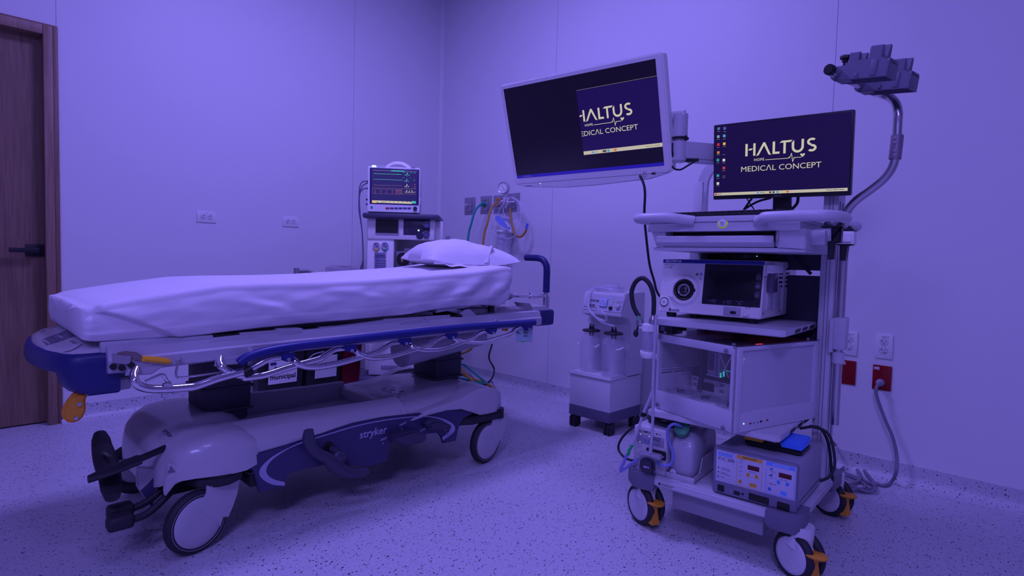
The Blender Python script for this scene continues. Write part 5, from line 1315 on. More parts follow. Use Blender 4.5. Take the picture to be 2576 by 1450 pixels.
MB().cyl(j0, j1, .0185, b=.002).build('pole_sleeve', mat('bronze_grey', (.30, .26, .34), .4, .5), ct)
bo = MB()
for py in (349, 360, 381, 392):
    q = K(2253, py, 'y', .4); bo.cyl((q.x, .378, q.z), (q.x, .386, q.z), .0052, b=.001)
bo.build('sleeve_bolt', STEEL, ct)
ZH_ = 1.585
e1 = K(2084, 174, 'z', ZH_); e0 = K(2203, 232, 'z', ZH_)
top = [K(2256, 350, 'y', .4), K(2258, 310, 'y', .4), K(2259, 285, 'y', .4)]
bdir = (e0-e1).normalized()
MB().tube(top+[K(2254, 262, 'y', .42), K(2240, 246, 'y', .44), K(2222, 238, 'y', .45)]+[e0, e0-bdir*.05], .0142, 16, 6).build('pole', STEEL, ct, ang=70)
hbz = MB().cyl(e1+bdir*.015, e0, .0150, seg=20).build('hanger_bar', STEEL, ct)
MB().cyl(e1, e1+bdir*.022, .0165, seg=20, b=.003).build('bar_cap', BLACK, hbz)
HG = mat('hanger_grey', (.155, .15, .23), .45)
def holder(c, k):
    """scope holder: sleeve on the bar, box arm to the right with two horns"""
    ang_ = math.atan2(bdir.y, bdir.x)
    M = Matrix.Translation(c) @ Matrix.Rotation(ang_-PI/2, 4, 'Z') @ Matrix.Rotation(rad(7), 4, 'Y')
    m = MB(M)
    m.cyl((0, -.03, 0), (0, .03, 0), .023, seg=20, b=.003)
    Lh = .148
    side = [(-.01, -.018), (.02, -.024), (Lh, -.024), (Lh, .022), (.125, .034), (.122, .034), (.035, .034), (.02, .022), (-.005, .02)]
    for y0, y1 in ((-.034, -.028), (.028, .034)): m.prism(side, 'xz', y0, y1, b=.0015)
    m.box(.02, Lh, -.03, .03, .018, .03).box(Lh-.006, Lh, -.034, .034, -.024, .028, b=.002).box(.0, .03, -.03, .03, -.02, .02, b=.004)
    horn = [(-.033, .026), (-.033, .066), (-.028, .072), (-.020, .072), (-.014, .062), (-.008, .046), (.0, .040), (.008, .046), (.014, .062), (.020, .080), (.028, .086), (.034, .080), (.034, .026)]
    for x0, x1, kk in ((.030, .058, .72), (.088, .122, 1.)):
        m.loft([[(x0+sl, y, .026+(z-.026)*kk) for y, z in horn] for sl in (0,)]+[[(x1-sl, y, .026+(z-.026)*kk) for y, z in horn] for sl in (0,)])
    m.box(.098, .115, -.037, -.03, -.018, .03, b=.002).box(.055, .064, -.037, -.03, -.018, -.006, b=.001)
    m.build('scope_holder', HG, ct, 'slate scope holder with two horns', ang=30)
    return M
Lb = (e0-e1).length
M1 = holder(e1+bdir*(Lb*.25), 0); holder(e1+bdir*(Lb*.74), 1)
MB(M1).cyl((.004, -.0, .02), (.004, 0, .040), .005).cyl((.004, 0, .040), (.004, 0, .046), .009).lathe([(0, 0), (.010, 0), (.017, .004), (.018, .010), (.016, .014), (0, .016)], Matrix.Translation((.004, 0, .046)), 8).build('clamp_knob', BLACK, ct)
# side bracket and two black scope cups on the right of the work top
MB().box(.255, .30, .06, .13, 1.035, 1.082, b=.006).build('cup_bracket', CW, ct)
rh = [K(2098, 562, 'y', .30), K(2125, 562, 'y', .34), K(2148, 566, 'y', .36), K(2156, 572, 'y', .38)]
MB().tube(rh, .016, 12, 5).build('loop_handle', CW, ct, ang=60)
CUP = mat('cup_black', (.022, .02, .035), .4)
def zc(x, y): return (1990+x/9.063, 540+y/9.063)
def pz(pts, y): return [(v.x, v.z) for v in (K(*zc(*p), 'y', y) for p in pts)]
MB().prism(pz([(430, 345), (670, 330), (900, 300), (905, 590), (880, 612), (650, 612), (420, 540)], .09), 'xz', .09, .13, b=.004).build('cup_clamp', CW, ct)
cu = MB().prism(pz([(908, 270), (1185, 285), (1185, 300), (1150, 310), (1120, 640), (1010, 650), (1000, 680), (960, 1025), (820, 1025), (820, 650), (735, 630), (735, 615), (880, 612), (908, 580)], .095), 'xz', .098, .128, b=.004)
cu.build('scope_cup', CUP, ct, 'black scope cup set in the white clamp', ang=30)
cu = MB().prism(pz([(680, 295), (685, 272), (730, 262), (770, 165), (800, 160), (830, 200), (880, 235), (935, 245), (1000, 262), (1060, 225), (1090, 178), (1135, 178), (1145, 268), (1190, 285), (1188, 300)], .09), 'xz', .086, .134, b=.002)
cu.build('cup_saddle', CUP, ct, ang=30)
MB().prism(pz([(800, 165), (850, 150), (940, 185), (940, 240), (880, 235), (830, 205)], .133), 'xz', .130, .136).build('cup_badge', mat('slate_label', (.12, .12, .2), .4), ct)
q = pz([(812, 190)], .129)[0]; MB().text('MPUS', q[0], q[1]-.004, .006, .1295, sx=.9).build('cup_lettering', mat('lilac_ink', (.42, .41, .60), .4), ct)
MB().prism(pz([(1180, 385), (1450, 385), (1450, 640), (1430, 678), (1130, 678), (1010, 660), (1170, 560)], .27), 'xz', .25, .31, b=.008).build('cup_clamp', WHITE, ct)
cu = MB().prism(pz([(1190, 350), (1200, 335), (1270, 330), (1320, 265), (1345, 258), (1360, 280), (1425, 350), (1465, 372), (1462, 385), (1200, 375)], .27), 'xz', .262, .30, b=.002)
cu.build('cup_saddle', CUP, ct, ang=30)
cu = MB().prism(pz([(1040, 680), (1410, 680), (1405, 705), (1300, 710), (1240, 1055), (1120, 1050), (1118, 705), (1045, 695)], .27), 'xz', .262, .30, b=.003)
cu.build('scope_cup', CUP, ct, 'black scope cup behind, on the pole side', ang=30)
# ------------------------------------------------------------------ logo on both screens (letters drawn as strokes)
def arc(cx_, cz_, rx, rz, a0, a1, n=14): return [(cx_+rx*cos(rad(a0+(a1-a0)*k/n)), cz_+rz*sin(rad(a0+(a1-a0)*k/n))) for k in range(n+1)]
def haltus(m, M, y, u, v):
    """u,v: maps logo units (0..10 wide, 0..6.6 tall) to local x,z"""
    def ln(pts, w):
        q = [(u(a), v(b)) for a, b in pts]; k = abs(u(1)-u(0))
        m.line(q, w*k, y, M)
    def pg(pts): m.poly([(u(a), y, v(b)) for a, b in pts], M)
    def band(o, i_):
        m.grid([[(u(a), y, v(b)) for a, b in o], [(u(a), y, v(b)) for a, b in i_]], M)
    z0, z1 = 2.18, 3.93
    pg([(.64, z0), (.96, z0), (.96, z1-.02), (.64, z1-.02)]); pg([(1.74, z0), (2.05, z0), (2.05, z1-.02), (1.74, z1-.02)])
    pg([(1.0, 2.98), (1.5, 2.98), (1.70, 3.22), (1.24, 3.22)])
    pg([(2.15, z0-.08), (2.51, z0+.04), (3.22, 3.50), (3.22, z1), (3.09, z1)]); pg([(3.22, z1), (3.22, 3.50), (3.82, z0+.04), (4.18, z0-.08), (3.35, z1)])
    pg([(4.36, z0+.02), (5.29, z0+.02), (5.29, z0+.32), (4.68, z0+.32), (4.68, z1-.02), (4.36, z1-.02)])
    pg([(5.25, z1-.27), (6.68, z1-.27), (6.96, z1), (5.57, z1)]); pg([(5.78, z0), (6.09, z0), (6.09, z1-.27), (5.78, z1-.27)])
    band([(6.85, z1-.36)]+arc(7.62, z0+.77, .77, .79, 180, 360, 18)+[(8.39, z1)], [(7.16, z1-.06)]+arc(7.62, z0+.77, .46, .48, 180, 360, 18)+[(8.08, z1)])
    c = (9.37, z1-.46); d = (9.37, z0+.47)
    o = arc(c[0], c[1], .60, .50, 42, 258, 16)+arc(d[0], d[1], .29, .19, 98, -138, 14)
    i_ = arc(c[0], c[1], .30, .21, 42, 258, 16)+arc(d[0], d[1], .60, .49, 98, -138, 14)
    band(o, i_)
    ln([(3.43, 1.49), (6.45, 1.49), (6.55, 1.64), (6.62, 1.5), (6.85, 2.13), (7.03, .97), (7.2, 1.55), (7.28, 1.46), (7.36, 1.52), (8.1, 1.50)], .075)
    hx, hz = 8.26, 1.76
    pg([(hx, hz-.25), (hx+.26, hz+.03), (hx+.31, hz+.14), (hx+.24, hz+.24), (hx+.12, hz+.24), (hx, hz+.14), (hx-.12, hz+.24), (hx-.24, hz+.24), (hx-.31, hz+.14), (hx-.26, hz+.03)])
    k = abs(u(1)-u(0))
    m.text('HOPE', u(1.86), v(1.42), .37*k, y, M=M, bold=.012, track=1.14)
    TXT.pop(0, None)
    m.text('MEDIC\u039bL CONCEPT', 0, -99, .78*k, y, M=M, bold=.03) if False else None
    fit(m, 'MEDIC\u039bL CONCEPT', u(0.), u(10.62), v(0.), .78*k, y, M)
def fit(m, t, x0, x1, z, h, y, M=None):
    probe = MB(); probe.text(t, 0, 0, h, 0, bold=0.); w = max(v.co.x for v in probe.bm.verts); probe.bm.free()
    m.text(t, x0, z, h, y, M=M, bold=0., sx=(x1-x0)/w)
LOGO = mat('glow_logo', (.02, .02, .02), .4, emit=s(196, 190, 166), estr=1.0)
NAVY = mat('glow_navy', (.004, .003, .008), .15, emit=s(24, 12, 66), estr=.9)
TASK = mat('glow_taskbar', (.02, .02, .02), .4, emit=s(186, 178, 160), estr=1.)
def E2(n, c): return mat('glow_'+n, (.02, .02, .02), .4, emit=c, estr=1.)
def icons(t, M, items, y):
    grp = {}
    for (nm, col, x0, x1, z0, z1) in items: grp.setdefault((nm, col), []).append((x0, x1, z0, z1))
    for (nm, col), L_ in grp.items():
        m = MB(M)
        for x0, x1, z0, z1 in L_: m.rect(min(x0, x1), max(x0, x1), min(z0, z1), max(z0, z1), y)
        m.build('screen_icons', E2(nm, s(*col)), t)

# ------------------------------------------------------------------ big 4K display on the arm
OM = frame((1.907, 1.53, 1.53), -80.64, 17.1, -.75)
od = thing('surgical_display', 'big white framed surgical display tilted on the cart arm, logo cut off', 'monitor', M=OM)
W2, H2 = .349, .196
def O(px, py, y=0.): return onpl((px, py), 'y', y, OM)
oc = [O(1256, 212), O(1668, 129), O(1690, 425), O(1310, 462)]
fr = MB()
xo0, xo1 = min(oc[0].x, oc[3].x)-.0, oc[1].x
zo1 = oc[1].z; zo0 = O(1500, 446).z
outl = []
for (cx_, cz_, a0) in ((xo1-.015, zo1-.015, 0), (xo0+.015, zo1-.015, 90), (xo0+.03, zo0+.03, 180), (xo1-.03, zo0+.03, 270)):
    for k in range(6): outl.append((cx_+.015*cos(rad(a0+18*k)), cz_+.015*sin(rad(a0+18*k))))
outl = []
rc = .016
for (cx_, cz_, a0) in ((xo1-rc, zo1-rc, 0), (xo0+rc, zo1-rc, 90)):
    for k in range(6): outl.append((cx_+rc*cos(rad(a0+18*k)), cz_+rc*sin(rad(a0+18*k))))
zc0 = -H2-.033
outl += [(xo0, zc0+.02), (xo0+.02, zc0), (xo0+.10, zc0-.014), (-.1, zc0-.026), (.05, zc0-.026), (xo1-.09, zc0-.016), (xo1-.02, zc0), (xo1, zc0+.015)]
fr.prism(outl, 'xz', -.004, .045, b=.006)
fr.prism([(x*.9, z*.86) for x, z in outl], 'xz', .04, .075, b=.008)
fr.build('housing', WHITE, od, ang=40)
rim = MB(); rim.line([(xo0+.01, zc0+.008), (xo1-.01, zc0+.006)], .0015, -.0046); rim.build('bezel_seam', MIDG, od)
sp = MB().rect(-W2, W2, -H2, H2, -.0045).build('screen', mat('screen_black', (.004, .004, .006), .2, emit=s(15, 8, 38), estr=.8), od)
m = MB()
m.poly([(p.x, -.0050, p.z) for p in (O(1449, 227, -.005), O(1653, 192, -.005), O(1667, 370, -.005), O(1469, 390, -.005))][::-1])
m.build('desktop_window', mat('glow_window', (.004, .003, .008), .15, emit=s(28, 14, 82), estr=.9), sp)
MB().rect(-W2, W2, -H2, -H2+.0135, -.0049).build('blue_band', mat('glow_blue', (.01, .01, .1), .3, emit=s(30, 18, 150), estr=1.), sp)
wl, wr_ = O(1449, 227, -.005), O(1653, 192, -.005); wb = O(1469, 389, -.005); wbr = O(1668, 366, -.005)
zt_ = (wl.z+wr_.z)/2; xL_, xR_ = (wl.x+wb.x)/2, W2
zb2 = (wb.z+wbr.z)/2
MB().rect(xL_, xR_, zt_-.0006, zt_+.0008, -.0052).build('window_edge', E2('edge', s(120, 110, 95)), sp)
ztk = zb2+.0115
MB().rect(xL_, xR_, zb2-.003, ztk, -.0053).build('taskbar', TASK, sp)
# logo scale from the S right edge / CONCEPT right edge
pT, pE = O(1605.5, 325, -.005), O(1463, 343.3, -.005)
un = (pT.x-pE.x)/9.55; x0 = pT.x-10.62*un; z00 = (pT.z+pE.z)/2
vs = lambda b: z00+b*un
m = MB(); haltus(m, None, -.0055, lambda a: x0+a*un, vs)
m.clip((xL_+.001, 0, 0), (-1, 0, 0))
m.build('logo', LOGO, sp)
it = []
for k, (fx, c, n) in enumerate(((.125, (70, 150, 225), 'sky'), (.27, (60, 60, 70), 'grey'), (.295, (50, 60, 70), 'grey2'), (.335, (40, 140, 190), 'aqua'), (.395, (215, 165, 60), 'ambericon'), (.425, (190, 90, 60), 'rust'))):
    x = xL_+(xR_-xL_)*fx; it.append((n, c, x-.0045, x+.0045, zb2+.000, zb2+.008))
for fx in (.16, .175, .82, .85, .88, .92, .94, .96): x = xL_+(xR_-xL_)*fx; it.append(('grey', (110, 106, 100), x-.004, x+.004, zb2+.003, zb2+.0045))
icons(sp, None, it, -.0057)
ol = MB()
p = O(1316, 449, -.005); ol.text('OLYMPUS', p.x, -H2+.003, .0075, -.0052, bold=.03); ol.build('brand_lettering', mat('lilac_ink', (.42, .41, .60), .4), od)
m = MB()
p = O(1320, 463, -.0046); m.text('OEV321UH', p.x, zc0-.008, .006, -.0046, bold=.02)
p = O(1638, 437, -.0046); m.text('4K', p.x, p.z-.005, .0095, -.0046, bold=.05, sx=1.3)
p = O(1622, 440, -.0046); m.ring((p.x, p.z), .0065, .0075, -.0046, 20).text('DISPLAY', p.x, p.z+.009, .003, -.0046, 'CENTER')
p = O(1354, 466, -.0046); m.ring((p.x, p.z), .0022, .003, -.0046, 14).rect(p.x+.024, p.x+.0245, p.z-.003, p.z+.003, -.0046)
m.build('frame_lettering', INK, od)
p = O(1359, 462, -.0046); MB().sph((p.x, -.0046, p.z), .0015).build('status_light', mat('white_led', (.6, 1, .8), .4, emit=(.5, 1., .7), estr=2), od)
# yoke between display and arm hub
h = OM.inverted() @ WX(1707, 312, 2.05)
MB().box(h.x-.05, h.x+.03, .055, h.y+.015, h.z-.05, h.z+.05, b=.006).build('yoke', WHITE, od)
# ------------------------------------------------------------------ desk monitor on the cart
BQ = frame((2.156, .816, 1.355), -84.55, 7.39, .73)
bq = thing('desktop_monitor', 'black desktop monitor with full logo on screen standing on the cart top', 'monitor', M=BQ)
def Bq(px, py, y=0.): return onpl((px, py), 'y', y, BQ)
w_, h_ = .2336, .1406
MB().box(-w_, w_, -.002, .03, -h_, h_, b=.004).box(-.17, .17, .025, .06, -.10, .09, b=.012).build('housing', mat('bezel_black', (.010, .010, .014), .35), bq)
sx0, sx1, sz0, sz1 = -w_+.005, w_-.006, -h_+.0155, h_-.006
bs_ = MB().rect(sx0, sx1, sz0, sz1, -.0026).build('screen', NAVY, bq)
a, c = Bq(1800, 488, -.003), Bq(2138, 470, -.003)
tz1 = sz0+.0105
MB().rect(sx0, sx1-.003, sz0, tz1, -.0030).build('taskbar', TASK, bs_)
pM, pT = Bq(1862.9, 433.4, -.003), Bq(2066, 420.2, -.003)
un = (pT.x-pM.x)/10.62; vz = (pM.z+pT.z)/2
m = MB(); haltus(m, None, -.0032, lambda a: pM.x+a*un, lambda b: vz+b*un); m.build('logo', LOGO, bs_)
it = []
def ic(px, py, c, n, w=.0048, h=.0048): p = Bq(px, py, -.003); it.append((n, c, p.x-w, p.x+w, p.z-h, p.z+h))
for px, py, c, n in ((1808, 324, (70, 110, 140), 'steel'), (1823, 323, (70, 90, 170), 'indigo'), (1807, 344, (120, 150, 170), 'mist'), (1822, 342, (80, 150, 180), 'aqua2'), (1807, 364, (190, 40, 40), 'red'), (1822, 362, (215, 175, 70), 'folder'), (1807, 384, (190, 120, 60), 'chrome1'), (1806, 403, (40, 150, 150), 'tealicon'), (1821, 403, (200, 200, 195), 'pale'), (1821, 423, (190, 60, 50), 'red2'), (1806, 442, (40, 150, 150), 'tealicon'), (1806, 462, (190, 190, 185), 'pale')): ic(px, py, c, n)
for px, py in ((1808, 331), (1823, 331), (1807, 351), (1822, 350), (1807, 371), (1822, 369), (1807, 390), (1821, 389), (1806, 410), (1821, 410), (1821, 430), (1806, 449), (1821, 447), (1821, 443), (1806, 468)): ic(px, py, (110, 108, 110), 'caption', .0055, .0008)
for fx, c, n in ((.015, (190, 50, 40), 'red'), (.355, (60, 150, 225), 'sky'), (.45, (60, 60, 70), 'ink2'), (.475, (60, 60, 70), 'ink2'), (.505, (40, 140, 190), 'aqua'), (.555, (215, 165, 60), 'folder'), (.58, (190, 90, 60), 'rust')):
    x = sx0+(sx1-sx0)*fx; it.append((n, c, x-.0035, x+.0035, sz0+.0018, sz0+.0085))
for fx in (.035, .05, .38, .40, .86, .88, .905, .92, .945, .96): x = sx0+(sx1-sx0)*fx; it.append(('grey', (110, 106, 100), x-.004, x+.004, sz0+.0045, sz0+.0062))
icons(bs_, None, it, -.0034)
MB().text('BenQ', -.010, -h_+.0045, .0075, -.0024, bold=.02).build('brand_lettering', mat('dim_silver', (.12, .11, .15), .4), bq)
nk = Bq(1968, 510, .045); bzi = BQ.inverted()
cz = 1.131
foot = bzi @ (CM @ Vector(((CM.inverted() @ (BQ @ Vector((nk.x, .05, 0)))).x, .39, cz)))
MB().box(nk.x-.03, nk.x+.03, .03, .06, foot.z+.004, -.05, b=.004).box(foot.x-.09, foot.x+.09, foot.y-.10, foot.y+.07, foot.z, foot.z+.012, b=.004).build('stand', BLACK, bq)
# keyboard on the cart top
KM = CM @ frame((-.02, .10, TT+.001), -2)
kb = thing('keyboard', 'black computer keyboard lying on the cart top below the desktop monitor', 'keyboard', M=KM)
MB().box(-.215, .215, -.07, .065, 0, .012, b=.003).build('base', BLACK, kb)
ks = MB()
for r in range(6):
    for k in range(20):
        if r == 5 and 4 < k < 9: continue
        x = -.205+k*.0205; y = -.062+r*.0208; ks.box(x, x+.017, y, y+.016, .011, .019+.0006*r, b=.0015, seg=1)
ks.build('keys', mat('key_black', (.02, .019, .025), .5), kb)
# ------------------------------------------------------------------ video processor on the upper shelf
CVM = frame((1.971, .972, .7845), -84.77)
cv = thing('video_processor', 'white video processor with black touch screen and round scope socket on the upper shelf', 'medical device', M=CVM)
lean = .0275; HV = .2; xl, xr, dep = -.187, .187, .44
def C5(px, py, y=0.):      # point on the leaning front
    M = CVM @ Matrix.Rotation(rad(-7.86), 4, 'X'); return onpl((px, py), 'y', y, M)
FM = Matrix.Rotation(rad(-7.86), 4, 'X')
def z8(x, y): return (1650+x/8.057, 640+y/8.057)
MB().prism([(.006, .0), (.0012, .004), (.0272, HV-.003), (.0312, HV), (dep, HV), (dep, 0)], 'yz', xl, xr, b=.004).build('housing', WHITE, cv)
zt_ = HV/cos(rad(7.86))
p = C5(*z8(160, 146)); zbd = p.z
MB(FM).box(xl+.002, xr-.002, -.002, .004, zt_-.0145, zt_-.0015, b=.0012).build('blue_band', mat('royal_band', (.015, .03, .28), .35), cv)
m = MB(FM); p = C5(*z8(204, 137)); m.text('OLYMPUS', p.x, zt_-.012, .0078, -.0026, bold=.035, sx=1.35); m.build('brand_lettering', INKW, cv)
m = MB(FM)
p = C5(*z8(184, 208)); m.text('EVIS X1', p.x, zt_-.0255, .0065, -.0008, sx=1.25); p = C5(*z8(178, 242)); m.text('CV-1500', p.x, zt_-.0345, .006, -.0008, shear=.1)
for k in range(2):
    p = C5(*z8(310, 1118+24*k)); m.rect(p.x, p.x+.032, p.z-.001, p.z+.001, -.0008)
p = C5(*z8(285, 1122)); m.rect(p.x-.004, p.x+.004, p.z-.005, p.z+.005, -.0008)
p = C5(*z8(1815, 1100)); m.text('C-P', p.x, p.z, .006, -.0008, sx=1.3)
m.build('front_lettering', mat('grey_ink', (.09, .085, .14), .5), cv)
# touch screen panel
pp = [C5(*z8(*q)) for q in ((1010, 185), (2190, 232), (2105, 1065), (2085, 1092), (2060, 1092), (940, 1000), (920, 985), (918, 965))]
xs0 = (pp[0].x+pp[-1].x)/2; xs1 = (pp[1].x+pp[2].x)/2; zs1 = (pp[0].z+pp[1].z)/2; zs0 = (pp[4].z+pp[5].z)/2
tp = MB(FM).box(xs0, xs1, -.002, .004, zs0, zs1, b=.004).build('touch_panel', mat('panel_black', (.016, .014, .032), .25), cv)
a, c = C5(*z8(1095, 335)), C5(*z8(1965, 950))
MB(FM).box(a.x-.004, c.x+.006, -.0026, .0, c.z-.001, a.z+.001, b=.001).build('display', mat('display_black', (.005, .004, .010), .16), tp)
m = MB(FM)
for y, tx in ((475, 'HOME'), (655, 'IMAGES'), (838, 'SETTINGS')):
    x = {475: 2102, 655: 2083, 838: 2062}[y]; p = C5(*z8(x, y)); p.x = xs1-.0125; w = .0065
    m.line([(p.x-w, p.z-w), (p.x+w, p.z-w), (p.x+w, p.z+w), (p.x-w, p.z+w), (p.x-w, p.z-w)], .0012, -.0028).text(tx, p.x, p.z+.0095, .0026, -.0028, 'CENTER')
    if y == 475: m.poly([(p.x-.004, -.0028, p.z), (p.x+.004, -.0028, p.z), (p.x, -.0028, p.z+.004)]).rect(p.x-.003, p.x-.001, p.z-.003, p.z, -.0028).rect(p.x+.001, p.x+.003, p.z-.003, p.z, -.0028)
    elif y == 655: m.rect(p.x-.004, p.x+.004, p.z-.003, p.z+.002, -.0028).rect(p.x-.004, p.x, p.z+.002, p.z+.0035, -.0028)
    else: m.ring((p.x, p.z), .0018, .0038, -.0028, 16)
for x, y, t1, t2 in ((1130, 932, 'INTERNAL', 'MEMORY'), (1440, 955, 'PORTABLE', 'MEMORY')):
    p = C5(*z8(x, y)); m.text(t1, p.x, p.z, .0028, -.0028).text(t2, p.x, p.z-.0042, .0028, -.0028).text('NOT BUSY', p.x, p.z-.0098, .0024, -.0028)
    m.disc((p.x-.0065, p.z-.003), .0017, -.0028, 12)
p = C5(*z8(1703, 970)); m.text('DISCONNECT', p.x, p.z, .0028, -.0028, 'CENTER').ring((p.x, p.z-.0065), .003, .0038, -.0028, 16).disc((p.x, p.z-.0065), .0014, -.0028, 10)
p = C5(*z8(1375, 970)); m.rect(p.x, p.x+.0006, p.z-.009, p.z+.006, -.0028)
m.build('panel_print', mat('lilac_print', (.30, .29, .42), .5), tp)
# scope socket
p = C5(*z8(590, 730)); RX = Matrix.Rotation(PI/2, 4, 'X')
SMt = FM @ Matrix.Translation((p.x, 0, p.z)) @ RX
sk_ = MB(SMt).lathe([(.058, -.002), (.055, .006), (.050, .013), (.042, .015), (.0385, .010), (.0385, -.002)], seg=48).build('socket_collar', WHITE, cv, 'raised white collar')
MB(FM).prism([(p.x-.062, p.z-.030), (p.x-.064, p.z+.030), (p.x-.034, p.z+.034), (p.x-.034, p.z-.038)], 'xz', -.016, .0, b=.006).build('collar_cheek', WHITE, sk_)
MB(SMt).lathe([(.0395, .012), (.036, .0145), (.031, .012), (.029, .004), (0, .004)], seg=48).build('socket_mouth', BLACK, sk_)
MB(SMt).lathe([(.0245, .005), (.0235, .013), (.0215, .0135), (.0205, .006), (.0185, .006), (.018, .010), (.0165, .010), (.016, .005)], seg=40).build('socket_ring', CHROME, sk_)
s5 = MB(FM); s5.cyl((p.x+.007, .0, p.z+.006), (p.x+.007, -.012, p.z+.006), .0055).cyl((p.x+.007, 0, p.z-.006), (p.x+.007, -.012, p.z-.006), .004).ring((p.x, p.z), .008, .0095, -.008, 20).build('socket_pins', STEEL, sk_)
MB(FM).box(p.x+.032, p.x+.046, -.017, -.004, p.z-.007, p.z+.007, b=.004).build('socket_latch', BLACK, sk_)
p = C5(*z8(173, 970)); MB(FM).lathe([(.0225, -.001), (.0205, .004), (.0185, .004), (.018, .0)], Matrix.Translation((p.x, 0, p.z)) @ RX).build('button_collar', WHITE, cv)
bz = MB(FM).lathe([(0, .0075), (.012, .0075), (.0145, .005), (.0148, -.001)], Matrix.Translation((p.x, 0, p.z)) @ RX).build('power_button', WHITE, cv)
MB(FM).ring((p.x, p.z), .0155, .0178, -.0012).build('button_gap', BLACK, bz)
MB(FM).ring((p.x, p.z), .0035, .0045, -.0078, 16).rect(p.x-.0005, p.x+.0005, p.z-.0018, p.z+.0018, -.0078).build('power_mark', INK, bz)
a, c = C5(*z8(1375, 1060)), C5(*z8(1705, 1290))
mp = MB(FM).box(a.x, c.x, -.004, .004, .006, a.z, b=.004).build('usb_cover', mat('lilac_cover', (.44, .43, .52), .4), cv)
a, c = C5(*z8(1508, 1148)), C5(*z8(1630, 1225)); MB(FM).box(a.x, c.x, -.0048, 0, c.z, a.z, b=.0025).build('usb_port', BLACK, mp)
p = C5(*z8(1840, 1225)); MB(FM).lathe([(.0125, -.001), (.0115, .003), (.008, .003), (.008, .016), (.0065, .018), (0, .018)], Matrix.Translation((p.x, 0, p.z)) @ RX).build('connector_stub', WHITE, cv)
p = C5(*z8(838, 408)); a = .0048
tr = MB(FM).poly([(p.x-a, -.0012, p.z-.0035), (p.x+a, -.0012, p.z-.0035), (p.x, -.0012, p.z+.0052)]).build('warning_sticker', mat('amber_sticker', (.85, .45, .03), .5), cv)
MB(FM).line([(p.x-a, p.z-.0035), (p.x+a, p.z-.0035), (p.x, p.z+.0052), (p.x-a, p.z-.0035)], .0012, -.0014).disc((p.x, p.z-.0006), .0014, -.0014, 10).build('warning_mark', INK, tr)
p = C5(*z8(918, 402)); b_ = MB(FM).disc((p.x, p.z), .0043, -.0012).build('mandatory_sticker', mat('azure_sticker', (.03, .20, .75), .5), cv)
MB(FM).rect(p.x-.0005, p.x+.0025, p.z-.0015, p.z+.0012, -.0014).build('mandatory_mark', INKW, b_)
p = C5(*z8(903, 497)); MB(FM).line([(p.x-.003, p.z-.003), (p.x+.003, p.z-.003), (p.x+.003, p.z+.003), (p.x-.003, p.z+.003), (p.x-.003, p.z-.003)], .0006, -.0012).disc((p.x, p.z), .0011, -.0012, 8).build('small_mark', INK, cv)
# feet
ft = MB()
for x in (-.15, .15):
    for y in (.04, .36): MB().cyl((x, y, -.019), (x, y, .002), .017, .02).build('rubber_foot', BLACK, cv)
for k in range(1): pass
MB().box(-.08, -.055, .05, .08, -.019, .001).build('foot_block', BLACK, cv)
MB().box(.045, .075, .05, .08, -.019, .001).build('foot_block', BLACK, cv)
# right side: vent panels, pocket and screws
sd = MB()
for y0 in (.20, .29):
    for k in range(5): sd.box(xr-.001, xr+.0008, y0, y0+.05, .105+.016*k, .112+.016*k)
sd.build('vent_slots', INK, cv)
MB().box(xr-.001, xr+.003, .06, .13, .03, .115, b=.002).box(xr-.001, xr+.003, .14, .22, .03, .115, b=.002).box(xr-.001, xr+.005, .245, .27, .02, .18, b=.002).build('side_panel', WHITE2, cv)
MB().box(xr, xr+.028, .03, .14, .165, .172, b=.002).box(xr, xr+.004, .03, .14, .15, .185).box(xr+.024, xr+.029, .03, .14, .158, .186, b=.002).box(xr, xr+.029, .03, .034, .158, .186, b=.001).build('cable_hook', WHITE, cv)
MB().box(xr, xr+.018, .055, .125, .09, .158, b=.004).build('side_pocket', mat('smoky_pocket', (.13, .125, .2), .3), cv)
w_ = MB()
for y, z in ((.03, .02), (.03, .145), (.4, .02), (.22, .02), (.4, .17)): w_.cyl((xr-.001, y, z), (xr+.0018, y, z), .004)
w_.build('screw', MIDG, cv)
# small network switch and cable loop on top of the processor
NM = CVM @ frame((.085, .16, HV+.001), 3)
ns = thing('network_box', 'small flat black box with a green light on top of the video processor', 'device', M=NM)
MB().box(-.052, .052, -.03, .06, .003, .026, b=.004).build('case', BLACK, ns)
MB().rect(-.01, .016, .008, .022, -.0305).build('case_label', mat('slate_label2', (.07, .06, .12), .4), ns)
MB().sph((.04, -.0302, .016), .0018).build('status_light', mat('mint_led', (.3, 1, .7), .4, emit=(.25, .9, .55), estr=1.5), ns)
ft = MB(); ft.box(-.045, -.03, -.02, 0, 0, .004).box(.03, .045, -.02, 0, 0, .004).box(-.045, -.03, .03, .05, 0, .004).box(.03, .045, .03, .05, 0, .004); ft.build('rubber_foot', BLACK, ns)
o = MB(CVM).tube([(.0, .22, HV+.006), (.02, .15, HV+.008), (-.01, .17, HV+.03), (.03, .2, HV+.045), (.10, .23, HV+.05), (.16, .25, HV+.03), (.18, .3, HV+.01)], .006, 8).build('video_cable', RUBBER); tag(o, 'black cable arching behind the small box on the video processor', 'cable')

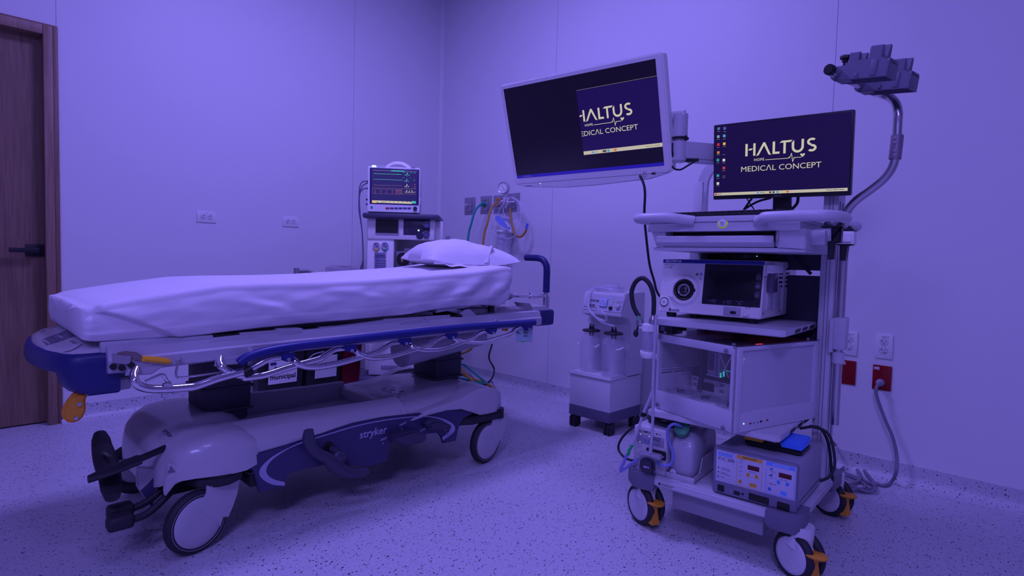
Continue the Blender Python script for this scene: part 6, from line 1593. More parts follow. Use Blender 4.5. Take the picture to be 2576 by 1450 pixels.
# ------------------------------------------------------------------ glass sided computer case on the lower shelf
PCM = frame((1.804, .779, .4305), -104.93)
pc = thing('computer_case', 'white computer case with glass side and perforated front set askew on the middle shelf', 'computer', M=PCM)
PW, PD, PH = .353, .432, .277
def G(px, py, y=0.): return onpl((px, py), 'y', y, PCM)
def GX(px, py, x=0.): return onpl((px, py), 'x', x, PCM)
def p2(x, y): return (1600+x/4.0286, 760+y/4.0286)
w0, w1 = G(*p2(230, 640)).x, G(*p2(953, 830)).x
wz1 = (G(*p2(237, 390)).z+G(*p2(965, 545)).z)/2; wz0 = (G(*p2(220, 885)).z+G(*p2(940, 1115)).z)/2
PCW = mat('case_white', (.60, .60, .70), .32, coat=.3)
sh = MB()
sh.box(-PW, 0, 0, .004, 0, wz0, b=.001).box(-PW, 0, 0, .004, wz1, PH, b=.001).box(-PW, w0, 0, .004, wz0, wz1).box(w1, 0, 0, .004, wz0, wz1)
sh.box(-PW, 0, .002, PD, 0, .012).box(-PW, -PW+.006, .002, PD, 0, PH).box(-PW, 0, PD-.006, PD, 0, PH)
sh.box(-PW, 0, .002, .018, PH-.008, PH, b=.002).box(-PW, 0, PD-.018, PD, PH-.008, PH, b=.002).box(-PW, -PW+.018, 0, PD, PH-.008, PH).box(-.018, 0, 0, PD, PH-.008, PH)
sh.build('chassis', PCW, pc)
# front panel (right hand face) with perforated inset
a, b_ = GX(*p2(1085, 500)), GX(*p2(1805, 430)); c, d = GX(*p2(1050, 1138)), GX(*p2(1790, 1000))
fy0, fy1 = (a.y+c.y)/2, (b_.y+d.y)/2; fz1 = (a.z+b_.z)/2; fz0 = (c.z+d.z)/2
MB().box(-.012, .002, 0, fy0, 0, PH, b=.001).box(-.012, .002, fy1, PD, 0, PH, b=.001).box(-.012, .002, fy0, fy1, 0, fz0).box(-.012, .002, fy0, fy1, fz1, PH).build('front_panel', PCW, pc)
perf = bpy.data.materials.new('perforated_sheet'); perf.use_nodes = True
nt = perf.node_tree; bs = nt.nodes['Principled BSDF']; bs.inputs['Roughness'].default_value = .4
tc = nt.nodes.new('ShaderNodeTexCoord'); sx = nt.nodes.new('ShaderNodeSeparateXYZ'); nt.links.new(tc.outputs['Object'], sx.inputs[0])
def mth(op, *v):
    n = nt.nodes.new('ShaderNodeMath'); n.operation = op
    for i, q in enumerate(v):
        if isinstance(q, (int, float)): n.inputs[i].default_value = q
        else: nt.links.new(q, n.inputs[i])
    return n.outputs[0]
pitch = .0062
row = mth('FLOOR', mth('DIVIDE', sx.outputs[2], pitch*.866))
off = mth('MULTIPLY', mth('MODULO', row, 2.), .5)
hy = mth('ADD', sx.outputs[1], sx.outputs[0])
fu = mth('SUBTRACT', mth('FRACT', mth('ADD', mth('DIVIDE', hy, pitch), off)), .5)
fv = mth('MULTIPLY', mth('SUBTRACT', mth('FRACT', mth('DIVIDE', sx.outputs[2], pitch*.866)), .5), .866)
hole = mth('LESS_THAN', mth('ADD', mth('MULTIPLY', fu, fu), mth('MULTIPLY', fv, fv)), .065)
bs.inputs['Base Color'].default_value = (.58, .58, .68, 1)
nt.links.new(mth('SUBTRACT', 1., mth('MULTIPLY', hole, .35)), bs.inputs['Alpha'])
MATS['perforated_sheet'] = perf
MB().box(-.008, -.006, fy0-.004, fy1+.004, fz0-.004, fz1+.004).build('perforated_panel', perf, pc, 'finely perforated front sheet')
MB().box(-.030, -.028, fy0+.01, fy1-.01, fz0-.01, fz1+.01).build('fan_bracket', mat('bracket_shadow', (.42, .42, .5), .5), pc)
DKG = mat('smoked_glass', (.30, .29, .36), .04, alpha=.30, coat=1., var=0.)
MB().box(-PW+.002, -.002, -.0035, -.0003, .002, PH-.001).build('glass_side', mat('clear_pane', (.55, .54, .66), .05, alpha=.07, coat=.8, var=0.), pc, 'clear glass side pane')
MB().box(-PW+.002, -.002, .002, PD-.002, PH+.0003, PH+.0035).build('glass_top', mat('smoked_glass2', (.10, .09, .14), .05, alpha=.55, coat=1., var=0.), pc, 'smoked glass top pane')
sc = MB()
for q in ((252, 355), (922, 497), (226, 1040), (888, 1279)):
    p = G(*p2(*q)); sc.cyl((p.x, .0, p.z), (p.x, -.008, p.z), .0072, b=.0015)
for x, y in ((-PW+.02, .018), (-.03, .018), (-.03, PD-.02), (-PW+.02, PD-.02)): sc.cyl((x, y, PH), (x, y, PH+.008), .0065, b=.0015)
sc.build('thumb_screw', mat('screw_steel', (.42, .42, .5), .3, .8), pc)
# inside: vented back wall, motherboard tray, cooler, bottom fans
hx = MB()
LW = -PW+.0066
for r in range(13):
    for k in range(24):
        y = .022+k*.0083+(r % 2)*.00415; z = .150+r*.0072
        hx.poly([(LW, y+.0026*cos(rad(60*j)), z+.0026*sin(rad(60*j))) for j in range(6)])
for k in range(3): hx.box(LW-.001, LW+.0008, .02+.062*k, .074+.062*k, .128, .132)
for k in range(18): hx.box(LW-.001, LW+.0008, .024+.010*k, .030+.010*k, .138, .141)
hx.build('back_vents', mat('vent_shadow', (.12, .115, .18), .6), pc)
MB().box(-PW+.006, -.012, .006, .42, .056, .061).build('inner_floor', WHITE2, pc)
MB().box(-PW+.02, -.10, .165, .170, .061, .112, b=.001).box(-PW+.02, -.10, .170, .30, .108, .112).build('power_shroud', WHITE2, pc)
ib = MB().box(-.30, -.225, .162, .166, .068, .098, b=.003)
for x in (-.325, -.20, -.155):
    for z in (.098, .104, .076, .082): ib.box(x, x+.018, .163, .1655, z, z+.0018)
ib.build('shroud_cutouts', INK, pc)
MB().box(-PW+.02, -.06, .20, .206, .112, .262).box(-PW+.03, -.10, .166, .205, .112, .120).box(-.335, -.31, .17, .20, .12, .145).build('motherboard', mat('board_black', (.02, .02, .035), .4), pc)
cr = MB().box(-.212, -.176, .11, .20, .145, .226, b=.003).box(-.170, -.158, .11, .20, .14, .232, b=.003).box(-.212, -.155, .105, .112, .140, .146, b=.001).build('cpu_cooler', mat('cooler_grey', (.32, .30, .42), .35), pc)
MB().box(-.207, -.182, .1088, .1105, .160, .222, b=.002).build('cooler_window', mat('cooler_dark', (.10, .05, .08), .4), cr)
MB().line([(-.157, .222), (-.118, .150)], .004, .108).line([(-.150, .150), (-.110, .222)], .004, .108).build('fan_struts', WHITE2, cr)
MB().box(-.153, -.150, .107, .112, .142, .158).box(-.140, -.138, .107, .112, .148, .166).box(-.13, -.10, .107, .109, .1702, .1712).build('teal_led', mat('teal_led', (.02, .3, .3), .3, emit=(.02, .55, .45), estr=.8), cr)
MB().tube([(-.262, .13, .075), (-.262, .14, .14), (-.262, .13, .20), (-.255, .13, .235), (-.23, .15, .25)], .010, 8, 5).build('power_lead', RUBBER, pc)
for k, x in enumerate((-.300, -.185, -.075)):
    fn = MB().lathe([(.050, .0665), (.052, .069), (.046, .0665)], Matrix.Translation((x, .075, 0)), 36)
    for j in range(9):
        a = 2*PI*j/9; fn.poly([(x+.015*cos(a), .075+.015*sin(a), .068), (x+.046*cos(a+.25), .075+.046*sin(a+.25), .066), (x+.046*cos(a+.8), .075+.046*sin(a+.8), .068), (x+.015*cos(a+.5), .075+.015*sin(a+.5), .069)])
    fo = fn.build('case_fan', mat('fan_clear', (.36, .35, .5), .2, alpha=.55), pc)
    MB().cyl((x, .075, .061), (x, .075, .0695), .0145).build('fan_hub', DARKG, fo)
MB().box(-.022, -.018, .055, .062, .228, .236).box(-.022, -.018, .048, .054, .215, .222).build('amber_led', mat('amber_led', (.5, .2, .1), .3, emit=(1., .42, .16), estr=5), pc)
MB().box(-.10, -.07, .22, .25, .255, .262).build('red_led', mat('red_led', (.4, .02, .03), .3, emit=(1., .06, .10), estr=5), pc)
MB().sph((-.02, .15, .165), .0025).build('violet_led', mat('violet_led', (.5, .2, .5), .3, emit=(.9, .3, .9), estr=3), pc)
# ports
pts_ = MB(); rd = MB()
for x, y, k in ((1153, 1231, 'r'), (1188, 1227, 'o'), (1226, 1220, 'o'), (1261, 1210, 'k'), (1324, 1197, 'r')):
    p = GX(*p2(x, y))
    if k == 'o': pts_.cyl((.001, p.y, p.z), (.0028, p.y, p.z), .0022)
    else: (rd if k == 'r' else pts_).box(.001, .0028, p.y-.0048, p.y+.0048, p.z-.0026, p.z+.0026)
pts_.build('ports', INK, pc); rd.build('red_ports', mat('usb_red', (.30, .01, .04), .4), pc)
p = GX(*p2(1084, 1234)); MB().box(.0015, .0025, p.y-.006, p.y+.006, p.z-.008, p.z+.008, b=.0004).build('power_key', WHITE2, pc)
MB().sph((.003, p.y, p.z), .0015).build('power_light', mat('ice_led', (.7, .8, 1), .4, emit=(.5, .7, 1.), estr=6), pc)
# black cable box at the left behind the case
v = [K(1656, 838, 'y', .33), K(1695, 808, 'y', .33)]
kb2 = MB(CM).box(-.425+.10, -.255, .31, .40, v[0].z, v[1].z+.004, b=.006)
o = thing('cable_box', 'small black box under the upper cart shelf, behind the water container', 'box', M=CM)
vv0, vv1 = K(1655, 839, 'y', .30), K(1694, 806, 'y', .30)
kb2.bm.free()
MB().box(vv0.x, vv1.x, .30, .40, vv0.z, vv1.z+.006, b=.006).box(vv1.x-.01, -.225, .39, .47, vv0.z+.01, vv1.z-.01).build('case', BLACK, o)
MB().rect(vv0.x+.012, vv0.x+.03, vv0.z+.012, vv0.z+.03, .2992).build('case_label', mat('slate_label', (.12, .12, .2), .4), o)
# ------------------------------------------------------------------ irrigation pump with bottle on the cart base
def b3(x, y): return (1530+x/4.2933, 1020+y/4.2933)
WMx = CM @ frame((-.2275, .03, ZB+.0005), 1.5)
wp = thing('irrigation_pump', 'white irrigation pump with dark roller head on the cart base beside the water bottle', 'medical device', M=WMx)
def Wp(px, py, y=0.): return onpl((px, py), 'y', y, WMx)
xl, xr = Wp(*b3(272, 500)).x, Wp(*b3(628, 560)).x
zt_ = Wp(*b3(290, 210)).z; zt2 = (zt_+Wp(*b3(640, 290)).z)/2
MB().box(xl, xr, 0, .27, 0, zt2, b=.005).build('housing', mat('pump_ivory', (.56, .55, .62), .38), wp)
def wq(x, y): v = Wp(*b3(x, y)); return v.x, v.z
a, c = wq(310, 310), wq(600, 455); a2, c2 = wq(600, 345), wq(310, 390)
px0, px1 = a[0], c[0]; pz1 = (wq(310, 308)[1]+wq(600, 345)[1])/2; pz0 = (wq(310, 398)[1]+wq(605, 462)[1])/2
MB().box(px0, px1, -.0015, .002, pz0, pz1, b=.001).build('key_panel', mat('lilac_panel', (.30, .29, .42), .4), wp)
m = MB()
x, z = wq(330, 272); m.text('OLYMPUS', x, z-.004, .0085, -.0006, bold=.03, sx=1.0).text('OFP-2', x, z-.0125, .005, -.0006)
for k in range(7): x, z = wq(498+11*k, 352+2*k); m.rect(x-.001, x+.001, z-.003, z+.003, -.0018)
x, z = wq(485, 368); x2, z2 = wq(565, 388); m.line([(x, z), (x2, z2)], .0025, -.0018)
for q in ((350, 345), (455, 390), (535, 413)): x, z = wq(*q); m.poly([(x+r_*.0075*cos(t)*1., -.0018, z+r_*.0058*sin(t)) for r_, t in [(1, 2*PI*i/20) for i in range(20)]]) if False else m.ring((x, z), .0062, .0069, -.0018, 20)
x, z = wq(342, 437); m.ring((x, z), .0085, .0092, -.0006, 20).ring((x, z), .002, .0026, -.0006, 12)
m.build('panel_print', INK, wp)
x, z = wq(403, 378); MB().disc((x, z), .0042, -.0018).build('blue_mark', mat('azure_sticker', (.03, .20, .75), .5), wp)
m = MB()
for q in ((352, 312), (445, 338), (345, 394)): x, z = wq(*q); m.sph((x, -.001, z), .0014)
m.build('lime_light', mat('lime_led', (.6, .8, .1), .3, emit=(.7, 1., .15), estr=1.6), wp)
x, z = wq(550, 318); m = MB().rect(x-.013, x+.013, z-.004, z+.004, -.0006).build('sticker', INKW, wp)
m = MB().rect(x-.012, x-.007, z-.0028, z+.0028, -.0009)
for k in range(3): m.rect(x-.005, x+.011-.001*k, z-.0024+.002*k, z-.0016+.002*k, -.0009)
m.build('sticker_print', INK, wp)
# roller pump head
def wd(x, y, d): v = Wp(*b3(x, y), d); return v.x, v.z
a, c = wd(325, 480, -.03), wd(560, 700, -.03)
hd = MB().box(a[0]+.006, c[0]+.004, -.045, .0, c[1]+.045, a[1]-.012, b=.008).box(a[0]+.012, c[0]-.002, -.035, -.003, a[1]-.018, a[1]-.004, b=.004)
hd = hd.build('roller_head', mat('head_grey', (.34, .34, .43), .4), wp)
MB().box(c[0]-.006, c[0]+.008, -.01, .0, c[1]+.03, a[1]+.002, b=.001).box(a[0]+.02, c[0]+.006, -.006, 0, a[1]-.004, a[1]+.006, b=.001).build('head_bracket', BLACK, hd)
cx_, cz_ = wd(418, 652, -.06)
pl = [(cx_+.029*cos(rad(t)), cz_+.026*sin(rad(t))+.002) for t in range(20, 161, 14)]+[(cx_-.029, cz_-.016)]+[(cx_+.024*cos(rad(t)), cz_-.016+.014*sin(rad(t))) for t in range(190, 351, 20)]+[(cx_+.029, cz_-.014)]
MB().prism(pl, 'xz', -.066, -.044, b=.006).build('roller_cover', mat('cover_black', (.025, .023, .05), .3, coat=.3), hd)
MB().poly([(cx_-.012, -.0665, cz_-.004), (cx_-.004, -.0665, cz_-.010), (cx_-.004, -.0665, cz_-.0065), (cx_+.012, -.0665, cz_-.0065), (cx_+.012, -.0665, cz_-.0015), (cx_-.004, -.0665, cz_-.0015), (cx_-.004, -.0665, cz_+.002)]).build('arrow_mark', mat('lilac_ink', (.42, .41, .60), .4), hd)
# bottle tray + bottle
bx0, bx1 = xr+.002, xr+.105
MB().box(bx0, bx1, .0, .27, 0.0, .008, b=.002).prism([(.0, 0), (.0, .022), (.05, .026), (.075, .075), (.27, .08), (.27, 0)], 'yz', bx1-.004, bx1, b=.0012).box(bx0, bx1, -.002, .003, 0, .02, b=.001).build('bottle_tray', mat('pump_ivory', (.56, .55, .62), .38), wp)
bt = thing('water_bottle', 'milky plastic water bottle with green screw cap in the tray beside the irrigation pump', 'bottle', M=WMx @ Matrix.Translation(((bx0+bx1)/2-.002, .008, .0095)))
def btp(f, z, y0=0., y1=.24, k=1.): return [(-f, y0+.012), (-f+.012, y0), (f-.012, y0), (f, y0+.012), (f, y1-.012), (f-.012, y1), (-f+.012, y1), (-f, y1-.012)]
rws = []
for z, f, y0, y1 in ((0, .040, .006, .23), (.006, .044, .0, .236), (.105, .043, .001, .236), (.124, .041, .010, .234), (.140, .036, .030, .23), (.152, .028, .05, .22)):
    rws.append([(x, y, z) for x, y in btp(f, z, y0, y1)])
bd = MB().loft(rws).build('bottle_body', mat('milky_plastic', (.50, .50, .60), .3, alpha=.93, coat=.2), bt, ang=60)
MB().cyl((-.026, -.001, .012), (-.026, -.006, .012), .012, b=.001).box(-.038, -.014, -.006, -.001, -.005, .012).build('tray_tab', WHITE2, bt)
sc = MB()
for k in range(6): sc.rect(.0, .022-.006*(k % 2), .03+.02*k, .031+.02*k, -.0006)
sc.build('level_marks', WHITE, bt)
p = bt.matrix_world.inverted() @ (WMx @ Wp(*b3(800, 250), .03))
LM = Matrix.Translation((p.x, p.y-.004, p.z-.002)) @ Matrix.Rotation(rad(38), 4, 'X') @ Matrix.Rotation(rad(4), 4, 'Y')
lid = MB(LM).lathe([(0, -.012), (.0255, -.012), (.0265, -.010), (.0265, .004), (.024, .006), (0, .0065)], seg=40)
lid = lid.build('bottle_cap', mat('cap_green', (.06, .33, .17), .45), bt, 'green screw cap')
MB(LM).cyl((.0, .0, .006), (.0, .0, .0072), .0045).build('cap_hole', BLACK, lid)
def T3(pts, y): return [WMx @ Wp(*b3(*p), (y if len(p) < 3 else p[2])) for p in [(q[:2] if len(q) < 3 else q[:2]) for q in pts]]
def T3(pts, y):
    return [WMx @ Wp(*b3(q[0], q[1]), q[2] if len(q) > 2 else y) for q in pts]
MB().cyl((0, 0, 0), (0, 0, .001), .001)
tb = MB()
tb.tube(T3([(800, 243, .03), (760, 215, .01), (700, 205, -.005), (655, 240, -.01), (640, 300, -.01), (660, 400, -.012), (695, 500, -.015), (700, 580, -.02), (670, 640, -.025), (610, 655, -.03), (560, 640, -.03), (530, 620, -.025)], 0), .0055, 9)
o = tb.build('feed_tube', mat('blue_clear_tube', (.24, .28, .72), .2, alpha=.75)); tag(o, 'bluish clear tube from the green bottle cap to the roller head', 'tube')
tb = MB()
tb.tube([WMx @ Wp(*b3(458, 515), -.028), WMx @ Wp(*b3(470, 350), -.03), WMx @ Wp(*b3(483, 120), -.03), WMx @ Wp(1643, 960, -.03), WMx @ Wp(1647, 870, -.025), WMx @ Wp(1651, 792, -.02)], .0052, 9)
tb.cyl(WMx @ Wp(*b3(458, 522), -.028), WMx @ Wp(*b3(460, 470), -.028), .0068)
o = tb.build('irrigation_tube', mat('white_tube', (.55, .55, .70), .3, alpha=.85)); tag(o, 'upright whitish tube rising from the roller head past the computer case', 'tube')
tb = MB()
tb.tube([WMx @ Wp(1641, 985, -.028), WMx @ Wp(1632, 1010, -.03), WMx @ Wp(*b3(395, 50), -.03), WMx @ Wp(*b3(345, 190), -.03), WMx @ Wp(*b3(290, 360), -.03), WMx @ Wp(*b3(258, 430), -.03)], .005, 9)
o2 = tb.build('patient_tube', mat('white_tube', (.55, .55, .70), .3, alpha=.85)); tag(o2, 'slanting whitish tube with green tap hanging past the dark roller head', 'tube')
q = lambda x, y, d=-.03: WMx @ Wp(*b3(x, y), d)
MB().cyl(q(262, 425), q(240, 470), .0055).cyl(q(236, 470), q(212, 530), .0045, .0065).box(-.006, .006, -.003, .003, -.012, .012, b=.002, M=Matrix.Translation(q(222, 505))).build('green_tap', mat('tap_green', (.02, .50, .15), .4), o2)
MB().tube([q(205, 535), q(180, 590), (q(150, 660)+q(150, 660))/2, q(130, 690)], .0062, 9, 4).tube([q(320, 590), q(250, 630), q(190, 680), q(130, 715)], .0058, 9, 4).build('blue_tube_end', mat('blue_clear_tube', (.24, .28, .72), .2, alpha=.75), o2)
MB().poly([q(150, 640, -.033), q(200, 660, -.034), q(160, 700, -.033), q(110, 680, -.033)]).build('film_sleeve', mat('clear_film', (.75, .75, .88), .12, alpha=.28, coat=.6), o2)
MB().box(-.008, .008, -.006, .006, -.008, .008, b=.002, M=Matrix.Translation(q(378, 100))).box(.004, .014, -.004, .004, -.004, .003, b=.001, M=Matrix.Translation(q(385, 105))).build('tube_clip', BLACK, o2)
# coil of black cable on top of the pump
cm = WMx @ Matrix.Translation((.012, .115, zt2+.0065))
m = MB(cm)
for k in range(5):
    m.tube([((.078-.005*k)*cos(t), (.075-.006*k)*sin(t), .0065*k*.8+.005*sin(2*t+k)+.004) for t in [2*PI*i/18 for i in range(18)]], .0048, 8, 3, closed=True)
m.tube([(.06, -.03, .02), (.085, .0, .03), (.095, .03, .045)], .005, 8)
o = m.build('cable_coil', RUBBER); tag(o, 'coil of black cable lying on top of the irrigation pump', 'cable')
o = MB().tube([q(290, 220, .02), q(240, 260, .02), q(160, 340, .03), q(115, 420, .035), q(115, 490, .035), q(160, 550, .02), q(215, 585, .0), q(275, 600, -.006)], .0046, 8).tube([q(310, 120, .05), q(285, 125, .05), q(283, 200, .05)], .004, 8).build('pump_cable', RUBBER); tag(o, 'black cable looping out beside the irrigation pump', 'cable')

# ------------------------------------------------------------------ electrosurgical generator
EM_ = CM @ frame((.134, .02, ZB+.0005), .4)
el = thing('electrosurgical_unit', 'grey electrosurgical unit with orange and blue front sections on the cart base', 'medical device', M=EM_)
def El(x, y, d=0.): return onpl(b3(x, y), 'y', d, EM_)
ex0 = (El(1175, 470).x+El(1115, 930).x)/2; ex1 = (El(2080, 640).x+El(2010, 1170).x)/2
ez1 = (El(1200, 455).z+El(2060, 645).z)/2
UB = mat('unit_grey', (.33, .33, .43), .42)
MB().box(ex0, ex1, .0, .32, .006, ez1, b=.01).build('housing', UB, el)
MB().box(ex1-.002, ex1+.001, .03, .318, .03, .032).build('side_seam', DARKG, el)
MB().box(ex0-.002, ex1+.002, -.010, .01, .004, ez1+.002, b=.008, seg=3).build('front_bezel', mat('bezel_slate', (.19, .19, .29), .42), el)
def e(x, y): v = El(x, y, -.0115); return v.x, v.z
fx0, fz1 = e(1185, 480); fx1, fz0 = e(2000, 1040); fz0 = (e(1140, 800)[1]+e(2000, 1040)[1])/2; fz1 = (e(1190, 480)[1]+e(2050, 680)[1])/2
fx0 = (e(1190, 480)[0]+e(1140, 800)[0])/2; fx1 = (e(2050, 680)[0]+e(2000, 1040)[0])/2
MB().box(fx0, fx1, -.0115, -.008, fz0, fz1, b=.001).build('front_panel', mat('panel_pale', (.55, .56, .72), .4), el)
FW, FH = fx1-fx0, fz1-fz0
U = lambda f: fx0+FW*f
V = lambda f: fz1-FH*f
yy = -.0119
OR_ = mat('amber_print', (.80, .42, .05), .45); BL_ = mat('sky_print', (.12, .34, .95), .45)
m = MB(); m.text('ERBE', U(.02), V(.165), .0118, yy, bold=.03, sx=1.4)
def frame_(m, u0, u1, v0, v1, w=.0012): m.line([(U(u0), V(v0)), (U(u1), V(v0)), (U(u1), V(v1)), (U(u0), V(v1)), (U(u0), V(v0))], w, yy)
frame_(m, .645, .985, .02, .965); m.rect(U(.645), U(.985), V(.12), V(.02), yy)
for u, v in ((.80, .56), (.905, .56), (.695, .83), (.865, .86)): m.rect(U(u)-.005-(.004 if u > .86 and v > .8 else 0), U(u)+.005+(.004 if u > .86 and v > .8 else 0), V(v)-.006, V(v)+.006, yy)
for v in (.22, .42): m.rect(U(.695)-.004, U(.695)+.006, V(v)-.002, V(v)+.002, yy)
m.build('blue_section', BL_, el)
m = MB(); frame_(m, .275, .595, .02, .965); m.rect(U(.275), U(.595), V(.12), V(.02), yy)
for u, v in ((.425, .57), (.53, .57), (.325, .84), (.49, .86)): m.rect(U(u)-.005-(.006 if u == .49 else 0), U(u)+.005+(.006 if u == .49 else 0), V(v)-.006, V(v)+.006, yy)
m.build('amber_section', OR_, el)
m = MB(); m.text('ICC 200', U(.02), V(.305), .0105, yy, sx=1.12)
m.text('AUTO CUT', U(.435), V(.093), .0062, yy-.0003, 'CENTER', bold=.02).text('MAX. WATT', U(.48), V(.475), .003, yy, 'CENTER').text('MAX. WATT', U(.86), V(.475), .003, yy, 'CENTER')
for k, t in enumerate(('4', '3', '2', '1')): m.text('c '+t, U(.305), V(.26+.135*k), .0055, yy)
m.text('FORCED', U(.70), V(.30), .0028, yy).text('SOFT', U(.70), V(.49), .0028, yy).text('c  BIPOLAR', U(.665), V(.68), .004, yy).text('EFFECT', U(.31), V(.17), .003, yy)
for k, t in enumerate(('UNDERPOWER', 'OVERTIME', 'READY')):
    m.disc((U(.035), V(.56+.145*k)), .0022, yy, 12).text(t, U(.07), V(.57+.145*k), .003, yy)
    if k < 2: m.text('OUTPUT ERROR', U(.07), V(.61+.145*k), .003, yy)
for u, v in ((.425, .57), (.53, .57), (.80, .56), (.905, .56)): m.ring((U(u), V(v)), .002, .0028, yy-.0003, 12)
m.text('ENDO CUT', U(.49), V(.865), .003, yy-.0003, 'CENTER').line([(U(.705), V(.25)), (U(.72), V(.17))], .002, yy-.0003).line([(U(.685), V(.42)), (U(.72), V(.42))], .0012, yy-.0003).line([(U(.70), V(.42)), (U(.72), V(.36))], .002, yy-.0003)
for u, v in ((.325, .84), (.695, .83)): m.ring((U(u), V(v)), .0015, .003, yy-.0003, 10)
m.build('panel_print', INK, el)
m = MB(); m.text('AUTO COAG', U(.815), V(.093), .0058, yy-.0003, 'CENTER', bold=.02); m.build('white_print', INKW, el)
m = MB(); m.rect(U(.415), U(.56), V(.40), V(.26), yy-.0002).rect(U(.80), U(.95), V(.40), V(.26), yy-.0002); m.build('digit_window', mat('ruby_window', (.09, .004, .012), .2), el)
q0 = lambda x, y: (lambda v: (v.x, v.z))(El(x, y, -.0105))
PH_ = dict(mains_switch=66, neutral_socket=40, small_socket=16, cut_socket=74, bipolar_socket=76)
def port(x0, y0, x1, y1, nm, b=.003):
    c = q0((x0+x1)/2, (y0+y1)/2); a, d = q0(x0, (y0+y1)/2)[0], q0(x1, (y0+y1)/2)[0]; h = PH_[nm]/4.2933*.00142; return MB().box(a, d, -.0125, -.004, c[1]-h/2, c[1]+h/2, b=b).build(nm, BLACK, el)
port(1180, 878, 1252, 915, 'mains_switch', .002); port(1352, 942, 1422, 960, 'neutral_socket'); port(1440, 958, 1465, 964, 'small_socket', .001)
port(1512, 985, 1740, 1042, 'cut_socket', .004); port(1818, 1072, 1962, 1118, 'bipolar_socket', .004)
m = MB()
x, z = q0(1360, 905); m.text('NEUTRAL', x, z, .0032, -.0108); x, z = q0(1590, 965); m.text('CUT / COAG', x, z, .0032, -.0108); x, z = q0(1870, 1040); m.text('BIPOLAR', x, z, .0032, -.0108)
for x_, y_ in ((1165, 858), (1165, 885), (1165, 908), (1325, 915), (1325, 940)): x, z = q0(x_, y_); m.ring((x, z), .0012, .002, -.0108, 10)
m.build('socket_print', mat('lilac_ink', (.42, .41, .60), .4), el)
ft = MB()
for x in (ex0+.03, ex1-.03):
    for y in (.03, .28): ft.cyl((x, y, 0), (x, y, .008), .012)
ft.build('rubber_foot', BLACK, el)
# ------------------------------------------------------------------ double foot pedal on the unit
FPM = EM_ @ frame(((ex0+ex1)/2+.022, .145, ez1+.0008), 0)
fp = thing('foot_pedal', 'black double foot switch with yellow and blue pedals lying on the electrosurgical unit', 'foot pedal', M=FPM)
MB().prism([(-.085, -.05), (-.075, -.06), (.085, -.06), (.095, -.05), (.095, .05), (-.085, .05)], 'xy', .0, .018, b=.004).box(-.022, .03, -.055, .05, .012, .034, b=.005).build('base', BLACK, fp)
for x0, x1, mm, nm in ((-.086, -.022, mat('pedal_yellow', (.85, .46, .03), .45), 'yellow_pedal'), (.03, .098, mat('pedal_blue', (.06, .22, .90), .4), 'blue_pedal')):
    MB().prism([(-.062, .020), (-.062, .034), (-.05, .040), (.04, .046), (.045, .02)], 'yz', x0, x1, b=.003).build(nm, mm, fp)
o = MB().tube([CM @ Vector(v) for v in ((.20, .30, .40), (.25, .34, .405), (.285, .33, .36), (.303, .32, .26), (.30, .36, .225))], .005, 8).tube([CM @ Vector(v) for v in ((.235, .28, .42), (.29, .30, .40), (.325, .24, .33), (.322, .20, .29), (.296, .18, .27))], .0048, 8).build('pedal_cable', RUBBER); tag(o, 'black cable curving down from the foot switch behind the electrosurgical unit', 'cable')

# ------------------------------------------------------------------ water container and light cable on the left of the cart
Wb = K(1631, 850, 'y', .02)
wbm = CM @ Matrix.Translation((Wb.x, .02, 0))
wt = thing('water_container', 'small clear water container with ribbed white cap hung under the arched black hose', 'container', M=wbm)
z9 = lambda y: K(1631, 760+y/8.0556, 'y', .02).z
rr = abs(K(1590+460/8.0556, 850, 'y', .02).x-K(1590+205/8.0556, 850, 'y', .02).x)/2*.96
zc1, zc0, zr1, zr0 = z9(440), z9(590), z9(1030), z9(1135)
MB().lathe([(0, zr1+.002), (rr*.92, zr1+.002), (rr, zr1+.008), (rr, zc0-.032), (rr*.86, zc0-.008), (rr*.86, zc0+.004), (rr*.8, zc0+.004), (rr*.8, zc0-.01), (rr*.94, zc0-.034), (rr*.94, zr1+.01), (0, zr1+.006)], seg=36).build('jar', mat('container_clear', (.62, .62, .80), .06, alpha=.16, coat=1.), wt)
MB().lathe([(0, zr1+.007), (rr*.93, zr1+.007), (rr*.93, zc0-.06), (0, zc0-.06)], seg=28).build('water', mat('water_tint', (.42, .42, .62), .05, alpha=.14), wt)
cp = [(rr*.97*(1 if k % 2 else .95)*cos(2*PI*k/60), rr*.97*(1 if k % 2 else .95)*sin(2*PI*k/60)) for k in range(60)]
MB().prism(cp, 'xy', zc0, zc1-.004).cyl((0, 0, zc1-.005), (0, 0, zc1), rr*.94, rr*.88).box(-rr-.014, -rr+.006, -.008, .008, zc0+.006, zc0+.016, b=.003).build('cap', WHITE, wt)
MB().lathe([(rr*.9, zr1+.006), (rr*1.14, zr1+.006), (rr*1.18, zr1), (rr*1.08, zr0+.004), (rr*.9, zr0), (0, zr0), (0, zr0+.006), (rr*.9, zr0+.006), (rr*.9, zr1+.006)], seg=36).box(0, rr*1.6, -.006, .006, zr0, zr1, b=.002).build('holder_ring', WHITE, wt)
MB().cyl((rr*.3, 0, zr1+.02), (rr*.3, 0, zc0), .005).build('dip_tube', mat('white_tube', (.55, .55, .70), .3, alpha=.85), wt)
tt = CM.inverted()
c9 = lambda x, y, d=.02: K(1590+x/8.0556, 760+y/8.0556, 'y', d)
o = MB(CM).tube([c9(432, 290), K(1645, 760, 'y', .02), K(1642, 735, 'y', .02), K(1632, 712, 'y', .02), K(1616, 700, 'y', .02), K(1599, 710, 'y', .02), K(1589, 735, 'y', .02), K(1592, 765, 'y', .02), K(1600, 785, 'y', .02), c9(140, 290)], .0085, 10).build('scope_hose', RUBBER); tag(o, 'thick black hose arching above the small water container', 'hose')
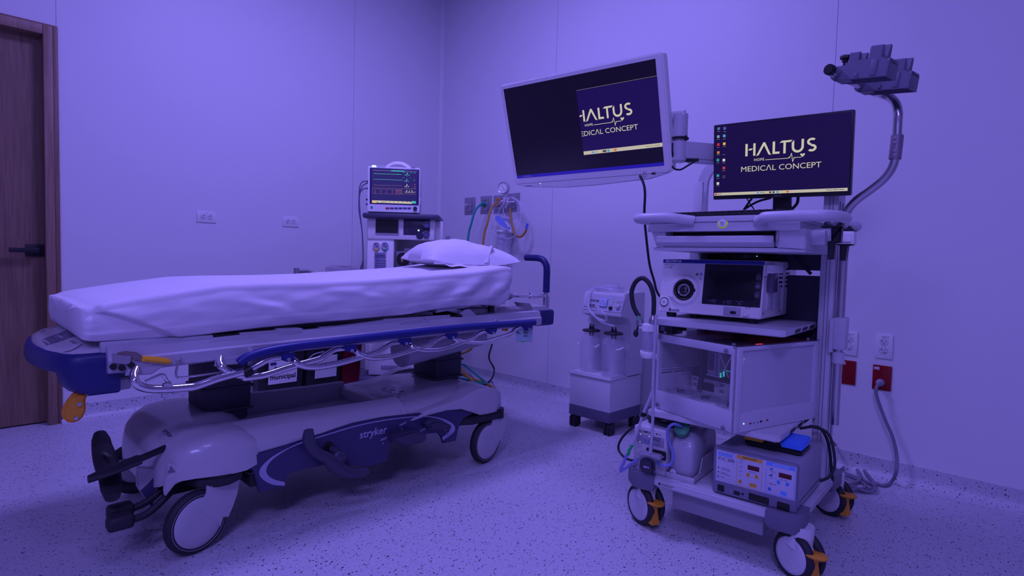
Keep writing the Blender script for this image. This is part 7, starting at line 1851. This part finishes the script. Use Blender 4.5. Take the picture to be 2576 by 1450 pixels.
MB(CM).cyl(c9(412, 440), c9(420, 350), .0135, b=.001).cyl(c9(420, 350), c9(428, 270), .013, .0085).cyl(c9(170, 480), c9(158, 365), .0135, b=.001).tube([c9(165, 470), c9(162, 440)], .0148, 12, 1).build('steel_coupling', STEEL, o)
MB(CM).cyl(c9(426, 285), c9(428, 262), .0088).cyl(c9(152, 365), c9(142, 282), .0108, .0095).build('green_sleeve', mat('sage_sleeve', (.16, .36, .26), .5), o)
MB(CM).tube([c9(180, 485), c9(125, 500), c9(100, 570), c9(85, 600)], .004, 8, 4).sph(c9(78, 638), .0105, (1, .5, 1.35)).build('end_plug', RUBBER, o)
# ------------------------------------------------------------------ loose cables around the screens
def cable(name, pts, r, label, m=RUBBER):
    o = MB().tube(pts, r, 8).build(name, m); tag(o, label, 'cable', 'cables behind the desktop monitor' if name == 'monitor_cable' else None); return o
XC = 2.10
cable('display_cable', [OM @ Vector((.20, .06, -.20)), WX(1621, 470, 1.98), WX(1621, 540, 2.02), WX(1626, 600, 2.06), WX(1634, 665, 2.10), WX(1645, 705, 2.13), WX(1657, 742, 2.16), Vector((2.20, 1.22, .76))], .005, 'long black cable hanging down from the big white display')
cable('arm_cable', [WX(1690, 360, 2.02), WX(1690, 380, 2.02), WX(1697, 397, 2.03), WX(1712, 404, 2.05), WX(1735, 404, 2.08), WX(1757, 402, 2.10)], .0058, 'black cable tucked under the display arm')
cable('thin_arm_cable', [WX(1691, 418, 2.0), WX(1697, 425, 2.01), WX(1712, 427, 2.03), WX(1730, 417, 2.06), WX(1752, 404, 2.09)], .0035, 'thin black cable sagging below the display arm')
zk = 1.135
def KC(px, py, d=.40): return CM @ K(px, py, 'y', d)
cable('monitor_cable', [KC(1900, 488), KC(1885, 508), KC(1872, 527)], .0042, 'black cable falling steeply behind the desktop monitor, crossing the thin one')
cable('monitor_cable', [KC(1940, 498), KC(1905, 508), KC(1870, 528)], .0042, 'black cable slanting flat from the desktop monitor neck to the keyboard')
cable('monitor_cable', [KC(1878, 498), KC(1886, 512), KC(1897, 527)], .0022, 'thin black cable crossing behind the desktop monitor stand')
cable('monitor_cable', [KC(2008, 496), KC(2005, 512), KC(1992, 527)], .0055, 'thick black cable bending down between the desktop monitor neck and the cart column')
cable('power_cable', [KC(1986, 625, .42), KC(2010, 655, .42), KC(2040, 690, .42)], .006, 'thick black cable slanting down behind the vented side of the video processor')
# ------------------------------------------------------------------ grey mains cable: plug, drop and loops on the floor
CBL = mat('grey_cable_sheath', (.20, .19, .27), .45)
def r7(x, y): return (2030+x/5.8, 1060+y/5.8)
pg = WX(2215, 963, XW-.008)
pts = [WX(2214, 963, XW-.04), WX(2205, 975, XW-.055), WX(2204, 990, XW-.06), WX(2211, 1015, XW-.06), WX(2228, 1060, XW-.06), WX(2246, 1102, XW-.06), WX(2256, 1150, XW-.065), WX(2254, 1190, XW-.09), WZ(2243, 1212, .012), WZ(2225, 1222, .009), WZ(2205, 1217, .009)]
lp = [(960, 880), (880, 780), (800, 680), (700, 580), (600, 520), (480, 490), (330, 520), (200, 560), (100, 650), (200, 790), (380, 880), (560, 920), (680, 910), (770, 850), (760, 760), (690, 650), (590, 580), (480, 530), (340, 505), (220, 540), (250, 640), (400, 730), (560, 790), (740, 860), (850, 930), (840, 970), (760, 990), (600, 950), (420, 890), (280, 850), (300, 760), (520, 760), (720, 820), (880, 890), (985, 940), (940, 985), (800, 1000), (640, 1000), (560, 960), (640, 940), (760, 995), (900, 1035), (985, 1000), (980, 910), (900, 800), (760, 650), (600, 560), (420, 500), (260, 450)]
pts += [WZ(*r7(*p), .009+.009*(i % 4 == 2)+.006*(i % 3 == 1)) for i, p in enumerate(lp)]
o = MB().tube(pts, .0072, 8, 5).build('mains_cable', CBL); tag(o, 'grey mains cable dropping from the red socket and looping on the floor behind the cart', 'cable')
MB(Matrix.Translation(pg)).lathe([(0, -.0), (.017, -.0), (.0175, .006), (.015, .012), (.0155, .02), (.010, .030), (.008, .038), (0, .038)], Matrix.Rotation(-PI/2, 4, 'Y'), 28).build('plug', mat('plug_grey', (.34, .33, .42), .4), o, 'round grey plug')
o = MB().tube([CM @ Vector((.25, .52, .36)), WZ(*r7(270, 270), .17), WZ(*r7(370, 300), .14), WZ(*r7(440, 380), .08), WZ(*r7(500, 480), .02), WZ(*r7(540, 580), .012), WZ(*r7(530, 680), .012), WZ(*r7(430, 740), .012)], .006, 8).build('mains_cable', CBL); tag(o, 'thinner grey cable leaving the rear of the cart and dropping to the floor loops', 'cable')
# ------------------------------------------------------------------ light: violet LED ceiling panels, the rear one added as fill
LC = (.315, .243, 1.0)
def panel(x, y, sx, sy, e, n):
    z = ZC-.012
    t = thing('ceiling_light', 'square violet LED ceiling panel '+n, 'ceiling light', (x, y, ZC), group='ceiling LED panels')
    MB().box(-sx/2-.03, sx/2+.03, -sy/2-.03, -sy/2, -.02, -.001).box(-sx/2-.03, sx/2+.03, sy/2, sy/2+.03, -.02, -.001).box(-sx/2-.03, -sx/2, -sy/2, sy/2, -.02, -.001).box(sx/2, sx/2+.03, -sy/2, sy/2, -.02, -.001).build('frame', WHITE, t)
    MB().box(-sx/2, sx/2, -sy/2, sy/2, -.006, -.002).build('diffuser', mat('violet_diffuser', (.6, .5, .9), .5, emit=LC, estr=2.5), t)
    ld = bpy.data.lights.new('panel_light', 'AREA'); ld.shape = 'RECTANGLE'; ld.size = sx; ld.size_y = sy; ld.energy = e; ld.color = LC
    lo = bpy.data.objects.new('panel_light', ld); COL.objects.link(lo); lo.parent = t; lo.location = (0, 0, -.022)
panel(1.45, 2.2, .6, .6, 53, 'above the bed')
panel(.3, .3, .6, .6, 12, 'in front of the cart')
panel(-1.5, -.8, 1.2, .6, 78, 'added as fill in the rear of the room')  # unseen fill lamp added behind the camera to brighten equipment fronts
w = bpy.data.worlds.new('world'); scn.world = w; w.use_nodes = True
w.node_tree.nodes['Background'].inputs[0].default_value = (.2, .15, .6, 1); w.node_tree.nodes['Background'].inputs[1].default_value = .05
vs_ = scn.view_settings; vs_.view_transform = 'Standard'; vs_.look = 'None'; vs_.gamma = 1; vs_.use_curve_mapping = False; vs_.exposure = 0.
scn.cycles.max_bounces = 10; scn.cycles.transparent_max_bounces = 24; scn.cycles.use_denoising = True
scn.cycles.sample_clamp_indirect = 4
